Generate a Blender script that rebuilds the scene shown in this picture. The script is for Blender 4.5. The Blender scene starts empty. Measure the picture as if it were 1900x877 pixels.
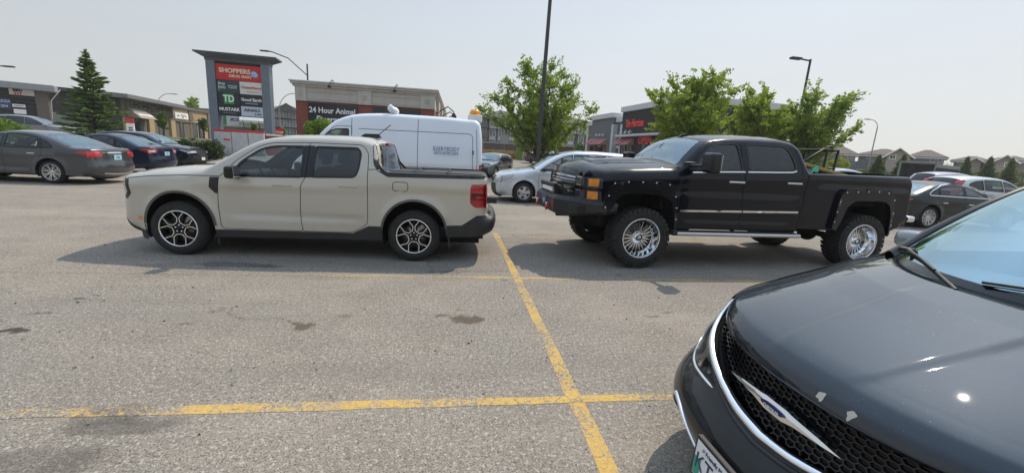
import bpy, bmesh, math, random
import numpy as np
from mathutils import Vector, Matrix
from mathutils.geometry import delaunay_2d_cdt
R_ = math.radians
SC = bpy.context.scene
COL = SC.collection

# ---------------------------------------------------------------- camera
CAM_F, CAM_YAW, CAM_PITCH, CAM_ROLL, CAM_H = 780.2, .1408, .1938, .0545, 1.576
def cam_axes():
    cy, sy = math.cos(CAM_YAW), math.sin(CAM_YAW)
    f = Vector((sy*math.cos(CAM_PITCH), cy*math.cos(CAM_PITCH), -math.sin(CAM_PITCH)))
    r = Vector((cy, -sy, 0)); u = r.cross(f)
    c, s = math.cos(CAM_ROLL), math.sin(CAM_ROLL)
    return c*r+s*u, -s*r+c*u, f
CR, CU, CF = cam_axes()
cd = bpy.data.cameras.new('camera'); cam = bpy.data.objects.new('camera', cd); COL.objects.link(cam)
cd.sensor_width = 36; cd.lens = CAM_F/1900*36; cd.clip_end = 3000; cd.clip_start = .05
m3 = Matrix((CR, CU, -CF)).transposed()
cam.matrix_world = Matrix.Translation((0, 0, CAM_H)) @ m3.to_4x4()
SC.camera = cam
SC.render.resolution_x = 1024; SC.render.resolution_y = 472

def at(px, py, Y):
    """a point of the place at depth Y (metres north of the photographer) from a measured sight line"""
    d = CF + CR*((px-950)/CAM_F) - CU*((py-438.5)/CAM_F)
    return Vector((0, 0, CAM_H)) + d*(Y/d.y)
def gat(px, py, z=0.):
    d = CF + CR*((px-950)/CAM_F) - CU*((py-438.5)/CAM_F)
    return Vector((0, 0, CAM_H)) + d*((z-CAM_H)/d.z)

# ---------------------------------------------------------------- sky, sun, exposure
SUN = Vector((.85, .79, 1.6)).normalized()
w = bpy.data.worlds.new("World"); SC.world = w; w.use_nodes = True
nt = w.node_tree; bg = nt.nodes['Background']
sky = nt.nodes.new('ShaderNodeTexSky'); sky.sky_type = 'NISHITA'; sky.sun_disc = False
sky.sun_elevation = math.asin(SUN.z); sky.sun_rotation = math.atan2(SUN.x, SUN.y)
sky.air_density = 1.0; sky.dust_density = 3.0; sky.ozone_density = 1.5; sky.altitude = 230
hs = nt.nodes.new('ShaderNodeHueSaturation'); hs.inputs['Saturation'].default_value = .8
tcw = nt.nodes.new('ShaderNodeTexCoord'); sxw = nt.nodes.new('ShaderNodeSeparateXYZ'); crw = nt.nodes.new('ShaderNodeValToRGB'); e = crw.color_ramp.elements; e.new(.5); e.new(.5)
for i_, (p_, c_) in enumerate(((0., (5.55, 5.6, 5.5, 1)), (.16, (5.15, 5.35, 5.4, 1)), (.34, (4.9, 5.4, 5.9, 1)), (.75, (6.2, 7.9, 10.2, 1)))): e[i_].position = p_; e[i_].color = c_
nt.links.new(tcw.outputs['Generated'], sxw.inputs[0]); nt.links.new(sxw.outputs[2], crw.inputs[0])
mx = nt.nodes.new('ShaderNodeMix'); mx.data_type = 'RGBA'; mx.inputs[0].default_value = .80
# smoke haze is a little brighter on the sun's side of the sky
dtw = nt.nodes.new('ShaderNodeVectorMath'); dtw.operation = 'DOT_PRODUCT'; dtw.inputs[1].default_value = (.733, .681, 0); nt.links.new(tcw.outputs['Generated'], dtw.inputs[0])
maw = nt.nodes.new('ShaderNodeMath'); maw.operation = 'MULTIPLY_ADD'; maw.inputs[1].default_value = .12; maw.inputs[2].default_value = .86; nt.links.new(dtw.outputs['Value'], maw.inputs[0])
mpw = nt.nodes.new('ShaderNodeMapping'); mpw.inputs['Scale'].default_value = (1, 1, 4.5); nzw = nt.nodes.new('ShaderNodeTexNoise'); nzw.inputs['Scale'].default_value = 2.2; nzw.inputs['Detail'].default_value = 5
nt.links.new(tcw.outputs['Generated'], mpw.inputs[0]); nt.links.new(mpw.outputs[0], nzw.inputs['Vector'])
clw = nt.nodes.new('ShaderNodeMath'); clw.operation = 'MULTIPLY_ADD'; clw.inputs[1].default_value = .14; clw.inputs[2].default_value = .93; nt.links.new(nzw.outputs['Fac'], clw.inputs[0])
muw = nt.nodes.new('ShaderNodeMath'); muw.operation = 'MULTIPLY'; nt.links.new(maw.outputs[0], muw.inputs[0]); nt.links.new(clw.outputs[0], muw.inputs[1])
scw = nt.nodes.new('ShaderNodeVectorMath'); scw.operation = 'SCALE'; nt.links.new(crw.outputs[0], scw.inputs[0]); nt.links.new(muw.outputs[0], scw.inputs['Scale']); nt.links.new(scw.outputs[0], mx.inputs[7])
nt.links.new(sky.outputs[0], hs.inputs['Color']); nt.links.new(hs.outputs[0], mx.inputs[6])
nt.links.new(mx.outputs[2], bg.inputs['Color']); bg.inputs['Strength'].default_value = .135
sl = bpy.data.lights.new('sun', 'SUN'); so = bpy.data.objects.new('sun', sl); COL.objects.link(so)
sl.energy = 3.3; sl.angle = R_(.5); sl.color = (1, .89, .74)
so.rotation_euler = (-SUN).to_track_quat('-Z', 'Y').to_euler()
SC.view_settings.view_transform = 'Standard'; SC.view_settings.look = 'None'
SC.view_settings.exposure = 0.12; SC.view_settings.gamma = 1

# ---------------------------------------------------------------- object helpers
def tag(o, label=None, cat=None, group=None, kind=None):
    if label: o['label'] = label
    if cat: o['category'] = cat
    if group: o['group'] = group
    if kind: o['kind'] = kind
    return o
def thing(name, label, cat, loc=(0, 0, 0), rz=0, group=None):
    o = bpy.data.objects.new(name, None); COL.objects.link(o)
    o.location = loc; o.rotation_euler = (0, 0, rz); o.empty_display_size = .2
    return tag(o, label, cat, group)
def link(name, me, parent=None, loc=None, rot=None):
    o = bpy.data.objects.new(name, me); COL.objects.link(o)
    if parent is not None: o.parent = parent
    if loc is not None: o.location = loc
    if rot is not None: o.rotation_euler = rot
    return o
class MB:
    """collects verts/faces with material slots"""
    def __init__(s): s.v = []; s.f = []; s.m = []; s.mats = []; s.sm = []; s.cur = 0; s.smooth = False
    def mat(s, m):
        if m not in s.mats: s.mats.append(m)
        s.cur = s.mats.index(m); return s
    def add(s, vs, fs, smooth=None):
        b = len(s.v); s.v.extend([tuple(map(float, p)) for p in vs])
        for f in fs:
            s.f.append(tuple(b+i for i in f)); s.m.append(s.cur); s.sm.append(s.smooth if smooth is None else smooth)
        return b
    def box(s, x0, y0, z0, x1, y1, z1, M=None):
        P = [(x, y, z) for z in (z0, z1) for x, y in ((x0, y0), (x1, y0), (x1, y1), (x0, y1))]
        if M is not None: P = [M @ Vector(p) for p in P]
        s.add(P, [(3, 2, 1, 0), (4, 5, 6, 7), (0, 1, 5, 4), (1, 2, 6, 5), (2, 3, 7, 6), (3, 0, 4, 7)])
    def cbox(s, x0, y0, z0, x1, y1, z1, b=.01, M=None):
        """box with chamfered edges"""
        bm = bmesh.new(); bmesh.ops.create_cube(bm, size=1)
        for v in bm.verts:
            v.co = Vector((x0+(x1-x0)*(v.co.x+.5), y0+(y1-y0)*(v.co.y+.5), z0+(z1-z0)*(v.co.z+.5)))
        b = min(b, .45*min(abs(x1-x0), abs(y1-y0), abs(z1-z0)))
        bmesh.ops.bevel(bm, geom=bm.edges[:], offset=b, segments=2, affect='EDGES', profile=.5)
        s.bm(bm, M)
    def bm(s, bm, M=None, smooth=None):
        bm.verts.index_update()
        P = [(M @ v.co) if M is not None else v.co.copy() for v in bm.verts]
        s.add(P, [[v.index for v in f.verts] for f in bm.faces], smooth); bm.free()
    def prism(s, poly, t0, t1, axis='y', M=None):
        """extrude a 2D polygon: axis y -> poly is (x,z); z -> (x,y); x -> (y,z)"""
        def q(a, b, t): return {'y': (a, t, b), 'z': (a, b, t), 'x': (t, a, b)}[axis]
        n = len(poly); P = [q(a, b, t0) for a, b in poly]+[q(a, b, t1) for a, b in poly]
        if M is not None: P = [M @ Vector(p) for p in P]
        s.add(P, [tuple(range(n))[::-1], tuple(range(n, 2*n))]+[(i, (i+1) % n, n+(i+1) % n, n+i) for i in range(n)])
    def tube(s, pts, r, n=8, caps=True, smooth=True):
        pts = [Vector(p) for p in pts]; rs = r if isinstance(r, (list, tuple)) else [r]*len(pts)
        rings = []; up = None
        for i, p in enumerate(pts):
            t = (pts[min(i+1, len(pts)-1)]-pts[max(i-1, 0)]).normalized()
            if up is None: up = t.orthogonal().normalized()
            up = (up-t*up.dot(t)).normalized(); sd = t.cross(up)
            rings.append([p+(up*math.cos(2*math.pi*k/n)+sd*math.sin(2*math.pi*k/n))*rs[i] for k in range(n)])
        fs = [(i*n+k, i*n+(k+1) % n, (i+1)*n+(k+1) % n, (i+1)*n+k) for i in range(len(pts)-1) for k in range(n)]
        s.add([p for rg in rings for p in rg], fs, smooth)
        if caps:
            s.add(rings[0], [tuple(range(n))[::-1]], False); s.add(rings[-1], [tuple(range(n))], False)
    def lathe(s, prof, n=32, M=None, smooth=True, close=False, axis='y'):
        """profile (radius, t) turned about the axis"""
        P = []
        for r, t in prof:
            for k in range(n):
                a = 2*math.pi*k/n; c, q = r*math.cos(a), r*math.sin(a)
                P.append((c, t, q) if axis == 'y' else (c, q, t))
        if M is not None: P = [M @ Vector(p) for p in P]
        m = len(prof); fs = []
        for i in range(m if close else m-1):
            j = (i+1) % m
            fs += [(i*n+k, i*n+(k+1) % n, j*n+(k+1) % n, j*n+k) for k in range(n)]
        s.add(P, fs, smooth)
    def mesh(s, name='m'):
        me = bpy.data.meshes.new(name); me.from_pydata(s.v, [], s.f)
        for m in s.mats: me.materials.append(m)
        me.polygons.foreach_set('material_index', s.m); me.polygons.foreach_set('use_smooth', s.sm)
        me.update(); return me
    def build(s, name, parent=None, loc=None, rot=None, **k):
        return link(name, s.mesh(name), parent, loc, rot)
def rounded(poly, r, n=4, skip=()):
    """round a polygon's corners"""
    out = []; N = len(poly)
    for i, p in enumerate(poly):
        rr = r[i] if isinstance(r, (list, tuple)) else r
        a = np.array(poly[i-1], float); b = np.array(p, float); c = np.array(poly[(i+1) % N], float)
        la, lc = np.linalg.norm(a-b), np.linalg.norm(c-b); rr = min(rr, la*.48, lc*.48)
        if rr < 1e-4: out.append(tuple(b)); continue
        p0 = b+(a-b)/la*rr; p1 = b+(c-b)/lc*rr
        for k in range(n+1):
            t = k/n; out.append(tuple((1-t)**2*p0+2*t*(1-t)*b+t*t*p1))
    return out
def inpoly(P, poly):
    P = np.asarray(P, float).reshape(-1, 2); x, y = P[:, 0], P[:, 1]; c = np.zeros(len(P), bool)
    q = np.asarray(poly, float); j = len(q)-1
    for i in range(len(q)):
        xi, yi = q[i]; xj, yj = q[j]
        if yi != yj:
            k = ((yi > y) != (yj > y)) & (x < (xj-xi)*(y-yi)/(yj-yi)+xi); c ^= k
        j = i
    return c
def polydist(P, line, closed=False):
    P = np.asarray(P, float); L = np.asarray(line, float)
    if closed: L = np.vstack([L, L[:1]])
    best = np.full(len(P), 1e9); s = np.zeros(len(P)); acc = 0
    for a, b in zip(L[:-1], L[1:]):
        d = b-a; l2 = d@d
        if l2 < 1e-12: continue
        t = np.clip(((P-a)@d)/l2, 0, 1); D = np.hypot(*(P-a-t[:, None]*d).T); k = D < best
        best = np.where(k, D, best); s = np.where(k, acc+t*math.sqrt(l2), s); acc += math.sqrt(l2)
    return best, s
def densify(loop, step, closed=True):
    out = []; n = len(loop)
    for i in range(n if closed else n-1):
        a = np.array(loop[i]); b = np.array(loop[(i+1) % n]); k = max(1, int(math.ceil(np.linalg.norm(b-a)/step)))
        out += [tuple(a+(b-a)*j/k) for j in range(k)]
    if not closed: out.append(tuple(loop[-1]))
    return out
def triangulate(loops, pts=()):
    V = []; E = []
    for lp in loops:
        b = len(V); V += [Vector(p) for p in lp]; n = len(lp); E += [(b+i, b+(i+1) % n) for i in range(n)]
    V += [Vector(p) for p in pts]
    v, e, f, _, _, _ = delaunay_2d_cdt(V, E, [], 0, 1e-5, False)
    v = np.array([tuple(p) for p in v]); f = np.array([t for t in f if len(t) == 3], int)
    a, b, c = v[f[:, 0]], v[f[:, 1]], v[f[:, 2]]
    area = (b[:, 0]-a[:, 0])*(c[:, 1]-a[:, 1])-(b[:, 1]-a[:, 1])*(c[:, 0]-a[:, 0])
    f[area < 0] = f[area < 0][:, ::-1]
    return v, f[np.abs(area) > 1e-9]
def gridpts(poly, step):
    q = np.array(poly); x0, y0 = q.min(0); x1, y1 = q.max(0)
    gx = np.arange(x0+step*.5, x1, step); gy = np.arange(y0+step*.43, y1, step)
    if not len(gx) or not len(gy): return np.zeros((0, 2))
    G = np.array([(x+(step*.5 if j % 2 else 0), y) for j, y in enumerate(gy) for x in gx])
    G = G[inpoly(G, poly)]
    if len(G): G = G[polydist(G, poly, True)[0] > step*.35]
    return G
def set_normals(me, N):
    try: me.normals_split_custom_set_from_vertices([tuple(n) for n in N])
    except Exception: pass
def fn_normals(fn, U, V, flip=False, e=1e-3):
    du = fn(U+e, V)-fn(U-e, V); dv = fn(U, V+e)-fn(U, V-e)
    n = np.cross(du, dv); l = np.linalg.norm(n, axis=1, keepdims=True); n = n/np.maximum(l, 1e-12)
    return -n if flip else n
def patch(name, poly, fn, mat, parent, off=.004, thick=.01, step=.06, flip=False, holes=(), out=None, mirror=False, dens=None):
    """a thin moulded piece lying on the surface fn(U,V): outline in the surface's own coordinates"""
    poly = densify(list(poly), dens or step)
    G = gridpts(poly, step)
    for h in holes:
        if len(G): G = G[~inpoly(G, h)]
    v, f = triangulate([poly]+[list(h) for h in holes], G)
    c = v[f].mean(1); k = inpoly(c, poly)
    for h in holes: k &= ~inpoly(c, h)
    f = f[k]; used = np.unique(f); rm = -np.ones(len(v), int); rm[used] = np.arange(len(used)); v = v[used]; f = rm[f]
    o_ = off(v[:, 0], v[:, 1])[:, None] if callable(off) else off
    P = fn(v[:, 0], v[:, 1]); N = fn_normals(fn, v[:, 0], v[:, 1], flip)
    T = P+N*o_; B = P+N*(o_-thick)
    if flip: f = f[:, ::-1]
    n = len(v); ed = {}
    for t in f:
        for a, b in ((t[0], t[1]), (t[1], t[2]), (t[2], t[0])): ed[(a, b)] = 1
    rim = [(a, b) for (a, b) in ed if (b, a) not in ed]
    mb = out if out is not None else MB()
    mb.mat(mat)
    for sgn in ((1, -1) if mirror else (1,)):
        S = np.array([1, sgn, 1])
        ff = f if sgn == 1 else f[:, ::-1]
        mb.add(T*S, ff, True)
        rimv = [T[a]*S for a, b in rim]+[T[b]*S for a, b in rim]+[B[b]*S for a, b in rim]+[B[a]*S for a, b in rim]
        q = len(rim)
        fs = [(i+q, i, i+3*q, i+2*q) if sgn == 1 else (i, i+q, i+2*q, i+3*q) for i in range(q)]
        mb.add(rimv, fs, False)
    if out is not None: return None
    return mb.build(name, parent)
def ribbon(mb, mat, line, fn, width, off=.002, closed=True, flip=False, mirror=False, step=.05):
    L = np.array(densify([tuple(p) for p in line], step, closed)); n = len(L)
    nx = np.roll(L, -1, 0); pv = np.roll(L, 1, 0)
    if not closed: nx[-1] = L[-1]; pv[0] = L[0]
    t = nx-pv; t /= np.maximum(np.linalg.norm(t, axis=1, keepdims=True), 1e-9); q = np.c_[-t[:, 1], t[:, 0]]*width/2
    A, B = L+q, L-q
    def P(X): return fn(X[:, 0], X[:, 1])+fn_normals(fn, X[:, 0], X[:, 1], flip)*off
    PA, PB = P(A), P(B); mb.mat(mat)
    for sg in ((1, -1) if mirror else (1,)):
        S = np.array([1, sg, 1])
        mb.add(np.vstack([PA*S, PB*S]), [(i, (i+1) % n, n+(i+1) % n, n+i)[::1 if (sg == 1) != flip else -1] for i in range(n if closed else n-1)], True)
def text(parent, s, size, loc, rot, mat, name='lettering', extrude=.005, align='CENTER', sx=1., bold=0., sp=1.):
    cu = bpy.data.curves.new('t', 'FONT'); cu.body = s; cu.size = size; cu.extrude = extrude
    cu.align_x = align; cu.align_y = 'CENTER'; cu.offset = bold; cu.resolution_u = 3; cu.space_character = sp
    o = bpy.data.objects.new('t', cu); COL.objects.link(o)
    me = bpy.data.meshes.new_from_object(o.evaluated_get(bpy.context.evaluated_depsgraph_get()))
    bpy.data.objects.remove(o); me.materials.clear(); me.materials.append(mat)
    for v in me.vertices: v.co.x *= sx
    return link(name, me, parent, loc, rot)

# ---------------------------------------------------------------- materials
class NT:
    def __init__(s, name):
        s.m = bpy.data.materials.new(name); s.m.use_nodes = True; s.t = s.m.node_tree; s.n = s.t.nodes
        s.b = s.n['Principled BSDF']; s.out = s.n['Material Output']
    def node(s, t, **k):
        n = s.n.new(t)
        for a, b in k.items(): setattr(n, a, b)
        return n
    def L(s, a, b): s.t.links.new(a, b)
    def co(s, kind='Object', scale=None):
        tc = s.node('ShaderNodeTexCoord'); o = tc.outputs[kind]
        if scale:
            mp = s.node('ShaderNodeMapping'); mp.inputs['Scale'].default_value = scale; s.L(o, mp.inputs[0]); o = mp.outputs[0]
        return o
    def noise(s, scale, detail=4, rough=.55, vec=None, out='Fac', dist=0):
        n = s.node('ShaderNodeTexNoise'); n.inputs['Scale'].default_value = scale; n.inputs['Detail'].default_value = detail
        n.inputs['Roughness'].default_value = rough; n.inputs['Distortion'].default_value = dist
        s.L(vec if vec is not None else s.co(), n.inputs['Vector']); return n.outputs[out]
    def ramp(s, fac, stops):
        r = s.node('ShaderNodeValToRGB'); e = r.color_ramp.elements
        while len(e) < len(stops): e.new(.5)
        for i, (p, c) in enumerate(stops):
            e[i].position = p; e[i].color = (c, c, c, 1) if isinstance(c, (int, float)) else tuple(c)+((1,) if len(c) == 3 else ())
        s.L(fac, r.inputs[0]); return r.outputs[0]
    def mix(s, fac, a, b, mode='MIX'):
        n = s.node('ShaderNodeMix'); n.data_type = 'RGBA'; n.blend_type = mode
        for v, i in ((fac, 0), (a, 6), (b, 7)):
            if hasattr(v, 'is_linked'): s.L(v, n.inputs[i])
            elif i == 0: n.inputs[0].default_value = v
            else: n.inputs[i].default_value = (v, v, v, 1) if isinstance(v, (int, float)) else tuple(v)+((1,) if len(v) == 3 else ())
        return n.outputs[2]
    def math(s, op, a, b=0., clamp=False):
        n = s.node('ShaderNodeMath', operation=op); n.use_clamp = clamp
        for v, i in ((a, 0), (b, 1)):
            if hasattr(v, 'is_linked'): s.L(v, n.inputs[i])
            else: n.inputs[i].default_value = v
        return n.outputs[0]
    def bump(s, h, strength=.3, dist=.01):
        b = s.node('ShaderNodeBump'); b.inputs['Strength'].default_value = strength; b.inputs['Distance'].default_value = dist
        s.L(h, b.inputs['Height']); s.L(b.outputs[0], s.b.inputs['Normal']); return b
    def set(s, **k):
        for a, v in k.items():
            i = s.b.inputs[a.replace('_', ' ')]
            if hasattr(v, 'is_linked'): s.L(v, i)
            else: i.default_value = v if not isinstance(v, tuple) or len(v) == 4 else v+(1,)
        return s
MATS = {}
def plain(name, col, rough=.6, metal=0., var=.12, scale=6., bump=0., bscale=40., spec=.5):
    if name in MATS: return MATS[name]
    k = NT(name); n = k.noise(scale, 5) if not name.startswith('stucco') else k.noise(1.6, 6, .7, k.co('Object', (1, 1, .12))); a = tuple(c*(1-var) for c in col); b = tuple(min(1, c*(1+var)) for c in col)
    k.set(Base_Color=k.ramp(n, [(.3, a), (.7, b)]), Roughness=rough, Metallic=metal)
    k.b.inputs['Specular IOR Level'].default_value = spec
    if bump: k.bump(k.noise(bscale, 6), bump, .01)
    MATS[name] = k.m; return k.m
def paint(name, col, rough=.3, metal=0., coat=.8, dirt=.25, flake=0., dirtcol=(.25, .22, .18), coatrough=.03, spec=.5):
    """car paint with clear coat, dusty towards the sills, backed by dark lining"""
    if name in MATS: return MATS[name]
    k = NT(name); n = k.noise(3., 5, .6); vz = k.node('ShaderNodeSeparateXYZ'); k.L(k.co(), vz.inputs[0])
    low = k.math('MULTIPLY_ADD', vz.outputs[2], -1.5); low.node.inputs[2].default_value = 1.25; low.node.use_clamp = True
    d = k.math('MULTIPLY', k.math('MULTIPLY', low, n), dirt*1.6, True)
    base = k.mix(k.noise(1.3, 3), tuple(c*.93 for c in col), tuple(min(1, c*1.06) for c in col))
    if flake: base = k.mix(k.ramp(k.noise(900, 2), [(.5, 0.), (.75, flake)]), base, tuple(min(1, c*3+.05) for c in col))
    c = k.mix(d, base, dirtcol)
    gi = k.node('ShaderNodeNewGeometry'); c = k.mix(gi.outputs['Backfacing'], c, (.02, .02, .022))
    k.set(Base_Color=c, Metallic=metal, Roughness=k.mix(d, rough, .75))
    k.b.inputs['Specular IOR Level'].default_value = spec; k.b.inputs['Coat Weight'].default_value = coat; k.b.inputs['Coat Roughness'].default_value = coatrough
    MATS[name] = k.m; return k.m
def glass(name, tint=(.5, .56, .55), refl=1., rough=.0, base=None, basefac=0., rcol=(1, 1, 1), f0=.07):
    if name in MATS: return MATS[name]
    k = NT(name); tr = k.node('ShaderNodeBsdfTransparent'); tr.inputs[0].default_value = tint+(1,)
    gl = k.node('ShaderNodeBsdfGlossy'); gl.inputs['Roughness'].default_value = rough; gl.inputs[0].default_value = (refl*rcol[0], refl*rcol[1], refl*rcol[2], 1)
    fr = k.node('ShaderNodeLayerWeight'); fr.inputs['Blend'].default_value = .5
    # two faces of the pane both reflect
    ff = k.math('MULTIPLY_ADD', k.math('POWER', fr.outputs['Facing'], 4.2), .95-f0); ff.node.inputs[2].default_value = f0; ff.node.use_clamp = True
    s = k.node('ShaderNodeMixShader'); k.L(ff, s.inputs[0]); k.L(tr.outputs[0], s.inputs[1]); k.L(gl.outputs[0], s.inputs[2])
    o = s.outputs[0]
    if basefac:
        df = k.node('ShaderNodeBsdfDiffuse'); df.inputs[0].default_value = base+(1,)
        s2 = k.node('ShaderNodeMixShader'); s2.inputs[0].default_value = basefac
        k.L(o, s2.inputs[1]); k.L(df.outputs[0], s2.inputs[2]); o = s2.outputs[0]
    k.L(o, k.out.inputs['Surface']); MATS[name] = k.m; return k.m
def lens(name, col, rough=.08):
    if name in MATS: return MATS[name]
    k = NT(name); wv = k.node('ShaderNodeTexWave'); wv.inputs['Scale'].default_value = 28; wv.inputs['Distortion'].default_value = 1.5
    k.L(k.co(), wv.inputs['Vector'])
    k.set(Base_Color=k.mix(k.noise(14, 3), tuple(c*.45 for c in col), col), Roughness=rough)
    k.b.inputs['Coat Weight'].default_value = 1.; k.bump(wv.outputs['Fac'], .25, .004); MATS[name] = k.m; return k.m
M_black = plain('black_plastic', (.018, .018, .019), .55, bump=.15, bscale=300)
M_gloss = plain('gloss_black', (.008, .008, .009), .12)
M_rubber = plain('rubber', (.02, .02, .02), .78, var=.3, bump=.2, bscale=120)
M_tyre = plain('tyre_rubber', (.022, .021, .02), .8, var=.35, scale=9, bump=.25, bscale=150)
M_chrome = plain('chrome', (.82, .83, .85), .09, 1., var=.03)
M_alloy = plain('alloy', (.62, .63, .64), .28, 1., var=.06)
M_machined = plain('machined_alloy', (.78, .78, .77), .22, .85, var=.04)
M_darkalloy = plain('dark_alloy', (.010, .010, .011), .4, spec=.25)
M_disc = plain('brake_disc', (.3, .29, .28), .35, .9)
M_under = plain('underbody', (.012, .012, .012), .85, var=.3)
M_seat = plain('seat_cloth', (.035, .035, .04), .8)
M_dash = plain('dashboard', (.03, .03, .033), .6)
M_seam = plain('panel_gap', (.006, .006, .006), .8)
M_glass = glass('glass_clear', (.74, .82, .82))
M_wsh = glass('glass_windshield', (.62, .72, .74), rcol=(.80, .94, 1.), f0=.30)
M_dglass = glass('glass_privacy', (.09, .10, .11))
M_red = lens('red_lens', (.55, .012, .015))
M_amber = lens('amber_lens', (.9, .30, .02))
M_clearlens = lens('clear_lens', (.55, .57, .58))
M_white = plain('white_plastic', (.75, .76, .77), .4, var=.04)
M_plate = plain('plate_white', (.72, .74, .76), .35, var=.05)
M_blue = plain('print_blue', (.02, .05, .30), .4)
M_redp = plain('print_red', (.6, .02, .02), .4)
M_blk = plain('print_black', (.01, .01, .01), .5)
M_wht = plain('print_white', (.85, .85, .83), .5, var=.02)
# ---------------------------------------------------------------- ground
def ss(a, b, x):
    t = np.clip((np.asarray(x, float)-a)/(b-a), 0, 1); return t*t*(3-2*t)
def T(x, y): return .55*ss(23.5, 26.5, y)*ss(-5, -8, x)+.8*ss(28, 50, y)
def Tz(x, y): return float(T(x, y))
def sheet(name, xs, ys, mat, dz=0., kind='structure', wob=0.):
    X, Y = np.meshgrid(xs, ys, indexing='ij'); Z = T(X, Y)+dz; n = len(ys)
    I = (np.arange(len(xs)-1)[:, None]*n+np.arange(n-1)[None]).ravel(); mb = MB().mat(mat)
    mb.add(np.c_[X.ravel(), Y.ravel(), Z.ravel()], np.c_[I, I+n, I+n+1, I+1], True); o = mb.build(name); tag(o, kind=kind); return o
def asphalt_color(k):
    """shared weathered asphalt: aggregate, patches, stains; returns colour and bump height"""
    v = k.co('Object')
    big = k.noise(.22, 4, .6, v); mid = k.noise(1.6, 5, .65, v); fine = k.noise(26, 5, .7, v); grit = k.noise(95, 3, .75, v)
    vor = k.node('ShaderNodeTexVoronoi'); vor.inputs['Scale'].default_value = 62; k.L(v, vor.inputs['Vector'])
    stone = k.ramp(vor.outputs['Distance'], [(.12, 1.), (.42, 0.)]); rnd = k.node('ShaderNodeSeparateColor'); k.L(vor.outputs['Color'], rnd.inputs[0])
    base = k.ramp(mid, [(.28, (.236, .203, .163)), (.5, (.292, .253, .206)), (.75, (.344, .301, .247))])
    base = k.mix(k.ramp(big, [(.38, 0.), (.62, .55)]), base, (.215, .202, .183))
    st = k.mix(rnd.outputs[0], (.085, .076, .066), (.58, .53, .46)); base = k.mix(k.math('MULTIPLY', stone, .72), base, st)
    base = k.mix(k.ramp(grit, [(.38, .9), (.48, 0.)]), base, (.035, .033, .03)); base = k.mix(k.ramp(k.noise(40, 3, .7, v), [(.55, 0.), (.64, .7)]), base, (.52, .49, .44)); base = k.mix(k.ramp(k.noise(33, 4, .7, v), [(.36, .6), (.46, 0.)]), base, (.09, .083, .075))
    base = k.mix(k.ramp(fine, [(.30, .55), (.46, 0.)]), base, (.085, .08, .075))
    base = k.mix(k.ramp(k.noise(.8, 6, .7, v, dist=.6), [(.54, 0.), (.70, .32)]), base, (.36, .30, .235))     # light dusty scours
    base = k.mix(k.ramp(k.noise(.45, 6, .65, v, dist=1.2), [(.58, 0.), (.74, .45)]), base, (.15, .143, .132))
    lane = k.noise(1., 5, .6, k.co('Object', (.10, .75, 1.))); base = k.mix(k.ramp(lane, [(.36, .42), (.50, 0.)]), base, (.165, .155, .142)); base = k.mix(k.ramp(lane, [(.54, 0.), (.68, .35)]), base, (.38, .33, .27))
    drip = k.node('ShaderNodeTexVoronoi'); drip.inputs['Scale'].default_value = 1.15; k.L(v, drip.inputs['Vector']); base = k.mix(k.ramp(drip.outputs['Distance'], [(.035, .5), (.075, 0.)]), base, (.075, .065, .055))
    # oil and damp stains where the photograph has them (x, y, size along x, size along y, strength, brown)
    warp = k.node('ShaderNodeVectorMath', operation='ADD'); ns = k.noise(3.2, 5, .65, v, 'Color'); sc = k.node('ShaderNodeVectorMath', operation='MULTIPLY_ADD')
    sc.inputs[1].default_value = (.42, .42, 0); sc.inputs[2].default_value = (-.21, -.21, 0); k.L(ns, sc.inputs[0]); k.L(v, warp.inputs[0]); k.L(sc.outputs[0], warp.inputs[1])
    for (px, py, sx, sy, a, c) in STAINS:
        g = gat(px, py); mp = k.node('ShaderNodeVectorMath', operation='SUBTRACT'); k.L(warp.outputs[0], mp.inputs[0]); mp.inputs[1].default_value = (g.x, g.y, 0)
        m2 = k.node('ShaderNodeVectorMath', operation='MULTIPLY'); k.L(mp.outputs[0], m2.inputs[0]); m2.inputs[1].default_value = (1/sx, 1/sy, 0)
        ln = k.node('ShaderNodeVectorMath', operation='LENGTH'); k.L(m2.outputs[0], ln.inputs[0])
        base = k.mix(k.ramp(ln.outputs['Value'], [(.62, min(.95, a*1.3)), (1.08, 0.)]), base, c)
    h = k.math('ADD', k.math('MULTIPLY', grit, .6), k.math('MULTIPLY', stone, .5)); return base, k.math('ADD', h, k.math('MULTIPLY', fine, .5)), v
STAINS = [(868, 593, .17, .12, .62, (.085, .062, .042)), (824, 585, .10, .055, .55, (.09, .066, .045)), (855, 577, .07, .03, .4, (.10, .075, .05)), (563, 604, .10, .12, .6, (.085, .062, .042)), (540, 597, .05, .03, .4, (.09, .07, .05)), (640, 585, .05, .03, .3, (.09, .07, .05)),
          (36, 610, .16, .06, .7, (.045, .042, .04)), (145, 555, .09, .03, .6, (.05, .046, .042)), (78, 580, .08, .02, .5, (.05, .046, .042)), (335, 602, .08, .02, .5, (.06, .05, .04)), (178, 548, .05, .015, .5, (.05, .046, .042)),
          (225, 790, .30, .12, .42, (.07, .064, .058)), (205, 770, .2, .1, .3, (.07, .064, .058)), (60, 860, .35, .12, .3, (.08, .066, .058)), (150, 865, .2, .1, .25, (.08, .066, .058)),
          (430, 490, .55, .12, .45, (.07, .068, .066)), (500, 492, .3, .10, .45, (.07, .068, .066)), (1215, 585, .10, .03, .4, (.09, .066, .045)), (1240, 578, .06, .02, .4, (.09, .066, .045)), (880, 468, .3, .25, .22, (.17, .12, .07)), (1165, 495, .3, .1, .4, (.05, .048, .046)), (640, 488, .16, .03, .35, (.30, .28, .25))]
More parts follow.
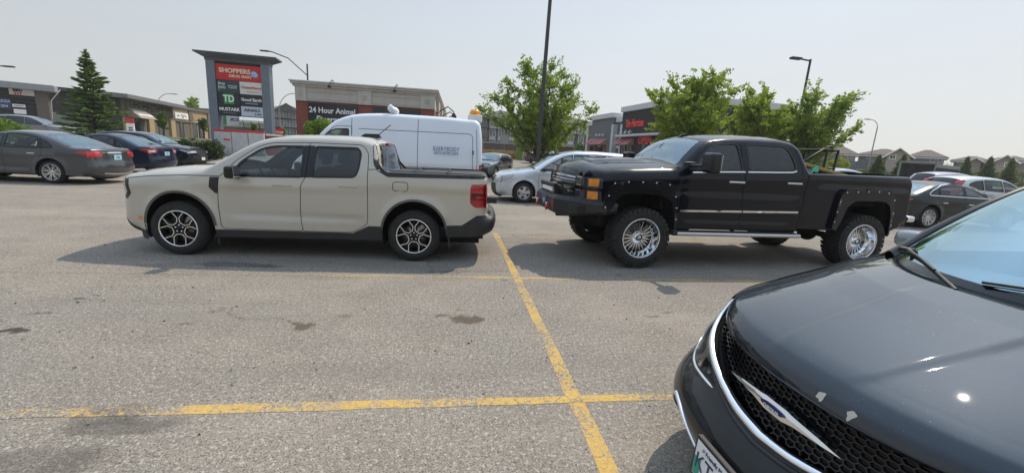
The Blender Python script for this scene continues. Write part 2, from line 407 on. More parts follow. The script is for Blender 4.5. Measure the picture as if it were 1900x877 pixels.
def asphalt_mat():
    k = NT('asphalt'); c, h, v = asphalt_color(k)
    cr = k.node('ShaderNodeTexVoronoi', feature='DISTANCE_TO_EDGE'); cr.inputs['Scale'].default_value = .30; wp = k.node('ShaderNodeVectorMath', operation='ADD'); k.L(v, wp.inputs[0]); k.L(k.noise(1.4, 5, .7, v, 'Color'), wp.inputs[1]); k.L(wp.outputs[0], cr.inputs['Vector'])
    crk = k.math('MULTIPLY', k.ramp(cr.outputs['Distance'], [(0., 1.), (.006, 0.)]), k.ramp(k.noise(.3, 2, .5, v), [(.48, 0.), (.58, .7)])); c = k.mix(crk, c, (.03, .028, .026))
    k.set(Base_Color=c, Roughness=.93); k.b.inputs['Specular IOR Level'].default_value = .25; k.bump(h, .55, .012); return k.m
def line_mat(name, wear0, wear1, xfade=None):
    k = NT(name); c, h, v = asphalt_color(k)
    y = k.mix(k.noise(5, 5, .7, v), (.56, .335, .065), (.66, .43, .11)); y = k.mix(k.ramp(k.noise(60, 4, .7, v), [(.36, .6), (.50, 0.)]), y, (.24, .17, .07)); y = k.mix(k.ramp(k.noise(1.1, 4, .6, v), [(.42, 0.), (.66, .35)]), y, (.42, .31, .15))
    w = k.math('ADD', k.math('MULTIPLY', k.noise(38, 5, .75, v), .55), k.math('MULTIPLY', k.noise(2.2, 4, .6, v), .45))
    m = k.ramp(w, [(wear0, 0.), (wear0+.07, 1.)])
    if xfade:
        s = k.node('ShaderNodeSeparateXYZ'); k.L(v, s.inputs[0]); mr = k.node('ShaderNodeMapRange'); mr.inputs[1].default_value, mr.inputs[2].default_value = xfade; mr.inputs[3].default_value = wear1; mr.inputs[4].default_value = 0.; mr.clamp = True
        k.L(s.outputs[0], mr.inputs[0]); m = k.ramp(k.math('SUBTRACT', w, mr.outputs[0]), [(wear0, 0.), (wear0+.07, 1.)])
    cr = k.node('ShaderNodeTexVoronoi', feature='DISTANCE_TO_EDGE'); cr.inputs['Scale'].default_value = 7.; wp = k.node('ShaderNodeVectorMath', operation='MULTIPLY_ADD'); k.L(k.noise(6, 4, .6, v, 'Color'), wp.inputs[0]); wp.inputs[1].default_value = (.16, .16, 0); k.L(v, wp.inputs[2]); k.L(wp.outputs[0], cr.inputs['Vector'])
    m = k.math('MULTIPLY', m, k.ramp(cr.outputs['Distance'], [(.0, .1), (.018, .35), (.03, 1.)]))
    k.set(Base_Color=k.mix(k.math('MULTIPLY', m, .93), c, y), Roughness=.85); k.b.inputs['Specular IOR Level'].default_value = .25; k.bump(h, .4, .009); return k.m
grass = plain('grass', (.085, .105, .035), .95, var=.5, scale=1.2, bump=.6, bscale=8)
dry = plain('dry_grass', (.26, .20, .09), .95, var=.35, scale=1.5, bump=.6, bscale=8)
conc = plain('concrete', (.36, .34, .31), .9, var=.12, scale=2, bump=.2, bscale=30)
far = plain('far_ground', (.16, .15, .08), .95, var=.4, scale=.15)
AS = asphalt_mat()
xs = np.r_[-900, -300, np.arange(-120, 160, 4.), 300, 900]; ys = np.r_[-900, -100, -14, np.arange(-10, 22, 8.), np.arange(22, 62, 1.5), 80, 120, 300, 1200]
sheet('ground', xs, ys, far, -.03)
sheet('parking_lot', np.r_[np.arange(-70, 90, 2.)], np.r_[-12, -6, 0, 6, 12, 18, np.arange(22, 52, 1.)], AS)
# yellow markings: stall grid
def quad_sheet(name, pts, mat, dz=.004):
    mb = MB().mat(mat); n = len(pts)//2
    P = [(x, y, Tz(x, y)+dz) for x, y in pts]; mb.add(P, [(2*i, 2*i+1, 2*i+3, 2*i+2) for i in range(n-1)], False); o = mb.build(name); tag(o, kind='structure'); return o
def line(name, a, b, wd, mat, dz=.004, n=24, seed=1):
    r = random.Random(seed); a, b = Vector(a), Vector(b); t = (b-a).normalized(); q = Vector((-t.y, t.x)); pts = []
    for i in range(n+1):
        p = a.lerp(b, i/n)+q*r.uniform(-.006, .006); w1 = wd/2+r.uniform(-.006, .006); pts += [tuple(p+q*w1), tuple(p-q*w1)]
    return quad_sheet(name, pts, mat, dz)
XA, YB, SW = .831, 2.4485, 2.739
LA = line_mat('line_paint', .44, .0); LB = line_mat('line_paint_worn', .43, .14, (-3.4, -1.2)); LC = line_mat('line_paint_faint', .47, .13, (-3.2, .2)); LD = line_mat('line_paint_far', .49, .0)
line('yellow_line', (XA+.0, -8), (XA-.0, YB+SW*2.12), .100, LA, .0012, 40)
line('yellow_line', (-9, YB+.0), (XA+5.5, YB), .085, LB, .0020, 50, 2)
line('yellow_line', (-9, YB+SW), (XA+5.5, YB+SW), .070, LC, .0020, 50, 3)
line('yellow_line', (XA, YB+2*SW), (XA+5.5, YB+2*SW), .070, LD, .0020, 30, 4)
line('yellow_line', (XA-9.5, YB-SW), (XA+5.5, YB-SW), .10, LB, .0020, 50, 5)
# verge with hedge, mailboxes and sign on the left, kerbed
def slab(name, poly, h, mat, kmat=conc, kw=.15):
    mb = MB().mat(mat); v, f = triangulate([densify(poly, .8)], gridpts(poly, 1.)); c = v[f].mean(1); f = f[inpoly(c, poly)]
    Z = T(v[:, 0], v[:, 1]); mb.add(np.c_[v, Z+h-.012], f, True); tag(mb.build(name), kind='structure')
    L = densify(poly, .8); n = len(L); cx, cy = np.mean(poly, 0); mb = MB().mat(kmat); P = []
    A = np.array(L); t = np.roll(A, -1, 0)-np.roll(A, 1, 0); t /= np.linalg.norm(t, axis=1, keepdims=True); q = np.c_[-t[:, 1], t[:, 0]]
    for d, z in ((0, -.05), (0, h-.02), (.02, h), (kw, h), (kw, h-.06)):
        B = A+q*d; P += [(x, y, Tz(*L[i])+z) for i, (x, y) in enumerate(B)]
    mb.add(P, [(r*n+i, r*n+(i+1) % n, (r+1)*n+(i+1) % n, (r+1)*n+i) for r in range(4) for i in range(n)], False); tag(mb.build('kerb'), kind='structure')
slab('verge', rounded([(-30, 24.6), (-8.2, 24.3), (-7.2, 27), (-8.5, 32.5), (-30, 32.5)], [0, 1.2, 1.2, 1., 0]), .14, conc)
sheet('lawn', np.linspace(-60, -9, 26), np.linspace(44, 56, 12), grass, .03)
sheet('road', np.linspace(-90, -7, 40), np.linspace(33, 43, 10), plain('road_pale', (.24, .23, .215), .92, var=.12, scale=1, bump=.3, bscale=20), .02)
slab('planting_island', rounded([(3.2, 25.5), (8.5, 25.5), (8.5, 28.5), (3.2, 28.5)], 1.), .14, dry)
slab('planting_island', rounded([(11.0, 20.5), (27, 20.5), (27, 23.8), (11.0, 23.8)], 1.2), .14, grass)
sheet('dry_verge', np.linspace(3, 60, 20), np.linspace(52, 60, 6), dry, .03)
sheet('far_lawn', np.linspace(24, 200, 30), np.linspace(38, 60, 12), dry, .05)
# ---------------------------------------------------------------- vehicle bodies
def smooth_profile(ctrl, step=.045):
    """ctrl: (x, z, opts) with opts r (edge radius), c (crown), t (zone tag), k=1 corner"""
    P = []; r, c, t = .06, .04, 'body'
    rows = []
    for q in ctrl:
        o = q[2] if len(q) > 2 else {}
        r = o.get('r', r); c = o.get('c', c); t = o.get('t', t); rows.append((q[0], q[1], r, c, t, o.get('k', 0)))
    n = len(rows)
    for i in range(n-1):
        a, b = rows[i], rows[i+1]
        p1, p2 = np.array(a[:2]), np.array(b[:2])
        p0 = np.array(rows[i-1][:2]) if i > 0 and not a[5] else p1-(p2-p1)
        p3 = np.array(rows[i+2][:2]) if i+2 < n and not b[5] else p2+(p2-p1)
        L = np.linalg.norm(p2-p1); m = max(1, int(round(L/step)))
        # Hermite with chord-limited tangents
        def tan(pa, pb, pc):
            d1, d2 = np.linalg.norm(pb-pa), np.linalg.norm(pc-pb)
            v = (pb-pa)/max(d1, 1e-6)*d2+(pc-pb)/max(d2, 1e-6)*d1
            return v/max(d1+d2, 1e-6)
        t1 = tan(p0, p1, p2)*L if not a[5] else (p2-p1); t2 = tan(p1, p2, p3)*L if not b[5] else (p2-p1)
        for k in range(m):
            u = k/m; h = (2*u**3-3*u*u+1)*p1+(u**3-2*u*u+u)*t1+(-2*u**3+3*u*u)*p2+(u**3-u*u)*t2
            P.append((h[0], h[1], a[2]+(b[2]-a[2])*u, a[3]+(b[3]-a[3])*u, a[4], a[5] if k == 0 else 0))
    P.append(rows[-1]); return P
def arc(cx, cz, R, a0, a1, n=20):
    return [(cx+R*math.cos(R_(a0+(a1-a0)*k/n)), cz+R*math.sin(R_(a0+(a1-a0)*k/n))) for k in range(n+1)]
class Car:
    """profile: front-low over the roof to rear-low; bottom: rear-low back to front-low with arches cut in"""
    def __init__(s, root, prof, bottom, W, plan, belt, tumble=.32, arches=(), flare=.0, lower=.05, step=.07, pstep=.045, shoulder=.0, zmid=.6, creases=()):
        s.root = root; s.pr = smooth_profile(prof, pstep); s.top = np.array([(p[0], p[1]) for p in s.pr])
        s.tr = np.array([p[2] for p in s.pr]); s.tc = np.array([p[3] for p in s.pr]); s.tt = [p[4] for p in s.pr]
        d = np.r_[0, np.cumsum(np.hypot(*np.diff(s.top, axis=0).T))]; s.ts = d
        s.W = W; s.plan = np.array(plan, float); s.belt = np.array(belt, float); s.tum = tumble; s.arches = arches
        s.flare = flare; s.lower = lower; s.step = step; s.sh = shoulder; s.zmid = zmid; s.creases = creases
        s.outline = [tuple(p) for p in s.top]+list(bottom)
        # outward normals of the profile in x,z
        t = np.gradient(s.top, axis=0); n = np.c_[-t[:, 1], t[:, 0]]; n /= np.linalg.norm(n, axis=1, keepdims=True)
        n = n if n[len(n)//2, 1] > 0 else -n
        for _ in range(2):
            m = n.copy(); m[1:-1] = (n[:-2]+2*n[1:-1]+n[2:])/4; n = m/np.linalg.norm(m, axis=1, keepdims=True)
        s.tn = n; s.ye = s.Y(s.top[:, 0], s.top[:, 1])
    def hw(s, X, Z):
        y = s.W*np.interp(X, s.plan[:, 0], s.plan[:, 1]); bz = np.interp(X, s.belt[:, 0], s.belt[:, 1])
        e = .05; q = Z-bz; up = .5*(q+np.sqrt(q*q+e*e))-e/2   # soft knee at the belt
        y = y-s.tum*np.maximum(up, 0)-.10*np.maximum(up, 0)**2
        lo = np.clip((s.zmid-Z)/s.zmid, 0, 1); y = y-s.lower*lo**2
        if s.sh: y = y+s.sh*np.exp(-((Z-bz+.10)/.07)**2)
        for (x0, x1, z0, z1, amp, wd) in s.creases:
            zc = z0+(z1-z0)*np.clip((X-x0)/(x1-x0), 0, 1); fade = np.clip((X-x0)/.25, 0, 1)*np.clip((x1-X)/.25, 0, 1)
            y = y+amp*fade*np.exp(-((Z-zc)/wd)**2)
        for (ax, az, R) in s.arches:
            d = np.hypot(X-ax, Z-az)-R; y = y+s.flare*np.exp(-(np.maximum(d, 0)/.085)**2)*(Z > az-.3)
        return y
    def Y(s, X, Z):
        X = np.asarray(X, float); Z = np.asarray(Z, float)
        d, sp = polydist(np.c_[X, Z], s.top); r = np.interp(sp, s.ts, s.tr)
        t = np.clip(1-d/r, 0, 1)*.985
        return s.hw(X, Z)-r*(1-np.sqrt(1-t*t))
    def S(s, U, V): return np.c_[U, -s.Y(U, V), V]          # near side (negative y)
    def SN(s, U, V):
        return fn_normals(s.S, U, V)
    def wrap(s, sp, v):
        """sp arclength along profile, v in -1..1"""
        x = np.interp(sp, s.ts, s.top[:, 0]); z = np.interp(sp, s.ts, s.top[:, 1]); ye = np.interp(sp, s.ts, s.ye)
        c = np.interp(sp, s.ts, s.tc)*(1-np.abs(v)**2.2); nx = np.interp(sp, s.ts, s.tn[:, 0]); nz = np.interp(sp, s.ts, s.tn[:, 1])
        return np.c_[x+nx*c, v*ye, z+nz*c]
    def front(s, U, V):                                     # (y, z) on the nose
        k = s._rng('front'); sp = np.interp(V, s.top[k, 1], s.ts[k]); ye = np.interp(sp, s.ts, s.ye)
        return s.wrap(sp, np.asarray(U)/ye)
    def rear(s, U, V):
        k = s._rng('rear')[::-1]; sp = np.interp(V, s.top[k, 1], s.ts[k]); ye = np.interp(sp, s.ts, s.ye)
        return s.wrap(sp, np.asarray(U)/ye)
    def over(s, U, V):                                      # (x, y) on hood/roof
        k = s._rng('over'); sp = np.interp(U, s.top[k, 0], s.ts[k]); ye = np.interp(sp, s.ts, s.ye)
        return s.wrap(sp, np.asarray(V)/ye)
    def _rng(s, w):
        i = int(np.argmax(s.top[:, 1]))
        if w == 'front':
            k = [0]
            for j in range(1, i):
                if s.top[j, 1] > s.top[k[-1], 1]+1e-5: k.append(j)
            return np.array(k)
        if w == 'rear':
            k = [len(s.top)-1]
            for j in range(len(s.top)-2, i, -1):
                if s.top[j, 1] > s.top[k[-1], 1]+1e-5: k.append(j)
            return np.array(k)[::-1]
        k = [0]
        for j in range(1, len(s.top)):
            if s.top[j, 0] > s.top[k[-1], 0]+1e-5: k.append(j)
        return np.array(k)
    def build(s, mat, zones, regions=(), nv=15, vin=.9, extra=None):
        """zones: tag -> (name, material, glass?, recess); regions: (name, poly, mat) cut out of the flank"""
        loops = [densify(s.outline, s.step*.8)]
        for nm, poly, m in regions: loops.append(densify(list(poly), s.step*.8))
        G = [gridpts(s.outline, s.step)]
        for q in (.02, .08, .2, .4, .68, 1.):
            A = s.top-s.tn*(s.tr*q)[:, None]; d, _ = polydist(A, s.top); A = A[(d > s.tr*q*.85) & inpoly(A, s.outline)]; G.append(A)
        for (ax, az, R) in s.arches:
            for dr in (.03, .07, .12): G.append(np.array(arc(ax, az, R+dr, 0, 180, 24)))
        G = np.vstack([g for g in G if len(g)]); G = G[inpoly(G, s.outline)]
        v, f = triangulate(loops, G); c = v[f].mean(1); ok = inpoly(c, s.outline); f = f[ok]; c = c[ok]
        P = s.S(v[:, 0], v[:, 1]); N = s.SN(v[:, 0], v[:, 1]); left = np.ones(len(f), bool); objs = {}
        parts = []
        for nm, poly, m in regions:
            k = inpoly(c, poly) & left; left &= ~k; parts.append((nm, m, f[k]))
        body = MB(); bn = []
        def put(mb, nl, ff, mt, sg, inset=0.):
            u = np.unique(ff); rm = -np.ones(len(v), int); rm[u] = np.arange(len(u)); S = np.array([1, sg, 1])
            mb.mat(mt); mb.add((P[u]-N[u]*inset)*S, rm[ff] if sg == 1 else rm[ff][:, ::-1], True); nl.extend(list(N[u]*S))
        for sg in (1, -1): put(body, bn, f[left], mat, sg)
        for nm, m, ff in parts:
            if nm is None or not len(ff): continue
            for sg in (1, -1):
                mb = MB(); nl = []; put(mb, nl, ff, m, sg, .008 if nm == 'window' or nm == 'quarter_window' else 0.)
                o = mb.build(nm, s.root); set_normals(o.data, nl); objs.setdefault(nm, []).append(o)
        # wrap-over strips
        vs = sorted(set([round(x, 3) for x in np.linspace(-1, 1, nv)]+[-vin, vin, -.965, .965])); nvv = len(vs)
        segs = []; i = 0
        while i < len(s.tt)-1:
            j = i
            while j < len(s.tt)-1 and s.tt[j] == s.tt[i]: j += 1
            segs.append((s.tt[i], i, j)); i = j
        for tg, a, b in segs:
            nm, m, gl, rec = (list(zones.get(tg, (None, mat, 0, 0)))+[0]*4)[:4]
            sp = s.ts[a:b+1]; A, B = np.meshgrid(sp, vs, indexing='ij'); Q = s.wrap(A.ravel(), B.ravel())
            if rec:
                inner = np.abs(B.ravel()) < .95; Q[inner, 2] -= rec
            ia = np.arange(len(sp)-1)[:, None]; ib = np.arange(nvv-1)[None, :]; k = (ia*nvv+ib).ravel()
            quads = np.c_[k, k+nvv, k+nvv+1, k+1]; mid = (np.array(vs)[:-1]+np.array(vs)[1:])/2; mv = np.tile(mid, len(sp)-1)
            U_, V_ = A.ravel(), B.ravel()
            NN = np.cross(s.wrap(np.clip(U_+2e-3, s.ts[0], s.ts[-1]), V_)-s.wrap(np.clip(U_-2e-3, s.ts[0], s.ts[-1]), V_), s.wrap(U_, V_+1e-3)-s.wrap(U_, V_-1e-3))
            NN /= np.maximum(np.linalg.norm(NN, axis=1, keepdims=True), 1e-9)
            def put2(mb, nl, qs, mt, off=0.):
                u = np.unique(qs); rm = -np.ones(len(Q), int); rm[u] = np.arange(len(u))
                mb.mat(mt); mb.add(Q[u]+NN[u]*off, rm[qs], True); nl.extend(list(NN[u]))
            if nm is None: put2(body, bn, quads, m)
            elif gl:
                inn = np.abs(mv) < vin
                put2(body, bn, quads[~inn], mat)
                mb = MB(); nl = []; put2(mb, nl, quads[inn], m, -.004); o = mb.build(nm, s.root); set_normals(o.data, nl); objs.setdefault(nm, []).append(o)
            else:
                mb = MB(); nl = []; put2(mb, nl, quads, m); o = mb.build(nm, s.root)
                if not rec: set_normals(o.data, nl)
                objs.setdefault(nm, []).append(o)
        if extra: extra(body)
        o = body.build('body', s.root); bn += [(0, 0, 1)]*(len(o.data.vertices)-len(bn))
        set_normals(o.data, bn); s.body = o; return objs
    def gaps(s, lines, w=.008, mat=None):
        mb = MB()
        for L, closed in lines: ribbon(mb, mat or M_seam, L, s.S, w, .0015, closed, False, True)
        return mb.build('panel_gap', s.root)
    def side(s, name, poly, mat, off=.006, thick=.012, step=.06, both=True, **k):
        o = patch(name, poly, s.S, mat, s.root, off, thick, step, **k)
        if both:
            mb = MB(); patch(name, poly, lambda U, V: s.S(U, V), mat, None, off, thick, step, out=mb, **k)
            mb.v = [(a, -b, c) for a, b, c in mb.v]; mb.f = [q[::-1] for q in mb.f]; mb.build(name, s.root)
        return o
    def nose(s, name, poly, mat, off=.006, thick=.012, step=.06, mirror=False, **k):
        o = patch(name, poly, s.front, mat, s.root, off, thick, step, flip=True, **k)
        if mirror: patch(name, [(-a, b) for a, b in poly][::-1], s.front, mat, s.root, off, thick, step, flip=True, **k)
        return o
    def tail(s, name, poly, mat, off=.006, thick=.012, step=.06, mirror=False, **k):
        o = patch(name, poly, s.rear, mat, s.root, off, thick, step, **k)
        if mirror: patch(name, [(-a, b) for a, b in poly][::-1], s.rear, mat, s.root, off, thick, step, **k)
        return o
def wheel_well(root, ax, az, R, y1, depth=.42, mat=None):
    mb = MB().mat(mat or M_under)
    for sg in (-1, 1):
        P = arc(ax, az, R+.012, -25, 205, 22); n = len(P)
        A = [(x, sg*(y1-.02), z) for x, z in P]+[(x, sg*(y1-depth), z) for x, z in P]
        mb.add(A, [(i, i+1, n+i+1, n+i) for i in range(n-1)], True)
        mb.add([(x, sg*(y1-depth), z) for x, z in P], [tuple(range(n))], False)
    return mb.build('wheel_liner', root)
def ring(mb, poly, y0, y1): mb.prism(poly, y0, y1, 'y')
def bar(mb, p0, p1, w0, w1, y0, y1, d):
    """tapered spoke in the wheel plane; y = face position (outer side is negative y)"""
    a, b = Vector(p0), Vector(p1); t = (b-a).normalized(); q = Vector((-t.y, t.x))
    c = [a+q*w0/2, a-q*w0/2, b-q*w1/2, b+q*w1/2]; ys = [y0, y0, y1, y1]
    ins = .12
    P = [(p.x, y, p.y) for p, y in zip([a+q*w0/2*(1-ins), a-q*w0/2*(1-ins), b-q*w1/2*(1-ins), b+q*w1/2*(1-ins)], ys)]
    P += [(p.x, y+.004, p.y) for p, y in zip(c, ys)]+[(p.x, y+d, p.y) for p, y in zip(c, ys)]
    F = [(0, 1, 2, 3)]+[(i, 4+i, 4+(i+1) % 4, (i+1) % 4) for i in range(4)]+[(4+i, 8+i, 8+(i+1) % 4, 4+(i+1) % 4) for i in range(4)]
    mb.add(P, F, False)
def pol(r, a): return (r*math.cos(R_(a)), r*math.sin(R_(a)))
def make_wheel(R, wd, rim, style, face=None, lugs=False, n=14, nut=5):
    """meshes for tyre and rim; outer face at y=0 looking to -y"""
    t = MB().mat(M_tyre); h = R-rim
    prof = [(rim-.012, .012), (rim+.006, .002), (rim+h*.12, -.006), (rim+h*.5, -.012), (R-.045, -.002), (R-.022, .012), (R-.006, .032), (R, .06),
            (R, wd-.06), (R-.006, wd-.032), (R-.025, wd-.01), (rim+h*.5, wd+.01), (rim, wd)]
    if not lugs:
        g = []
        for i, (a, b) in enumerate(prof):
            g.append((a, b))
            if i == 7:
                for q in (.3, .5, .7):
                    y = .06+(wd-.12)*q; g += [(R, y-.006), (R-.008, y-.004), (R-.008, y+.004), (R, y+.006)]
        prof = g
    else: prof = [(a-.012 if a > R-.03 else a, b) for a, b in prof]
    t.lathe(prof, 56)
    for rr in (rim+h*.3, rim+h*.72): t.lathe([(rr-.004, -.0085), (rr-.002, -.0125), (rr+.002, -.0125), (rr+.004, -.0085)], 56)
    if lugs:
        N = 36
        for k in range(N):
            for row, (y0, y1, sh) in enumerate(((.0, .085, 0), (.095, wd*.5-.008, .5), (wd*.5+.008, wd-.095, 0), (wd-.085, wd, .5))):
                a = 2*math.pi*(k+sh)/N; dl = 2*math.pi/N*.34*(1.0 if k % 2 else .8)
                P = []
                sk = .04*(1 if row in (0, 2) else -1)
                for r in (R-.03, R+.001):
                    for y, s2 in ((y0, -sk), (y1, sk)):
                        for b in (a-dl+s2, a+dl+s2): P.append((r*math.cos(b), y, r*math.sin(b)))
                t.add(P, [(0, 1, 3, 2), (4, 6, 7, 5), (0, 4, 5, 1), (2, 3, 7, 6), (0, 2, 6, 4), (1, 5, 7, 3)])
            a = 2*math.pi*k/N; dl = 2*math.pi/N*(.36 if k % 2 else .26); r0 = R-(.085 if k % 2 else .06)   # side biters
            P = []
            for y in (-.016, .02):
                for r in (r0, R-.004):
                    for b in (a-dl, a+dl): P.append((r*math.cos(b), y+(.012 if r > R-.01 and y < 0 else 0), r*math.sin(b)))
            t.add(P, [(0, 1, 3, 2), (4, 6, 7, 5), (0, 4, 5, 1), (2, 3, 7, 6), (0, 2, 6, 4), (1, 5, 7, 3)])
    m = MB(); dark = style == 'split'; lipm = {'split': M_machined, 'deep': M_chrome, 'dark': M_darkalloy, 'gloss': M_darkalloy}.get(style, M_alloy)
    m.mat(lipm); m.lathe([(rim+.004, .014), (rim+.005, .0), (rim-.002, -.006), (rim-.012, -.004), (rim-.014, .004)], 56)
    m.mat(M_chrome if style == 'deep' else (M_darkalloy if dark or style in ('dark', 'gloss') else M_alloy))
    m.lathe([(rim-.018, .006), (rim-.035, .05), (rim-.045, .1), (rim-.04, wd-.02), (rim, wd)] if style != 'deep' else [(rim-.018, .006), (rim-.026, .03), (rim-.03, .11), (rim*.80, .135), (rim*.77, .15), (rim*.77, wd-.04)], 56)
    dd = .11 if style == 'deep' else 0.
    m.mat(M_disc).lathe([(rim*.22, .075+dd), (rim*.70, .075+dd), (rim*.70, .095+dd), (rim*.22, .095+dd)], 32)
    m.mat(M_under).lathe([(.0, .12+dd), (rim-.03, .12+dd)], 24)
    m.mat(M_disc); m.prism([pol(rim*.80, a) for a in (15, 30, 45, 60)]+[pol(rim*.5, a) for a in (60, 15)], .06+dd*1., .11+dd)
    if style == 'split':       # five machined Y arms around a hexagonal web
        m.mat(M_darkalloy); m.lathe([(0, .018), (rim*.2, .018), (rim*.3, .03), (rim*.3, .06)], 24)
        for k in range(5):
            a = 270+72*k; ca, sa = math.cos(R_(a)), math.sin(R_(a))
            def L2(d, o): return (rim*(ca*d-sa*o), rim*(sa*d+ca*o))      # d outwards, o sideways
            m.mat(M_darkalloy)
            for o in (-.30, .30): bar(m, L2(.30, o*.45), L2(.93, o*1.02), rim*.17, rim*.13, .026, .018, .03)
            bar(m, pol(rim*.15, a+36), pol(rim*.95, a+36), rim*.13, rim*.10, .030, .020, .03)
            m.mat(M_machined); w_ = rim*.048
            pts = [L2(.955, .295), L2(.50, .30), L2(.315, .135), L2(.315, -.135), L2(.50, -.30), L2(.955, -.295)]
            for i_ in range(5): bar(m, pts[i_], pts[i_+1], w_, w_, .004 if i_ == 0 else .010, .004 if i_ == 4 else .010, .02)
            m.mat(M_chrome); c = pol(rim*.19, a+36); m.lathe([(0, .012), (.010, .012), (.012, .026)], 8, Matrix.Translation((c[0], 0, c[1])))
        m.mat(M_darkalloy); m.lathe([(0, .004), (.03, .006), (.034, .02)], 20)
    elif style == 'deep':
        m.mat(M_chrome)
        for k in range(n):
            a = 360*k/n; bar(m, pol(rim*.26, a), pol(rim*.80, a), .024, .013, .115, .125, .035)
            if k % 2 == 0: bar(m, pol(rim*.80, a), pol(rim*.90, a+4), .012, .008, .122, .06, .02)
        m.lathe([(0, .075), (.055, .075), (.06, .09), (rim*.32, .105), (rim*.34, .14)], 32)
        for k in range(8): c = pol(rim*.26, 45*k+10); m.lathe([(0, .08), (.011, .082), (.013, .11)], 6, Matrix.Translation((c[0], 0, c[1])))
        m.mat(M_blk).lathe([(.03, .0735), (.05, .0735)], 24)
    elif style in ('multi', 'dark', 'gloss'):
        m.mat(M_alloy if style != 'gloss' else M_darkalloy)
        for k in range(n):
            a = 360*k/n+(4 if k % 2 else -4); bar(m, pol(rim*.2, a), pol(rim*.95, a), rim*.10, rim*.085, .022, .008, .03)
        m.lathe([(0, .012), (rim*.14, .014), (rim*.24, .03), (rim*.24, .06)], 24)
    elif style == 'five':
        m.mat(M_alloy)
        for k in range(5):
            a = 90+72*k
            bar(m, pol(rim*.12, a), pol(rim*.93, a), rim*.34, rim*.5, .03, .012, .03)
        m.lathe([(0, .016), (rim*.16, .018), (rim*.3, .03), (rim*.3, .06)], 24)
        for k in range(5): c = pol(rim*.22, 90+72*k+36); m.mat(M_darkalloy).lathe([(0, .012), (.012, .014), (.012, .04)], 6, Matrix.Translation((c[0], 0, c[1])))
    return t.mesh('tyre'), m.mesh('rim')
def put_wheels(root, xs, yo, R, wm, toe=0):
    for x in xs:
        for sg in (-1, 1):
            w = bpy.data.objects.new('wheel', None); COL.objects.link(w); w.parent = root
            w.location = (x, sg*yo, R); w.rotation_euler = (0, R_(random.Random(x*7+sg).uniform(0, 70)), 0 if sg < 0 else math.pi)
            link('tyre', wm[0], w); link('rim', wm[1], w)
def seats(root, rows, z0, hb, yw=.36, mat=None, xs=None):
    mb = MB().mat(mat or M_seat)
    for x, full in rows:
        for y in ((-yw, yw) if not full else (-yw*1.1, 0, yw*1.1)):
            mb.cbox(x-.45, y-.24, z0-.14, x+.05, y+.24, z0, .05)
            M = Matrix.Translation((x, y, z0)) @ Matrix.Rotation(R_(12), 4, 'Y')
            mb.cbox(-.04, -.23, -.05, .1, .23, hb-.16, .05, M); mb.cbox(-.02, -.13, hb-.13, .07, .13, hb+.06, .04, M)
    return mb.build('seats', root)
def interior(root, x0, x1, W, zf, zdash, xdash, wheely=-.38, rows=None, z0=.68, hb=.62, lhd=1):
    mb = MB().mat(M_under); mb.box(x0, -W*.86, max(.28, zf-.28), x1, W*.86, zf); mb.build('cabin_floor', root)
    mb = MB().mat(M_dash); mb.cbox(xdash-.45, -W*.8, zf-.05, xdash, W*.8, zdash, .06)
    mb.cbox(xdash-.1, -.1, zf, xdash+.8, .1, zf+.2, .04); mb.build('dashboard', root)
    mb = MB().mat(M_black); c = Vector((xdash+.16, wheely, zdash-.02)); ax = Vector((1, 0, .45)).normalized(); u = Vector((0, 1, 0)); v = ax.cross(u)
    pts = [c+(u*math.cos(a)+v*math.sin(a))*.18 for a in np.linspace(0, 2*math.pi, 25)]
    mb.tube(pts, .014, 6, False); mb.tube([c-ax*.2, c], .03, 8)
    for a in (0, math.pi, 1.5*math.pi): mb.tube([c, c+(u*math.cos(a)+v*math.sin(a))*.18], .014, 5)
    mb.build('steering_wheel', root)
    if rows: seats(root, rows, z0, hb)
def mirror(root, x, y, z, mat, sx=.14, sy=.2, sz=.13, arm=None):
    for sg in (-1, 1):
        mb = MB().mat(mat); bm = bmesh.new(); bmesh.ops.create_uvsphere(bm, u_segments=12, v_segments=8, radius=1)
        for v in bm.verts:
            c = v.co; c.x = math.copysign(abs(c.x)**.6, c.x); c.y = math.copysign(abs(c.y)**.6, c.y); c.z = math.copysign(abs(c.z)**.6, c.z)
            v.co = Vector((x+c.x*sx/2-(.03 if c.y*sg > 0 else 0)*0, sg*(y+sy/2)+c.y*sy/2, z+c.z*sz/2))
        mb.bm(bm, None, True); mb.mat(M_black); mb.tube([(x, sg*(y-.05), z-sz*.35), (x, sg*(y+sy*.3), z-sz*.25)], sz*.16, 6)
        mb.mat(M_chrome); mb.box(x+sx/2+.001, sg*(y+sy/2)-sy*.38, z-sz*.36, x+sx/2+.006, sg*(y+sy/2)+sy*.38, z+sz*.36)
        mb.build('side_mirror', root)
def handle(root, x, y, z, mat, L=.2, both=True):
    for sg in ((-1, 1) if both else (-1,)):
        mb = MB().mat(mat); yy = sg*y
        mb.cbox(x-L/2, min(yy+sg*.018, yy+sg*.038), z-.014, x+L/2, max(yy+sg*.018, yy+sg*.038), z+.014, .008)
        mb.cbox(x-L/2+.01, min(yy-sg*.03, yy+sg*.022), z-.01, x-L/2+.035, max(yy-sg*.03, yy+sg*.022), z+.01, .004)
        mb.cbox(x+L/2-.035, min(yy-sg*.03, yy+sg*.022), z-.01, x+L/2-.01, max(yy-sg*.03, yy+sg*.022), z+.01, .004)
        mb.build('door_handle', root)
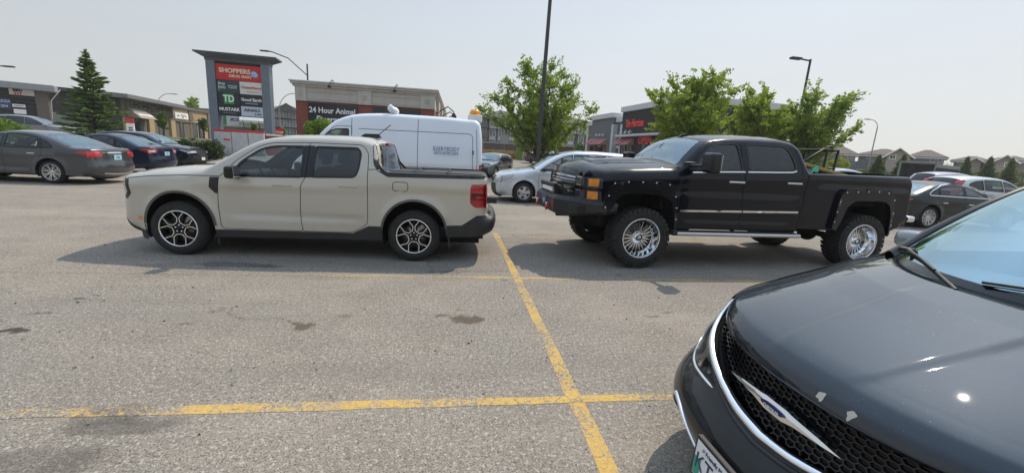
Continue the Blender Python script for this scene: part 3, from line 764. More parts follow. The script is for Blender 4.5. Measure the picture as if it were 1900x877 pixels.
def plate(root, x, y, z, front, txt='', lean=0., mat=None, tm=None):
    """licence plate 30 x 15 cm; front: faces -x"""
    mb = MB().mat(mat or M_plate); s = -1 if front else 1
    o = bpy.data.objects.new('licence_plate', None); 
    mb.cbox(-.004, -.152, -.076, .004, .152, .076, .003)
    o = mb.build('licence_plate', root, (x, y, z), (0, lean, 0))
    if txt: text(o, txt, .085, (s*.0055, 0, -.005), (R_(90), 0, R_(-90 if front else 90)), tm or M_blue, extrude=.0012, sx=.9)
    return o
# ---------------------------------------------------------------- tan pickup
def tan_truck():
    c, s_ = math.cos(-.0353), math.sin(-.0353); off = .915
    root = thing('pickup_truck', 'tan crew cab pickup with black bed cover parked before the white van', 'pickup truck',
                 (-3.6282-s_*off, 6.0321+c*off, 0), -.0353)
    pm = paint('tan_paint', (.46, .425, .355), .30, 0, 1., .30, coatrough=.02); pm.node_tree.nodes['Principled BSDF'].inputs['Coat IOR'].default_value = 1.75
    prof = [(-.60, .25, dict(t='lower', r=.22, c=.08)), (-.72, .30), (-.79, .40), (-.80, .52, dict(t='fascia')), (-.785, .75), (-.76, .93, dict(r=.2)),
            (-.69, 1.025, dict(t='hood', r=.14, c=.05)), (-.5, 1.075), (-.2, 1.118), (.1, 1.142), (.35, 1.158, dict(t='cowl', r=.07, k=1)),
            (.42, 1.195, dict(t='glass', c=.09, r=.055)), (.60, 1.315), (.84, 1.475), (.98, 1.552, dict(t='roof', c=.05, r=.06)), (1.12, 1.60), (1.40, 1.638), (1.75, 1.655), (2.1, 1.658), (2.40, 1.645),
            (2.54, 1.60, dict(t='back', k=1, r=.05, c=.04)), (2.575, 1.45), (2.60, 1.30), (2.66, 1.215, dict(t='cover', r=.03, c=.01, k=1)), (4.0, 1.238, dict(k=1)),
            (4.06, 1.222, dict(t='gate', c=.03, r=.07)), (4.075, 1.1), (4.085, .9), (4.095, .70, dict(t='rbump', r=.16, c=.05, k=1)), (4.19, .655), (4.21, .60), (4.17, .45), (4.07, .39)]
    A1 = arc(3.085, .43, .432, 0, 180, 28); A0 = arc(.04, .41, .437, 0, 180, 28)
    bottom = [(3.54, .37), (3.52, .43)]+A1+[(2.65, .30), (.49, .27), (.478, .41)]+A0+[(-.40, .20), (-.50, .20)]
    C = Car(root, prof, bottom, .925, [(-.85, .86), (-.5, .93), (-.1, .985), (.5, 1.), (3.2, 1.), (3.8, .985), (4.2, .955)],
            [(-.8, .99), (0, 1.04), (.7, 1.08), (2.3, 1.15), (2.6, 1.17), (4.2, 1.18)], .34, [(.04, .41, .437), (3.085, .43, .432)], .022, .035, .065, .04, .012, .55,
            creases=[(.52, 2.5, .56, .60, -.012, .03), (.5, 4.0, .97, 1.03, .010, .035)])
    fw = rounded([(.715, 1.098), (.80, 1.262), (1.05, 1.455), (1.21, 1.503), (1.605, 1.522), (1.595, 1.122)], [.02, .1, .1, .1, .03, .02])
    rw = rounded([(1.73, 1.130), (1.755, 1.525), (2.31, 1.535), (2.352, 1.47), (2.332, 1.26), (2.29, 1.152)], [.02, .03, .08, .06, .05, .05])
    fd = rounded([(.60, 1.105), (.562, 1.08), (.528, .76), (.556, .39), (1.596, .39), (1.566, .58), (1.584, 1.0), (1.655, 1.13), (1.675, 1.575), (1.19, 1.548), (1.03, 1.497), (.76, 1.30)], [.02, .05, .1, .06, .04, .1, .1, .04, .02, .1, .1, .1])
    rd = rounded([(1.596, .39), (1.566, .58), (1.584, 1.0), (1.655, 1.13), (1.675, 1.575), (2.37, 1.582), (2.455, 1.48), (2.458, 1.25), (2.452, .52), (2.25, .392)], [.02, .1, .1, .04, .02, .09, .1, .1, .05, .08])
    pil = [(1.595, 1.112), (1.605, 1.535), (1.745, 1.54), (1.73, 1.12)]
    sill = [(.3, .2), (.3, .375), (2.25, .385), (2.46, .49), (2.7, .495), (2.7, .2)]
    rb = [(3.3, .2), (3.3, .53), (3.74, .545), (3.95, .69), (4.3, .69), (4.3, .2)]
    fb = [(-.95, .52), (-.74, .50), (-.60, .36), (-.30, .30), (-.30, .1), (-.95, .1)]
    tl = rounded([(3.845, 1.075), (3.862, 1.125), (4.2, 1.14), (4.2, .80), (3.915, .80), (3.845, .862)], .03)
    hl = rounded([(-.9, 1.0), (-.60, .99), (-.58, .80), (-.66, .72), (-.9, .70)], .02)
    zones = dict(lower=(None, M_black), fascia=(None, pm), hood=('hood', pm), cowl=(None, M_black), glass=('windshield', M_wsh, 1), roof=('roof', pm),
                 back=('rear_window', M_dglass, 1), cover=('tonneau_cover', M_black), gate=('tailgate', pm), rbump=('rear_bumper', M_black))
    C.build(pm, zones, [('tail_light', tl, M_red), ('window', fw, M_glass), ('window', rw, M_dglass), ('door_pillar', pil, M_gloss), ('door', fd, pm), ('door', rd, pm),
                        ('sill_cladding', sill, M_black), ('rear_bumper', rb, M_black), ('front_valance', fb, M_black), ('headlight', hl, M_clearlens)], vin=.86)
    C.gaps([(fd, True), (rd, True), ([(2.458, 1.26), (2.50, 1.265), (2.62, 1.27)], False), (rounded([(2.79, .99), (2.79, 1.115), (2.995, 1.115), (2.995, .99)], .05), True),
            ([(-.62, 1.0), (-.3, 1.045), (.1, 1.075), (.56, 1.085)], False)])
    mb = MB()   # rubber frames round the windows and dark rail of the bed
    ribbon(mb, M_gloss, fw, C.S, .028, .002, True, False, True); ribbon(mb, M_gloss, rw, C.S, .028, .002, True, False, True); mb.build('window_trim', root)
    C.side('bed_rail_trim', rounded([(2.50, 1.585), (2.535, 1.60), (2.60, 1.34), (2.70, 1.235), (4.05, 1.25), (4.05, 1.205), (2.72, 1.175), (2.58, 1.25), (2.525, 1.34)], .03), M_black, .004, .01)
    mb = MB()
    for (ax, az, R, a0, a1) in ((.04, .41, .437, 2, 178), (3.085, .43, .432, 8, 175)):
        ribbon(mb, pm, arc(ax, az, R+.012, a0, a1, 30), C.S, .03, .010, False, False, True)
    mb.build('arch_lip', root)
    # vent badge on the fender, marker light, mud flaps
    C.side('fender_vent', rounded([(.452, 1.068), (.558, 1.072), (.540, .93), (.53, .855), (.505, .86), (.438, .935)], .012), M_black, .006, .012, .03)
    C.side('side_marker', rounded([(-.515, .455), (-.515, .510), (-.455, .508), (-.455, .455)], .01), M_amber, .003, .01, .03)
    C.side('tail_light_bar', [(3.86, .985), (3.86, 1.0), (4.065, 1.0), (4.065, .985)], M_gloss, .004, .008, .03)
    C.side('tail_light_bar', [(3.86, .905), (3.86, .985), (4.02, .985), (4.03, .905)], plain('smoked_red', (.10, .02, .02), .15), .005, .008, .03)
    C.side('tail_light_bar', [(3.93, .925), (3.93, .965), (4.065, .965), (4.065, .925)], M_red, .008, .008, .03)
    C.side('headlight_rim', rounded([(-.70, 1.0), (-.60, .99), (-.58, .80), (-.66, .72), (-.70, .75), (-.63, .82), (-.65, .95)], .01), M_gloss, .004, .01, .03)
    mb = MB().mat(M_black)
    for sg in (-1, 1):
        mb.prism([(.475, .42), (.50, .42), (.515, .17), (.495, .17)], sg*.70, sg*.925); mb.prism([(3.53, .52), (3.555, .5), (3.585, .2), (3.57, .2)], sg*.70, sg*.93)
    mb.build('mud_flap', root)
    # front end: grille, hood line, lamps across
    C.nose('grille', rounded([(-.56, .72), (-.56, .93), (.56, .93), (.56, .72)], .04), M_black, .006, .02)
    C.nose('grille_bar', [(-.62, .80), (-.62, .86), (.62, .86), (.62, .80)], M_gloss, .014, .02)
    C.nose('lower_grille', rounded([(-.55, .38), (-.60, .56), (.60, .56), (.55, .38)], .04), M_black, .006, .02)
    plate(root, -.895, 0, .50, True, '')
    plate(root, 4.14, 0, .83, False, '')
    C.tail('tail_light', rounded([(.80, .82), (.80, 1.13), (.95, 1.13), (.95, .82)], .02), M_red, .006, .012, .06, True)
    for x in (.0, 3.076): wheel_well(root, x+(.04 if x < 1 else .009), .42, .445, .92)
    interior(root, .48, 2.5, .9, .56, 1.12, .78, -.38, [(1.62, 0), (2.35, 1)], .80, .62)
    mb = MB().mat(M_under); mb.box(-.55, -.55, .22, 4.0, .55, .34); mb.box(2.7, -.8, .34, 4.05, .8, .50); mb.tube([(2.2, .3, .26), (3.9, .35, .28)], .05, 8)
    mb.box(-.1, -.7, .3, .1, .7, .4); mb.box(3.0, -.7, .3, 3.15, .7, .4); mb.build('underbody', root)
    t, r = make_wheel(.363, .225, .243, 'split'); put_wheels(root, (0., 3.076), .915, .363, (t, r))
    for k in root.children:
        if k.name.startswith('wheel') and 'liner' not in k.name: k.rotation_euler[1] = 0
    # mirrors: door mounted
    for sg in (-1, 1):
        mb = MB().mat(M_gloss); mb.cbox(.745, min(sg*.99, sg*1.17), 1.075, .865, max(sg*.99, sg*1.17), 1.235, .035); mb.mat(M_black)
        mb.cbox(.74, min(sg*.86, sg*1.02), 1.065, .83, max(sg*.86, sg*1.02), 1.115, .02); mb.mat(M_chrome).box(.866, min(sg*1.0, sg*1.16), 1.09, .87, max(sg*1.0, sg*1.16), 1.22)
        mb.build('side_mirror', root)
    for x, z in ((1.355, 1.005), (2.205, 1.03)): handle(root, x, .915, z, pm, .25)
    # roof antenna fin and rod, high brake light
    mb = MB().mat(M_black); mb.prism([(2.14, 1.70), (2.22, 1.755), (2.42, 1.76), (2.46, 1.70)], -.05, .05); mb.tube([(2.42, -.02, 1.75), (2.60, -.02, 1.905)], .006, 6)
    mb.build('roof_antenna', root)
    mb = MB().mat(M_red); mb.cbox(2.555, -.18, 1.60, 2.60, .18, 1.635, .01); mb.build('brake_light', root)
    mb = MB().mat(M_black)
    mb.cbox(4.08, -.62, .84, 4.24, -.40, .93, .01); mb.build('tailgate_step', root)
    mb = MB().mat(M_black)
    for x in (3.05, 3.5): mb.box(x, -.80, 1.262, x+.015, .80, 1.272)
    mb.box(2.72, -.84, 1.252, 4.0, -.80, 1.262); mb.box(2.72, .80, 1.252, 4.0, .84, 1.262); mb.build('cover_ribs', root)
    mb = MB().mat(M_wht); mb.box(2.0, -.1, 1.20, 2.01, .08, 1.36); mb.build('paper_sheet', root)
    return root
# ---------------------------------------------------------------- black lifted pickup
def black_truck():
    th = .047; c, s_ = math.cos(th), math.sin(th); off = 1.05
    root = thing('pickup_truck', 'black lifted crew cab pickup with steel bumper, bolted fender flares and chrome deep wheels', 'pickup truck',
                 (2.7518-s_*off, 5.7861+c*off, 0), th)
    pm = paint("black_paint", (.003, .0045, .010), .22, 0, .55, .04, .0, (.08, .07, .055), coatrough=.02, spec=.10)
    fm = paint("black_flare", (.006, .0065, .009), .30, 0, .6, .08, .0, (.10, .085, .065), spec=.2)
    prof = [(-.70, .80, dict(t='val', r=.2, c=.09)), (-.83, .86), (-.865, .95, dict(t='fascia')), (-.88, 1.15), (-.875, 1.30), (-.855, 1.365, dict(r=.13)), (-.80, 1.405, dict(t='hood', r=.15, c=.10)),
            (-.55, 1.44), (0, 1.478), (.42, 1.50, dict(t='cowl', k=1)), (.54, 1.525, dict(t='glass', c=.11, r=.07)), (.73, 1.695), (.88, 1.83), (1.00, 1.915, dict(t='roof', r=.09, c=.075)),
            (1.2, 1.962), (1.6, 1.998), (2.0, 2.008), (2.36, 1.998), (2.52, 1.96), (2.585, 1.90, dict(t='back', c=.05, r=.07)), (2.67, 1.72), (2.725, 1.58), (2.735, 1.52, dict(t='bed', k=1, r=.03, c=0)),
            (4.72, 1.545, dict(k=1, t='gate', r=.06, c=.03)), (4.765, 1.47), (4.80, 1.30), (4.83, .95), (4.82, .80, dict(t='under', k=1)), (4.70, .72)]
    F0 = rounded([(.505, .60), (.46, .87), (.39, 1.04), (.24, 1.11), (-.27, 1.105), (-.40, 1.07), (-.51, .86), (-.57, .78)], [.0, .05, .1, .1, .1, .1, .05, 0])
    F1 = rounded([(4.40, .60), (4.37, .89), (4.31, 1.07), (4.20, 1.137), (3.62, 1.13), (3.49, 1.03), (3.43, .80), (3.36, .645)], [.0, .05, .1, .1, .1, .1, .05, 0])
    bottom = [(4.55, .66)]+F1+[(2.70, .645), (2.66, .615), (.56, .60)]+F0+[(-.66, .77)]
    C = Car(root, prof, bottom, 1.0, [(-.95, .90), (-.6, .965), (-.2, .995), (.5, 1.), (3.2, 1.), (4.3, 1.), (4.85, .985)],
            [(-.9, 1.33), (0, 1.40), (.7, 1.43), (2.6, 1.505), (4.9, 1.53)], .30, [], 0., .045, .085, .05, .012, 1.0,
            creases=[(.3, 2.7, 1.15, 1.20, -.012, .05), (2.8, 4.8, 1.28, 1.30, .012, .04), (.55, 2.66, .76, .77, -.012, .04)])
    fw = rounded([(.775, 1.475), (.80, 1.56), (.905, 1.735), (1.06, 1.86), (1.18, 1.892), (1.50, 1.905), (1.565, 1.512)], [.02, .05, .1, .1, .05, .06, .03])
    rw = rounded([(1.675, 1.518), (1.655, 1.91), (2.33, 1.915), (2.43, 1.80), (2.50, 1.60), (2.45, 1.54)], [.03, .05, .09, .1, .08, .05])
    fd = rounded([(.57, 1.50), (.545, 1.2), (.585, .645), (1.64, .65), (1.618, 1.1), (1.605, 1.47), (1.57, 1.55), (1.54, 1.955), (1.06, 1.925), (.88, 1.80), (.70, 1.56)], [.05, .1, .06, .04, .1, .1, .03, .03, .1, .1, .05])
    rd = rounded([(1.64, .65), (1.618, 1.1), (1.605, 1.47), (1.57, 1.55), (1.54, 1.955), (2.42, 1.955), (2.53, 1.83), (2.61, 1.55), (2.655, 1.0), (2.60, .70), (2.53, .655)], [.02, .1, .1, .03, .03, .1, .1, .1, .1, .06, .06])
    zones = dict(val=(None, M_black), fascia=('grille', M_gloss), hood=('hood', pm), cowl=(None, M_black), glass=('windshield', M_wsh, 1), roof=('roof', pm),
                 back=('rear_window', M_dglass, 1), bed=('truck_bed', M_black, 0, .52), gate=('tailgate', pm), under=(None, M_black))
    C.build(pm, zones, [('window', fw, M_glass), ('window', rw, M_dglass), ('door', fd, pm), ('door', rd, pm)], vin=.88, nv=17)
    C.gaps([(fd, True), (rd, True), ([(.50, 1.44), (.2, 1.425), (-.3, 1.39), (-.7, 1.355)], False)], .010)
    mb = MB(); ribbon(mb, M_seam, [(2.735, 1.50), (2.72, 1.0), (2.69, .66)], C.S, .035, .003, False, False, True); mb.build('cab_gap', root)
    mb = MB(); ribbon(mb, M_black, fw, C.S, .03, .002, True, False, True); ribbon(mb, M_black, rw, C.S, .03, .002, True, False, True)
    mb.build('window_trim', root)
    mb = MB(); ribbon(mb, M_chrome, [(.72, 1.447), (1.2, 1.475), (1.60, 1.492)], C.S, .018, .006, False, False, True); ribbon(mb, M_chrome, [(1.645, 1.493), (2.2, 1.512), (2.42, 1.522), (2.50, 1.545)], C.S, .018, .006, False, False, True)
    mb.build('belt_moulding', root)
    C.side('chrome_strip', [(.60, .860), (.60, .888), (1.635, .905), (1.635, .877)], M_chrome, .008, .015)
    C.side('chrome_strip', [(1.655, .877), (1.655, .905), (2.64, .922), (2.645, .894)], M_chrome, .008, .015)
    # bolted flares
    FO0 = [(.535, .60), (.50, 1.0), (.465, 1.17), (.395, 1.282), (.24, 1.302), (-.30, 1.292), (-.52, 1.225), (-.60, 1.02), (-.64, .80)]
    FO1 = [(4.43, .56), (4.415, 1.06), (4.36, 1.25), (4.23, 1.325), (3.40, 1.308), (3.335, 1.22), (3.30, .98), (3.27, .655)]
    for FO, FI in ((FO0, F0), (FO1, F1)):
        poly = rounded(FO, .05)+FI[::-1]
        C.side('fender_flare', poly, fm, .062, .075, .05)
    mb = MB().mat(M_black); mb.lathe([(.019, 0), (.017, .004), (.0, .004)], 10, axis='z'); mb.mat(M_chrome).lathe([(.011, .003), (.008, .009), (0, .010)], 8, axis='z'); bolt = mb.mesh('flare_bolt')
    for P in ([(-.494, 1.244), (-.294, 1.27), (-.084, 1.278), (.127, 1.28), (.34, 1.265), (-.56, 1.06), (-.585, .90), (.465, 1.08), (.495, .92), (.51, .75)], [(3.414, 1.27), (3.614, 1.278), (3.814, 1.285), (4.017, 1.29), (4.214, 1.282), (3.33, 1.10), (3.31, .94), (3.295, .78), (4.37, 1.16), (4.40, .95), (4.41, .75)]):
        U = np.array([p[0] for p in P]); V = np.array([p[1] for p in P]); Q = C.S(U, V); N = C.SN(U, V)
        for q, n in zip(Q, N):
            for sg in (-1, 1):
                p = Vector(q)+Vector(n)*.062; n_ = Vector(n)
                if sg > 0: p.y *= -1; n_.y *= -1
                M = Matrix.Translation(p) @ n_.to_track_quat('Z', 'Y').to_matrix().to_4x4(); o = link('flare_bolt', bolt, root); o.matrix_local = M
    # hood power dome and scoop
    def dome(U, V):
        P = C.over(U, V); lat = ss(.50, .36, np.abs(V)) if 0 else 1-ss(.36, .50, np.abs(V)); P[:, 2] += .004+.032*lat*ss(-.80, -.50, U)*(1-ss(.1, .36, U)); return P
    patch('hood_dome', rounded([(-.78, -.40), (-.60, -.55), (.36, -.56), (.38, 0), (.36, .56), (-.60, .55), (-.78, .40), (-.80, 0)], .08), lambda U, V: dome(U, V), pm, root, .0, .01, .05)
    def dome2(U, V): return dome(U, V)
    patch('hood_scoop', rounded([(-.47, -.10), (-.42, -.20), (-.31, -.18), (-.31, .18), (-.42, .20), (-.47, .10)], .02), dome2, M_black, root, .006, .02, .05)
    mb = MB().mat(M_chrome); mb.tube([Vector(dome2(np.array([-.46]), np.array([y]))[0])+Vector((0, 0, .018)) for y in np.linspace(-.15, .15, 7)], .006, 5); mb.build('scoop_trim', root)
    # grille: chrome bars, badge, stacked lamps
    for z0, z1 in ((1.262, 1.282), (1.225, 1.241), (1.185, 1.201), (1.055, 1.071), (1.015, 1.031), (.972, .988)):
        C.nose('grille_bar', [(-.60, z0), (-.60, z1), (.60, z1), (.60, z0)], M_chrome, .03, .03)
    C.nose('grille_panel', [(-.60, 1.10), (-.60, 1.16), (.60, 1.16), (.60, 1.10)], plain('dark_chrome', (.16, .165, .17), .2, .9), .034, .03)
    C.nose('badge', [(-.15, 1.115), (-.15, 1.150), (-.055, 1.150), (-.055, 1.175), (.055, 1.175), (.055, 1.150), (.15, 1.150), (.15, 1.115), (.055, 1.115), (.055, 1.09), (-.055, 1.09), (-.055, 1.115)], M_blk, .055, .02, .04)
    C.nose('nose_cap', rounded([(-.70, 1.305), (-.66, 1.36), (.66, 1.36), (.70, 1.305)], .02), pm, .035, .03)
    C.nose('front_panel', [(-.72, .90), (-.72, .955), (.72, .955), (.72, .90)], pm, .03, .03)
    dl = plain('lamp_smoke', (.045, .048, .052), .1)
    for z0, z1 in ((1.17, 1.30), (.985, 1.115)):
        C.nose('headlight', rounded([(.62, z0), (.62, z1), (.845, z1), (.845, z0)], .015), dl, .03, .03, .04, True)
        C.nose('headlight_frame', [(.79, z0+.02), (.79, z1-.02), (.64, z1-.02), (.64, z1-.004), (.825, z1-.004), (.825, z0+.004), (.64, z0+.004), (.64, z0+.02)], plain('lamp_frame', (.42, .43, .45), .2, .6), .034, .01, .04, True)
        C.side('turn_signal', rounded([(-.825, z0+.008), (-.825, z1-.012), (-.705, z1-.012), (-.70, z0+.008)], .010), M_amber, .012, .03, .03)
        C.side('headlight_side', rounded([(-.915, z0-.015), (-.915, z1), (-.655, z1), (-.64, z0-.015)], .02), dl, .006, .02, .04)
    C.side('lamp_divider', [(-.93, 1.115), (-.93, 1.155), (-.65, 1.155), (-.65, 1.115)], M_gloss, .008, .02, .04)
    # steel bumper
    bm_ = plain('bumper_steel', (.018, .018, .018), .5, bump=.3, bscale=400)
    mb = MB().mat(bm_)
    top = [(-1.36, 0), (-1.36, .56), (-1.20, .80), (-.62, 1.02), (-.42, 1.03), (-.42, .80), (-.85, .62), (-.95, 0)]
    full = top+[(x, -y) for x, y in top[::-1] if y]
    n = len(full)
    def lay(z, inset, dx=0.): return [(x+(inset if x < -.9 else inset*.4)+dx, y*(1-inset*.3), z) for x, y in full]
    L = [lay(.70, .10), lay(.745, .0), lay(.95, .0), lay(1.01, .07)]
    # taper the wings: thinner towards the wheels
    for k, l in enumerate(L):
        L[k] = [(x, y, z+((.10 if k < 2 else -.06)*max(0, (x+1.2)/.75) if x > -1.2 else 0)) for x, y, z in l]
    mb.add([p for l in L for p in l], [(i+a*n, (i+1) % n+a*n, (i+1) % n+(a+1)*n, i+(a+1)*n) for a in range(3) for i in range(n)]+[tuple(range(n)), tuple(range(3*n, 4*n))[::-1]])
    mb.build('front_bumper', root)
    mb = MB().mat(bm_)
    for sg in (-1, 1):
        mb.prism([(-1.30, 1.0), (-1.10, 1.0), (-1.14, 1.10), (-1.27, 1.165), (-1.335, 1.165)], sg*.36, sg*.40)
        P = [(-1.335, sg*.36, 1.165), (-1.25, sg*.36, 1.165), (-1.335, sg*.36, 1.135), (-1.25, sg*.36, 1.135)]
    mb.cbox(-1.34, -.40, 1.12, -1.25, .40, 1.168, .012)
    mb.prism([(-1.18, 1.0), (-1.05, 1.0), (-1.24, 1.15), (-1.28, 1.15)], -.62, -.37); mb.prism([(-1.18, 1.0), (-1.05, 1.0), (-1.24, 1.15), (-1.28, 1.15)], .37, .62)
    mb.build('bumper_hoop', root)
    mb = MB().mat(M_wht); mb.cbox(-1.33, -.30, 1.035, -1.27, .30, 1.10, .01); mb.build('light_bar', root)
    mb = MB().mat(M_redp)
    for sg in (-1, 1):
        for q in (0, .055): M = Matrix.Translation((-1.362, sg*(.46+q), .80)); mb.prism([(-.0, 0), (0.02, 0), (.045, .12), (.025, .12)], 0, .004, 'x', M)
    mb.build('red_slash', root)
    for sg in (-1, 1):
        mb = MB().mat(M_chrome); mb.cbox(-1.43, sg*.30-.03, .80, -1.36, sg*.30+.03, .86, .008)
        mb.tube([(-1.41, sg*.30-.05, .84), (-1.41, sg*.30+.05, .84)], .016, 8); mb.mat(M_redp)
        mb.tube([(-1.41+.0*a, sg*.30+.045*math.cos(a), .80+.05*math.sin(a)) for a in np.linspace(math.pi, 2*math.pi, 9)], .014, 7)
        mb.tube([(-1.41, sg*.30-.045, .80), (-1.41, sg*.30-.045, .85)], .014, 7); mb.tube([(-1.41, sg*.30+.045, .80), (-1.41, sg*.30+.045, .85)], .014, 7)
        mb.build('tow_shackle', root)
    plate(root, -1.368, 0, .87, True, 'LJR', mat=plain('plate_dark', (.02, .04, .12), .3), tm=M_wht)
    mb = MB().mat(M_under)
    for sg in (-1, 1):
        M = Matrix.Translation((-1.0, sg*.93, .845)) @ Matrix.Rotation(sg*R_(-21), 4, 'Z'); mb.box(-.09, -.008, -.045, .13, .008, .045, M)
    mb.build('bumper_recess', root)
    for o in root.children:      # bumper sits close under the grille
        n_ = o.name.split('.')[0]
        if n_ in ('front_bumper', 'bumper_hoop', 'light_bar', 'red_slash', 'tow_shackle', 'bumper_recess'): o.scale.x = .87; o.location.x = -.42*.13
        elif n_ == 'licence_plate': o.location.x = -.42+(o.location.x+.42)*.87
    # running board, chassis
    for sg in (-1, 1):
        mb = MB().mat(M_alloy); mb.cbox(.52, min(sg*.98, sg*1.13), .515, 2.66, max(sg*.98, sg*1.13), .575, .02)
        mb.mat(M_black).box(.55, min(sg*.97, sg*1.10), .574, 2.63, max(sg*.97, sg*1.10), .582)
        for x in (.75, 1.6, 2.45): mb.tube([(x, sg*1.0, .545), (x, sg*.75, .62)], .02, 6)
        mb.mat(M_black).cbox(.46, min(sg*.9, sg*1.12), .515, .52, max(sg*.9, sg*1.12), .60, .01)
        mb.build('running_board', root)
    mb = MB().mat(M_under)
    for sg in (-1, 1):
        mb.box(-.9, sg*.42-.04, .55, 4.7, sg*.42+.04, .70); mb.tube([(.15, sg*.62, .45), (.3, sg*.55, 1.0)], .035, 8); mb.tube([(3.8, sg*.62, .45), (3.65, sg*.55, .95)], .035, 8)
        mb.tube([(3.3, sg*.5, .55), (3.9, sg*.5, .42), (4.5, sg*.5, .60)], .035, 6); mb.box(-.05, sg*.5-.15, .36, .10, sg*.75+.1, .50)
    mb.tube([(3.92, -.85, .45), (3.92, .85, .45)], .05, 10); mb.tube([(.02, -.85, .45), (.02, .85, .45)], .045, 8)
    bm = bmesh.new(); bmesh.ops.create_uvsphere(bm, u_segments=14, v_segments=10, radius=.17); mb.bm(bm, Matrix.Translation((3.92, 0, .45)), True)
    mb.tube([(1.2, 0, .60), (3.8, 0, .47)], .045, 8); mb.cbox(.2, -.3, .45, 1.3, .3, .8, .05); mb.cbox(-.5, -.4, .50, .2, .4, .8, .05); mb.box(2.1, .2, .45, 3.2, .6, .62)
    mb.tube([(1.3, -.25, .52), (3.2, -.3, .52), (3.6, -.5, .6), (4.5, -.6, .6)], .05, 8)
    mb.box(-.6, -.8, .62, -.55, .8, .82); mb.build('chassis', root)
    mb = MB().mat(M_under)
    for sg in (-1, 1):
        for FI in (F0, F1):
            q = densify(FI, .15, False); n = len(q); P = [(x, sg*.98, z+.0) for x, z in q]+[(x, sg*.45, z+.02) for x, z in q]
            mb.add(P, [(i, i+1, n+i+1, n+i) for i in range(n-1)], False); mb.add([(x, sg*.45, z+.02) for x, z in q], [tuple(range(n))], False)
    mb.build('wheel_liner', root)
    interior(root, .55, 2.66, .97, .9, 1.47, .85, -.42, [(1.60, 0), (2.45, 1)], 1.14, .66)
    t, r = make_wheel(.45, .33, .295, 'deep', lugs=True, n=22); put_wheels(root, (0., 3.92), 1.05, .45, (t, r))
    # towing mirrors
    for sg in (-1, 1):
        mb = MB().mat(M_gloss); mb.cbox(.70, min(sg*1.20, sg*1.44), 1.46, .87, max(sg*1.20, sg*1.44), 1.735, .035)
        mb.mat(M_black); mb.tube([(.68, sg*.93, 1.545), (.74, sg*1.25, 1.55)], .022, 6); mb.tube([(.68, sg*.93, 1.49), (.74, sg*1.25, 1.50)], .022, 6)
        mb.cbox(.60, min(sg*.90, sg*.98), 1.45, .80, max(sg*.90, sg*.98), 1.60, .02); mb.mat(M_chrome).box(.871, min(sg*1.22, sg*1.42), 1.50, .876, max(sg*1.22, sg*1.42), 1.71)
        mb.build('side_mirror', root)
    for x, z in ((1.465, 1.335), (2.475, 1.355)): handle(root, x, .995, z, M_chrome, .27)
    mb = MB().mat(M_black); mb.prism([(1.0, 1.985), (1.06, 2.045), (1.16, 2.065), (1.16, 1.985)], -.035, .035); mb.build('roof_antenna', root)
    # rear bumper
    mb = MB().mat(M_black); mb.cbox(4.80, -.86, .70, 4.98, .86, .86, .03); mb.mat(M_chrome); mb.cbox(4.84, -.98, .80, 5.0, .98, .90, .03); mb.build('rear_bumper', root)
    C.tail('tail_light', rounded([(.80, 1.05), (.80, 1.45), (.90, 1.45), (.90, 1.05)], .02), M_red, .012, .02, .06, True)
    plate(root, 4.99, 0, .80, False, '')
    return root
def rack_in_bed():
    g = 'load in the black pickup bed'
    T = Matrix.Translation((2.7518-math.sin(.047)*1.05, 5.7861+math.cos(.047)*1.05, 0)) @ Matrix.Rotation(.047, 4, 'Z')
    o = bpy.data.objects.new('tubular_rack', None); COL.objects.link(o); o.matrix_world = T
    tag(o, 'black tubular steel rack standing in the bed of the black pickup', 'rack', g)
    for sg in (-.15, .55):
        mb = MB().mat(M_black); mb.tube([(4.02, sg, 1.02), (4.10, sg, 1.94), (3.78, sg, 1.945), (3.15, sg, 1.55), (3.15, sg, 1.02)], .022, 7); mb.tube([(3.83, sg, 1.02), (3.86, sg, 1.94)], .02, 7)
        mb.tube([(3.86, sg, 1.62), (4.07, sg, 1.62)], .018, 6); mb.build('side_frame', o)
    mb = MB().mat(M_black)
    for x, z in ((4.10, 1.94), (3.80, 1.94), (3.15, 1.55)): mb.tube([(x, -.15, z), (x, .55, z)], .02, 6)
    mb.build('cross_bar', o)
    mb = MB().mat(plain('yellow_wood', (.40, .27, .07), .6, var=.3)); M = T @ Matrix.Translation((3.45, -.45, 1.60)) @ Matrix.Rotation(R_(10.5), 4, 'Y')
    mb.cbox(-.75, -.09, -.025, .85, .09, .025, .006); o = mb.build('plank'); o.matrix_world = M
    tag(o, 'long yellow plank slanting over the side of the black pickup bed', 'plank', g)
    mb = MB().mat(plain('green_strap', (.10, .55, .36), .6)); mb.box(-.03, -.096, -.031, .03, .096, .031); mb.cbox(-.08, -.12, -.09, .05, -.09, -.03, .01)
    mb.tube([(.0, -.1, -.03), (-.10, -.13, -.12)], .012, 5); o = mb.build('strap'); o.matrix_world = M @ Matrix.Translation((-.16, 0, 0))
    tag(o, 'mint green strap tied round the yellow plank', 'strap', g)
tan_truck(); black_truck(); rack_in_bed()
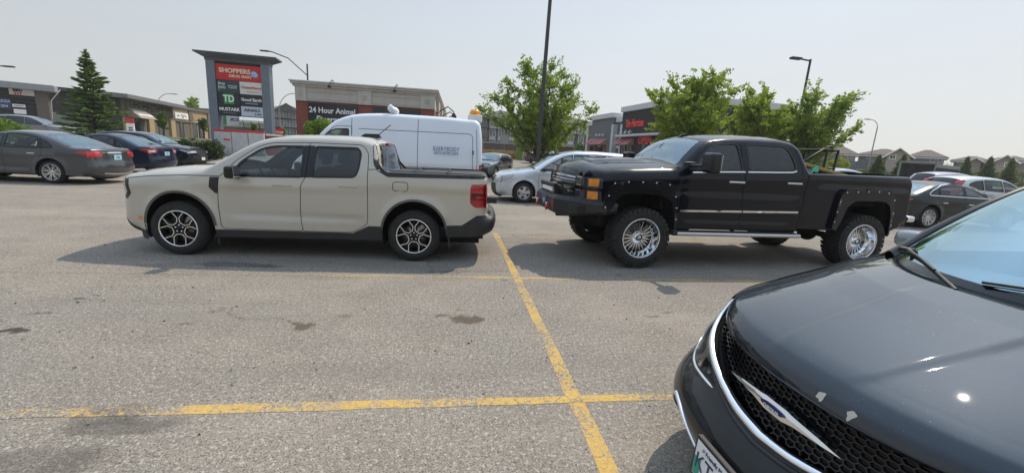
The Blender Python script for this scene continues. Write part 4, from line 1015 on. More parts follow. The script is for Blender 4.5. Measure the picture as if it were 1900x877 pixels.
# ---------------------------------------------------------------- the other vehicles
KIND = {}
KIND['sedan'] = dict(
    prof=[(-.62, .20, dict(t='lower', r=.22, c=.12)), (-.76, .26), (-.82, .40), (-.82, .56, dict(t='fascia')), (-.78, .66), (-.68, .735, dict(t='hood', r=.14, c=.06)), (-.35, .83), (.1, .915), (.48, .965, dict(t='cowl', r=.07, k=1)),
          (.56, .99, dict(t='glass', c=.10, r=.06)), (.85, 1.14), (1.15, 1.285), (1.38, 1.375, dict(t='roof', c=.05, r=.10)), (1.65, 1.435), (2.0, 1.455), (2.35, 1.43), (2.6, 1.365, dict(t='rglass', c=.07, r=.08)), (2.9, 1.25), (3.2, 1.12), (3.32, 1.07, dict(t='trunk', r=.08, c=.04)),
          (3.5, 1.055), (3.70, 1.045), (3.77, 1.01, dict(t='tail', c=.10, r=.14, k=1)), (3.80, .85), (3.84, .66, dict(t='rbump', r=.18)), (3.88, .55), (3.86, .35), (3.72, .25, dict(t='lower')), (3.6, .22)],
    wb=2.77, R=.335, rim=.235, A=.375, W=.90, belt=[(-.8, .70), (.5, .93), (3.0, 1.0), (3.9, 1.0)],
    win=[rounded([(.72, .985), (1.05, 1.165), (1.32, 1.29), (1.50, 1.345), (1.62, 1.36), (1.60, .995)], [.02, .1, .1, .1, .02, .02]),
         rounded([(1.68, .998), (1.70, 1.368), (2.0, 1.382), (2.28, 1.355), (2.50, 1.29), (2.52, 1.01)], [.02, .02, .1, .1, .03, .02]),
         rounded([(2.56, 1.012), (2.54, 1.275), (2.74, 1.19), (2.88, 1.06), (2.86, 1.025)], [.02, .02, .05, .05, .02])],
    doors=[rounded([(.62, .97), (.56, .75), (.58, .30), (1.60, .29), (1.64, .9), (1.66, 1.40), (1.45, 1.375), (1.2, 1.275), (.9, 1.125)], [.04, .1, .05, .04, .05, .02, .1, .1, .1]),
           rounded([(1.60, .29), (1.64, .9), (1.66, 1.40), (2.0, 1.42), (2.35, 1.385), (2.56, 1.31), (2.62, 1.0), (2.58, .76), (2.36, .55), (2.22, .29)], [.04, .05, .02, .1, .1, .05, .05, .1, .1, .05])],
    hl=rounded([(-.95, .66), (-.60, .735), (-.28, .80), (-.38, .72), (-.62, .625), (-.95, .58)], .03), hln=rounded([(.42, .60), (.44, .68), (.9, .73), (.9, .60)], .03),
    tl=rounded([(3.42, .93), (3.62, .975), (3.95, .98), (3.95, .80), (3.72, .82)], .04), tln=rounded([(.50, .82), (.50, .95), (.9, .98), (.9, .80)], .03),
    grille=[rounded([(-.36, .56), (-.40, .68), (.40, .68), (.36, .56)], .03), rounded([(-.50, .30), (-.45, .48), (.45, .48), (.50, .30)], .04)],
    seats=[(1.55, 0), (2.35, 1)], dash=(.78, .95), mz=.98, sz0=.55, rp=.86, fp=.52)
KIND['suv'] = dict(
    prof=[(-.60, .24, dict(t='lower', r=.22, c=.10)), (-.74, .30), (-.80, .45), (-.80, .65, dict(t='fascia')), (-.78, .82), (-.70, .93, dict(t='hood', r=.14, c=.06)), (-.4, 1.00), (.05, 1.06), (.42, 1.10, dict(t='cowl', r=.07, k=1)),
          (.50, 1.125, dict(t='glass', c=.09, r=.06)), (.80, 1.30), (1.05, 1.44), (1.22, 1.53, dict(t='roof', c=.05, r=.09)), (1.5, 1.60), (2.0, 1.64), (2.6, 1.63), (3.1, 1.58), (3.35, 1.53, dict(t='rglass', c=.06, r=.10, k=1)), (3.48, 1.36), (3.58, 1.16), (3.61, 1.08, dict(t='tail', c=.07, r=.14)),
          (3.64, .85), (3.67, .62, dict(t='rbump', r=.18)), (3.68, .5), (3.62, .36, dict(t='lower')), (3.45, .28)],
    wb=2.67, R=.345, rim=.235, A=.39, W=.91, belt=[(-.8, .85), (.5, 1.03), (3.0, 1.13), (3.9, 1.16)],
    win=[rounded([(.66, 1.09), (1.0, 1.315), (1.25, 1.45), (1.42, 1.50), (1.56, 1.515), (1.54, 1.10)], [.02, .1, .1, .1, .02, .02]),
         rounded([(1.62, 1.105), (1.64, 1.525), (2.0, 1.54), (2.45, 1.525), (2.47, 1.13)], [.02, .02, .1, .03, .02]),
         rounded([(2.54, 1.14), (2.52, 1.52), (2.85, 1.48), (3.12, 1.38), (3.20, 1.28), (3.0, 1.17)], [.02, .02, .1, .1, .05, .05])],
    doors=[rounded([(.58, 1.08), (.52, .85), (.54, .36), (1.54, .35), (1.58, 1.0), (1.60, 1.56), (1.38, 1.54), (1.15, 1.45), (.85, 1.27)], [.04, .1, .05, .04, .05, .02, .1, .1, .1]),
           rounded([(1.54, .35), (1.58, 1.0), (1.60, 1.56), (2.0, 1.58), (2.49, 1.56), (2.51, 1.1), (2.46, .85), (2.26, .65), (2.12, .35)], [.04, .05, .02, .1, .03, .05, .1, .1, .05])],
    hl=rounded([(-.95, .80), (-.60, .88), (-.30, .93), (-.40, .86), (-.62, .78), (-.95, .74)], .03), hln=rounded([(.42, .76), (.44, .84), (.9, .87), (.9, .76)], .03),
    tl=rounded([(3.42, 1.12), (3.60, 1.16), (3.80, 1.14), (3.80, .93), (3.55, .95)], .04), tln=rounded([(.62, .94), (.60, 1.10), (.9, 1.12), (.9, .92)], .03),
    grille=[rounded([(-.40, .62), (-.44, .84), (.44, .84), (.40, .62)], .04), rounded([(-.50, .36), (-.45, .54), (.45, .54), (.50, .36)], .04)],
    seats=[(1.5, 0), (2.35, 1)], dash=(.75, 1.08), mz=1.08, sz0=.70, rp=.80, fp=.6, clad=1)
KIND['minivan'] = dict(
    prof=[(-.68, .20, dict(t='lower', r=.24, c=.10)), (-.84, .26), (-.90, .42), (-.90, .58, dict(t='fascia')), (-.86, .74), (-.74, .86, dict(t='hood', r=.14, c=.06)), (-.4, .96), (0, 1.035), (.28, 1.075, dict(t='cowl', r=.07, k=1)),
          (.36, 1.10, dict(t='glass', c=.09, r=.06)), (.70, 1.30), (1.0, 1.47), (1.22, 1.575, dict(t='roof', c=.05, r=.09)), (1.6, 1.665), (2.2, 1.70), (3.0, 1.695), (3.6, 1.665), (3.85, 1.62, dict(t='rglass', c=.05, r=.09, k=1)), (3.98, 1.4), (4.06, 1.15), (4.08, 1.06, dict(t='tail', c=.05, r=.12)),
          (4.10, .85), (4.15, .62, dict(t='rbump', r=.16)), (4.16, .45), (4.10, .30, dict(t='lower')), (4.0, .24)],
    wb=3.08, R=.335, rim=.215, A=.385, W=.98, belt=[(-.9, .80), (.4, 1.0), (3.0, 1.06), (4.2, 1.08)],
    win=[rounded([(.50, 1.055), (.85, 1.275), (1.15, 1.44), (1.35, 1.53), (1.60, 1.575), (1.62, 1.07)], [.02, .1, .1, .1, .02, .02]),
         rounded([(1.68, 1.075), (1.66, 1.585), (2.75, 1.60), (2.77, 1.095)], .03), rounded([(2.83, 1.10), (2.81, 1.60), (3.55, 1.57), (3.72, 1.40), (3.74, 1.13)], .05)],
    doors=[rounded([(.50, 1.03), (.46, .80), (.48, .31), (1.64, .30), (1.65, 1.62), (1.3, 1.565), (1.0, 1.415), (.7, 1.235)], [.04, .1, .05, .04, .05, .1, .1, .1]),
           rounded([(1.64, .30), (1.65, 1.62), (2.80, 1.64), (2.80, .80), (2.60, .62), (2.52, .31)], [.04, .05, .05, .1, .1, .05])],
    hl=rounded([(-.95, .76), (-.62, .87), (-.32, .92), (-.40, .78), (-.62, .68), (-.95, .63)], .04), hln=rounded([(.46, .64), (.48, .78), (.95, .83), (.95, .66)], .03),
    tl=rounded([(3.95, 1.25), (4.2, 1.25), (4.2, .9), (4.0, .92)], .03), tln=rounded([(.78, .9), (.74, 1.25), (.95, 1.25), (.95, .9)], .03),
    grille=[rounded([(-.40, .62), (-.44, .78), (.44, .78), (.40, .62)], .04), rounded([(-.58, .30), (-.50, .50), (.50, .50), (.58, .30)], .04)],
    seats=[(1.5, 0), (2.4, 0), (3.3, 1)], dash=(.70, 1.05), mz=1.09, sz0=.75, rp=.8, fp=.6)
KIND['van'] = dict(
    prof=[(-.75, .30, dict(t='lower', r=.20, c=.10)), (-.88, .36), (-.92, .55), (-.90, .80, dict(t='fascia')), (-.85, 1.02), (-.72, 1.12, dict(t='hood', r=.14, c=.06)), (-.4, 1.22), (-.1, 1.32), (.05, 1.39, dict(t='cowl', r=.08, k=1)),
          (.12, 1.44, dict(t='glass', c=.09, r=.07)), (.40, 1.75), (.66, 2.02), (.80, 2.14, dict(t='roof', c=.05, r=.09)), (1.05, 2.28), (1.4, 2.385), (1.9, 2.44), (3.0, 2.46), (4.5, 2.44), (4.84, 2.42), (4.93, 2.36, dict(t='tail', c=.02, r=.10)), (4.97, 2.2), (5.02, 1.5),
          (5.02, .62), (5.06, .56, dict(t='rbump', r=.08, k=1)), (5.10, .5), (5.08, .40), (4.98, .36)],
    wb=3.75, R=.345, rim=.21, A=.40, W=1.02, belt=[(-.9, 1.3), (.5, 1.4), (5.1, 1.4)],
    win=[rounded([(.36, 1.52), (.60, 1.78), (.80, 1.96), (.94, 2.01), (1.28, 2.03), (1.29, 1.50), (1.26, 1.44), (.5, 1.42)], [.03, .06, .05, .04, .04, .04, .04, .1])],
    doors=[rounded([(.18, 1.33), (.14, 1.0), (.46, .70), (.50, .42), (1.35, .42), (1.37, 2.10), (.90, 2.08), (.45, 1.66)], [.04, .1, .1, .05, .05, .04, .1, .1])],
    hl=rounded([(-.95, 1.0), (-.66, 1.08), (-.38, 1.17), (-.45, 1.0), (-.66, .86), (-.95, .82)], .04), hln=rounded([(.56, .82), (.58, 1.0), (1.0, 1.05), (1.0, .84)], .03),
    tl=rounded([(4.93, 1.32), (5.2, 1.34), (5.2, .82), (4.90, .84)], .03), tln=rounded([(.90, .82), (.90, 1.34), (1.02, 1.34), (1.02, .82)], .02),
    grille=[rounded([(-.55, .70), (-.56, .98), (.56, .98), (.55, .70)], .04), rounded([(-.68, .38), (-.66, .55), (.66, .55), (.68, .38)], .04)],
    seats=[(1.35, 0)], dash=(.6, 1.40), mz=1.45, sz0=.95, rp=.9, fp=.75, tum=.12)
def std_car(kind, label, cat, loc, heading, col, sx=1., sz=1., sy=1., rimst='multi', rn=10, metal=.0, coat=1., rough=.28, group=None, flat=False, dg=None, dirt=.15, pl=('', ''), chrome_belt=False, skipf=(), handles=None, rimscale=1., clad=None, mats=None, detail=True, hide_front=False):
    K = KIND[kind]; root = thing({'van': 'cargo_van', 'suv': 'parked_suv', 'minivan': 'minivan'}.get(kind, 'parked_car'), label, cat, loc, heading, group)
    S = lambda poly: [(a*sx, b*sz) for a, b in poly]
    pm = paint('paint_%d' % len(MATS), col, rough, metal, coat, dirt, flake=.0, spec=.3)
    prof = [(q[0]*sx, q[1]*sz)+((q[2],) if len(q) > 2 else ()) for q in K['prof']]; wb = K['wb']*sx; R = K['R']; A = K['A']; W = K['W']*sy
    z0 = .27*sz if kind != 'van' else .40
    bottom = [(wb+A*.97, z0)]+arc(wb, R+.03, A, 0, 180, 22)+[(wb-A*1.0, z0), (A*1.0, z0)]+arc(0, R+.03, A, 0, 180, 22)+[(-A*.97, .22)]
    belt = [(a*sx, b*sz) for a, b in K['belt']]; n = prof[-1][0]
    C = Car(root, prof, bottom, W, [(-.9, .88), (-.5, .95), (-.1, .99), (.5, 1.), (n*.75, 1.), (n*.93, .975), (n+.5, .90 if kind != 'van' else .98)], belt, K.get('tum', .36), [(0, R+.03, A), (wb, R+.03, A)], .022, .05, .085, .055, .010, .55,
            creases=[(.4, n-.3, belt[1][1]-.20, belt[-1][1]-.16, .012, .035), (.4, wb-.4, .42, .46, -.014, .05)] if kind != 'van' else [(1.5, 4.9, .62, .62, .012, .03)])
    wins = [S(p) for p in K['win']]; doors = [S(p) for p in K['doors']]; dg = dg or [M_glass, M_glass, M_dglass]
    zones = dict(lower=(None, M_black), fascia=('front_bumper', pm), hood=('hood', pm), cowl=(None, M_black), glass=('windshield', M_wsh, 1), roof=('roof', pm),
                 rglass=('rear_window', M_dglass if kind in ('suv', 'minivan') else M_wsh, 1), trunk=('trunk_lid', pm), tail=('tailgate', pm), rbump=('rear_bumper', pm))
    regs = [('window', w, g) for w, g in zip(wins, dg)]+[('headlight', S(K['hl']), M_clearlens), ('tail_light', S(K['tl']), M_red)]
    if detail: regs += [('door', d, pm) for d in doors]
    if clad if clad is not None else K.get('clad'):
        regs.insert(0, ('cladding', [(-.3, .1), (-.3, z0+.10), (n+.1, z0+.10), (n+.1, .1)], M_black))
    C.build(pm, zones, regs, vin=K['rp'] if kind != 'van' else .9, nv=11)
    if detail:
        lines = [(d, True) for d in doors]
        if kind == 'van': lines += [(S(q), False) for q in ([(3.17, .45), (3.17, 2.36)], [(1.36, 1.9), (1.36, 2.30)], rounded([(1.55, 2.05), (4.72, 2.08), (4.74, 1.15), (4.72, .98)], [.02, .12, .12, .02]), [(1.40, 1.04), (4.9, 1.07)], [(1.40, .90), (4.85, .92)], [(4.83, .5), (4.87, 1.4), (4.83, 2.2)])]
        C.gaps(lines, .009 if kind != 'van' else .014, M_seam if kind != 'van' else plain('van_gap', (.10, .11, .13), .7))
    mb = MB()
    for w in wins: ribbon(mb, M_gloss, w, C.S, .03, .002, True, False, True)
    if chrome_belt: ribbon(mb, M_chrome, chrome_belt, C.S, .022, .005, True, False, True)
    mb.build('window_trim', root)
    C.nose('headlight', K['hln'] and S(K['hln']), M_clearlens, .006, .012, .06, True)
    for g in K['grille']: C.nose('grille', S(g), M_black, .006, .015)
    C.nose('grille_bar', S([(-.36, (K['grille'][0][0][1]+.02)), (-.36, K['grille'][0][0][1]+.04), (.36, K['grille'][0][0][1]+.04), (.36, K['grille'][0][0][1]+.02)]), M_chrome, .014, .015)
    C.tail('tail_light', S(K['tln']), M_red, .006, .012, .06, True)
    zr = K['fp']*sz
    k = C.front(np.array([0.]), np.array([zr-.12]))[0]; plate(root, k[0]-.012, 0, zr-.12, True, pl[0])
    zt = {'sedan': .80, 'suv': .86, 'minivan': .82, 'van': .75}[kind]*sz; k = C.rear(np.array([0.]), np.array([zt]))[0]
    plate(root, k[0]+.015, 0, zt, False, pl[1], mat=plain('plate_teal', (.35, .55, .62), .4) if pl[1] else None)
    for x in (0, wb): wheel_well(root, x, R+.03, A+.005, W)
    interior(root, .45*sx, wb-.35, W, .45*sz+.05, K['dash'][1]*sz, K['dash'][0]*sx, -.38, [(a*sx, b) for a, b in K['seats']], K['sz0']*sz, .62)
    mb = MB().mat(M_under); mb.box(-.5, -.5, .20, n-.3, .5, .32); mb.box(wb-.1, -W*.75, .32, n-.15, W*.75, .55*sz); mb.tube([(-.0, -W+.2, R), (0, W-.2, R)], .05, 6); mb.tube([(wb, -W+.2, R), (wb, W-.2, R)], .05, 6); mb.build('underbody', root)
    t, r = make_wheel(R, .215, K['rim']*rimscale, rimst, n=rn); put_wheels(root, (0., wb), W-.015, R, (t, r))
    mirror(root, .62*sx, W-.04, K['mz']*sz, pm if kind not in ('minivan', 'van') else M_black, *((.12, .2, .13) if kind != 'van' else (.16, .22, .36)))
    for i, d in enumerate(doors):
        q = np.array(d); x = q[:, 0].max()-.22 if kind != 'minivan' or i == 0 else q[:, 0].min()+.2
        if i == 1 and kind != 'minivan': x = q[:, 0].max()-.26
        z = np.interp(x, [b[0] for b in belt], [b[1] for b in belt])-.13
        yy = -C.S(np.array([x]), np.array([z]))[0][1]; handle(root, x, yy-.01, z, handles or pm, .19)
    return root, C
def front_at(cx, cy, heading, wbx=0.): return (cx, cy, 0)
# grey sedan far left (faces left), its rear wheel measured at (-11.6, 13.9)
W_ = .92
r, C = std_car('sedan', 'grey sedan at the left edge, nearest of the three parked there, red tail light showing', 'sedan', (-11.62-2.765, 13.95+.92, 0), 0, (.060, .066, .074), 1.0, 1.005, 1.02, 'multi', 16, .5, rimscale=1., handles=M_chrome, pl=('', 'KBR'), dirt=.06)
C.tail('chrome_bar', [(-.50, .905), (-.50, .935), (.50, .935), (.50, .905)], M_chrome, .010, .015)
C.tail('chrome_bar', [(-.55, .345), (-.55, .37), (.55, .37), (.55, .345)], M_chrome, .010, .015)
r, C = std_car('sedan', 'dark blue sedan parked between the grey sedan and the dark blue suv', 'sedan', (-12.85-2.69, 18.5+.88, 0), 0, (.006, .012, .036), .955, 1.02, .98, 'dark', 10, .2, dirt=.04, coat=.6, pl=('', 'HHS'))
C.tail('tail_light_lens', rounded([(.56, .86), (.56, .93), (.82, .95), (.82, .86)], .02), M_clearlens, .012, .012, .06, True)
std_car('suv', 'dark blue suv with black wheels parked by the hedge, its nose towards the mailboxes', 'suv', (-13.75, 22.95+.9, 0), math.pi, (.005, .009, .024), 1.0, .99, 1.0, 'dark', 10, .2, rough=.2, dirt=.04, coat=.6)
# far right
r, C = std_car('sedan', 'dark green-black sedan with chrome window surround parked behind the black pickup', 'sedan', (14.45+2.85, 11.0+.91, 0), math.pi, (.005, .011, .014), 1.03, .95, 1.02, 'multi', 20, .0, dirt=.03, coat=.45, handles=M_chrome,
        chrome_belt=[(.68, .985), (1.05, 1.19), (1.32, 1.31), (1.6, 1.385), (2.05, 1.40), (2.5, 1.325), (2.85, 1.17), (3.0, 1.06), (2.95, 1.015)])
r, C = std_car('suv', 'white suv with tall red tail lights parked behind the dark sedan on the right', 'suv', (24.0, 15.35, 0), math.pi-.06, (.62, .65, .68), .98, 1.0, 1.0, 'multi', 10, .2)
C.tail('tail_light', rounded([(.60, 1.08), (.52, 1.50), (.80, 1.52), (.86, 1.08)], .03), M_red, .012, .02, .06, True)
# silver minivan
std_car('minivan', 'silver minivan with five spoke wheels parked nose left beyond the black pickup', 'minivan', (2.25, 13.62+.97, 0), -.01, (.56, .61, .66), 1.0, 1.03, 1.0, 'five', 5, .45, rimscale=.98, dirt=.3)
# white van
vr, VC = std_car('van', 'white high roof cargo van with blue lettering behind the tan pickup', 'van', (.68-5.06*.84, 10.45+1.0, 0), 0, (.72, .76, .82), .84, .955, 1., 'five', 5, 0, dirt=.03)
text(vr, 'EVERYBODY', .135, (3.34, -1.032, 1.60), (R_(90), 0, 0), plain('van_blue', (.05, .08, .28), .4), extrude=.002, sx=.80, sp=1.06)
text(vr, 'GETS HOME SAFE', .100, (3.34, -1.034, 1.50), (R_(90), 0, 0), MATS['van_blue'], extrude=.002, sx=.70, sp=1.08)
mb = MB().mat(plain('beacon_amber', (.9, .33, .02), .2)); mb.lathe([(0, 2.70), (.10, 2.69), (.125, 2.64), (.13, 2.56), (0, 2.56)], 16, Matrix.Translation((4.02, -.45, -.09)), axis='z'); mb.build('beacon', vr)
mb = MB().mat(M_white); mb.cbox(3.85, -.62, 2.30, 4.20, -.25, 2.47, .02); mb.build('beacon_base', vr)
mb = MB().mat(M_white)
bm = bmesh.new(); bmesh.ops.create_icosphere(bm, subdivisions=2, radius=.14)
for v in bm.verts: v.co.z = v.co.z*.8+(.05 if v.co.x < 0 else -.02)
mb.bm(bm, Matrix.Translation((2.05, -.6, 2.44)), True); mb.tube([(2.05, -.6, 2.2), (2.05, -.6, 2.42)], .03, 6); mb.build('roof_ventilator', vr)
for sg in (-1, 1):
    mb = MB().mat(M_black); mb.cbox(3.97, sg*1.018-.012, 1.50, 4.0, sg*1.018+.012, 1.60, .008); mb.build('side_latch', vr)
# ---------------------------------------------------------------- black car in the foreground (its nose towards -x)
def fore_car():
    root = thing('parked_car', 'black car with honeycomb grille and chrome wing badge, close in the right foreground', 'car', (2.05, 1.28, 0))
    pm = paint('fore_paint', (.010, .013, .015), .30, .0, .55, .05, .25, coatrough=.03, spec=.10)
    # dusty clear coat: broad soft sheen, specks
    k = NT('fore_hood'); n = k.noise(2.2, 5, .6); sp = k.ramp(k.noise(150, 2, .5), [(.69, 0.), (.77, .7)]); spm = k.ramp(k.noise(2.2, 3), [(.46, 0.), (.62, 1.)])
    base = k.mix(k.math('MULTIPLY', sp, spm), k.mix(n, (.010, .018, .030), (.017, .028, .043)), (.35, .35, .33))
    fl = k.noise(1500, 2, .6); base = k.mix(k.ramp(fl, [(.5, 0.), (.8, .35)]), base, (.09, .11, .135))
    k.set(Base_Color=base, Roughness=.60, Metallic=1.)
    k.b.inputs['Coat Weight'].default_value = 1.; k.b.inputs['Coat IOR'].default_value = 1.62; k.L(k.ramp(k.noise(4, 4), [(.3, .010), (.75, .028)]), k.b.inputs['Coat Roughness']); k.bump(k.noise(700, 2), .02, .001)
    hm = k.m
    prof = [(-.38, .30, dict(t='skip', r=.05, c=.0)), (-.42, .5), (-.40, .70), (-.37, .80), (-.31, .845), (-.10, .91), (.19, .99), (.38, 1.045), (.60, 1.095), (.80, 1.255), (1.0, 1.40), (1.25, 1.54), (1.42, 1.62, dict(t='roof', c=.04, r=.07)),
            (1.8, 1.70), (2.4, 1.745), (3.0, 1.74), (3.6, 1.70), (3.86, 1.64, dict(t='rglass', c=.05, r=.08, k=1)), (4.0, 1.42), (4.08, 1.14), (4.10, 1.06, dict(t='tail', c=.05, r=.12)), (4.12, .85), (4.16, .62, dict(t='rbump', r=.16)), (4.16, .45), (4.10, .28), (4.0, .24)]
    A = .40; wb = 3.09
    bottom = [(wb+A*.97, .26)]+arc(wb, .38, A, 0, 180, 22)+[(wb-A, .24), (A, .24)]+arc(0, .38, A, 0, 180, 22)
    C = Car(root, prof, bottom, 1.0, [(-.5, .955), (-.3, .975), (0, .995), (.5, 1.), (3.2, 1.), (4.2, .93)], [(-.5, .85), (.6, 1.02), (3, 1.08), (4.2, 1.1)], .34, [(0, .38, A), (wb, .38, A)], .02, .05, .07, .045, .01, .55,
            creases=[(.5, 3.9, .88, .94, .012, .035)])
    wins = [rounded([(.78, 1.10), (1.05, 1.33), (1.3, 1.47), (1.52, 1.56), (1.75, 1.60), (1.76, 1.11)], .03), rounded([(1.83, 1.115), (1.82, 1.61), (2.8, 1.635), (2.82, 1.13)], .04), rounded([(2.88, 1.135), (2.86, 1.635), (3.5, 1.60), (3.72, 1.4), (3.74, 1.16)], .05)]
    doors = [rounded([(.60, 1.06), (.55, .85), (.57, .30), (1.78, .29), (1.79, 1.66), (1.5, 1.60), (1.2, 1.46), (.85, 1.21)], .05), rounded([(1.78, .29), (1.79, 1.66), (2.84, 1.68), (2.84, .85), (2.7, .65), (2.62, .29)], .05)]
    C.build(pm, dict(skip=('skip', pm), roof=('roof', pm), rglass=('rear_window', M_dglass, 1), tail=('tailgate', pm), rbump=('rear_bumper', pm)),
            [('window', w, g) for w, g in zip(wins, (M_glass, M_dglass, M_dglass))]+[('door', d, pm) for d in doors]+[('tail_light', rounded([(3.92, 1.1), (4.3, 1.12), (4.3, .9), (3.98, .92)], .03), M_red)], nv=15)
    for o in [o for o in root.children if o.name.startswith('skip')]: bpy.data.objects.remove(o)
    C.gaps([(d, True) for d in doors]); mb = MB()
    for w_ in wins: ribbon(mb, M_chrome, w_, C.S, .02, .003, True, False, True)
    mb.build('window_trim', root)
    # --- nose surface X(v, z)
    ZK = [.16, .20, .25, .33, .42, .50, .56, .60, .68, .74, .81, .86]; XK = [1.26, 1.20, 1.135, 1.085, 1.065, 1.10, 1.16, 1.19, 1.22, 1.232, 1.24, 1.26]
    def D(v): q = np.clip(np.abs(v), 0, .995); return 1.05*(1-np.sqrt(1-q*q))**1.2
    def zsm(z):
        return (np.interp(z-.02, ZK, XK)+np.interp(z, ZK, XK)+np.interp(z+.02, ZK, XK))/3
    def NX(v, z): v = np.asarray(v, float); z = np.asarray(z, float); return np.c_[zsm(z)+D(v)*(.66+.34*ss(.64, .85, z))-2.05, v, z]
    def GX(v, z): P = NX(v, z); P[:, 0] += .045; return P
    cv = [0, .15, .3, .45, .6, .68, .74, .775]; cz = [.582, .592, .622, .662, .715, .752, .795, .845]
    def spl(xs, ys, x):
        return np.interp(x, xs, ys)
    vv = np.linspace(0, .775, 26); zc = spl(cv, cz, vv)
    for _ in range(3): zc[1:-1] = (zc[:-2]+2*zc[1:-1]+zc[2:])/4
    chrome_line = [(-a, b) for a, b in zip(vv[::-1], zc[::-1])]+[(a, b) for a, b in zip(vv[1:], zc[1:])]
    fz = lambda v: .803+.045*(np.abs(v)/.8)**2.2
    hood_edge = [(v, float(fz(v))) for v in np.linspace(-.775, .775, 41)]
    # bumper shell below the chrome line
    outer = [(.80, .852), (.88, .855), (.935, .845), (.955, .72), (.955, .5), (.945, .30), (.90, .235), (.70, .20), (.40, .185), (0, .18)]
    poly = chrome_line+outer+[(-a, b) for a, b in outer[::-1][1:]]
    fog = rounded([(.235, .345), (.40, .405), (.50, .42), (.575, .40), (.625, .31), (.60, .225), (.27, .225)], .03)
    low = rounded([(-.20, .345), (.20, .345), (.215, .225), (-.215, .225)], .02)
    patch('front_bumper', poly, NX, pm, root, .0, .03, .035, True, holes=[densify(fog, .03), densify([(-a, b) for a, b in fog][::-1], .03), densify(low, .03)])
    lip = [(v, .205-.0*v) for v in np.linspace(-.93, .93, 31)]
    patch('chin_spoiler', [(-.945, .295), (-.62, .222), (0, .205), (.62, .222), (.945, .295), (.93, .20), (.6, .145), (0, .13), (-.6, .145), (-.93, .20)], NX, M_black, root, .018, .05, .05, True)
    for sg in (1, -1):
        patch('fog_recess', [(sg*a, b) for a, b in fog][::sg], lambda v, z: NX(v, z)+np.array([.04, 0, 0]), M_black, root, 0, .01, .04, True)
        mb = MB()   # honeycomb in the fog opening
        hexnet(mb, M_black, .25, .62, .23, .41, .022, .0135, fog, lambda v, z: NX(v*sg, z)+np.array([.022, 0, 0]), .0022)
        tag(mb.build('fog_mesh', root), kind='stuff')
        mb = MB(); L = [(sg*.20, .325), (sg*.24, .35), (sg*.40, .412), (sg*.50, .43), (sg*.56, .425), (sg*.60, .395), (sg*.635, .33), (sg*.64, .29)]
        strip3(mb, M_chrome, smooth_line(L), NX, .020, .012); mb.build('fog_chrome', root)
    patch('lower_recess', low, lambda v, z: NX(v, z)+np.array([.04, 0, 0]), M_black, root, 0, .01, .04, True)
    # grille: backing, honeycomb, chrome surround
    gp = chrome_line+hood_edge[::-1][1:-1]
    patch('grille_backing', gp, lambda v, z: NX(v, z)+np.array([.075, 0, 0]), M_blk, root, 0, .01, .05, True)
    mb = MB(); hexnet(mb, M_gloss, -.78, .78, .57, .86, .0205, .0118, gp, GX, .0019); tag(mb.build('grille_mesh', root), kind='stuff')
    mb = MB(); strip3(mb, M_chrome, chrome_line, NX, .026, .018, ends=.4); mb.build('grille_surround', root)
    mb = MB(); strip3(mb, M_gloss, [(a, b-.030) for a, b in chrome_line[3:-3]], NX, .014, .006); mb.build('surround_gap', root)
    # head lamps
    for sg in (1, -1):
        hp = [(.375, .612), (.50, .660), (.62, .710), (.70, .752), (.76, .800), (.79, .845), (.88, .850), (.945, .835), (.95, .78), (.90, .70), (.80, .628), (.68, .586), (.56, .578), (.45, .588)]
        hp = rounded(hp, .015, 3); P = [(sg*a, b) for a, b in hp][::sg]
        patch('headlight_housing', P, lambda v, z: NX(v, z)+np.array([.05, 0, 0]), plain('lamp_inner', (.10, .105, .11), .25, .5), root, 0, .01, .04, True)
        hl = patch('headlight', P, NX, glass('lamp_cover', (.72, .76, .78)), root, .010, .012, .03, True)
        mb = MB().mat(M_chrome)
        for v, z, r in ((.70, .695, .040), (.82, .745, .038)):
            p = NX(np.array([sg*v]), np.array([z]))[0]; M = Matrix.Translation(Vector(p)+Vector((.035, 0, 0))) @ Matrix.Rotation(R_(90+(-25 if sg > 0 else 25)), 4, 'Z')
            mb.mat(M_chrome).lathe([(r*1.15, -.0), (r, .012), (r*.8, .0)], 20, M); mb.mat(M_clearlens).lathe([(0, -.012), (r*.5, -.008), (r*.8, .0)], 20, M)
        strip3(mb, M_white, [(sg*.42, .605), (sg*.55, .60), (sg*.68, .61), (sg*.80, .655), (sg*.88, .71)], lambda v, z: NX(v, z)+np.array([.022, 0, 0]), .012, .004)
        mb.build('lamp_unit', hl)
        mb = MB(); strip3(mb, M_chrome, smooth_line([(sg*.33, .578), (sg*.45, .572), (sg*.57, .566), (sg*.68, .574), (sg*.81, .617), (sg*.91, .69), (sg*.955, .77)]), NX, .010, .008); mb.build('lamp_chrome', root)
    # hood
    def hoodP(a, w_):
        a = np.asarray(a, float); w_ = np.asarray(w_, float)
        def Fc(w): v = .80*w; return np.c_[1.24+D(v)-2.05, v, fz(v)]
        def Rc(w): v = .925*w; av = np.abs(v); return np.c_[.045+.02*av+.66*av**2.1, v, 1.118-.03*(av/.925)**3]
        i = np.array([0, .14, .30, .45, .62, .80, 1.]); sx = np.array([-.45, -.36, -.24, -.05, .17, .38, .60]); sz_ = np.array([.846, .868, .885, .93, .985, 1.047, 1.088]); sy = np.array([.80, .875, .915, .93, .935, .935, .925])
        def Sc(a, s): return np.c_[np.interp(a, i, sx), s*np.interp(a, i, sy), np.interp(a, i, sz_)]
        u = (w_+1)/2; one = np.ones_like(a)
        B = (1-a)[:, None]*Fc(w_)+a[:, None]*Rc(w_)
        Sd = (1-u)[:, None]*Sc(a, -1)+u[:, None]*Sc(a, 1)
        Cn = ((1-a)*(1-u))[:, None]*Fc(-one)+((1-a)*u)[:, None]*Fc(one)+(a*(1-u))[:, None]*Rc(-one)+(a*u)[:, None]*Rc(one)
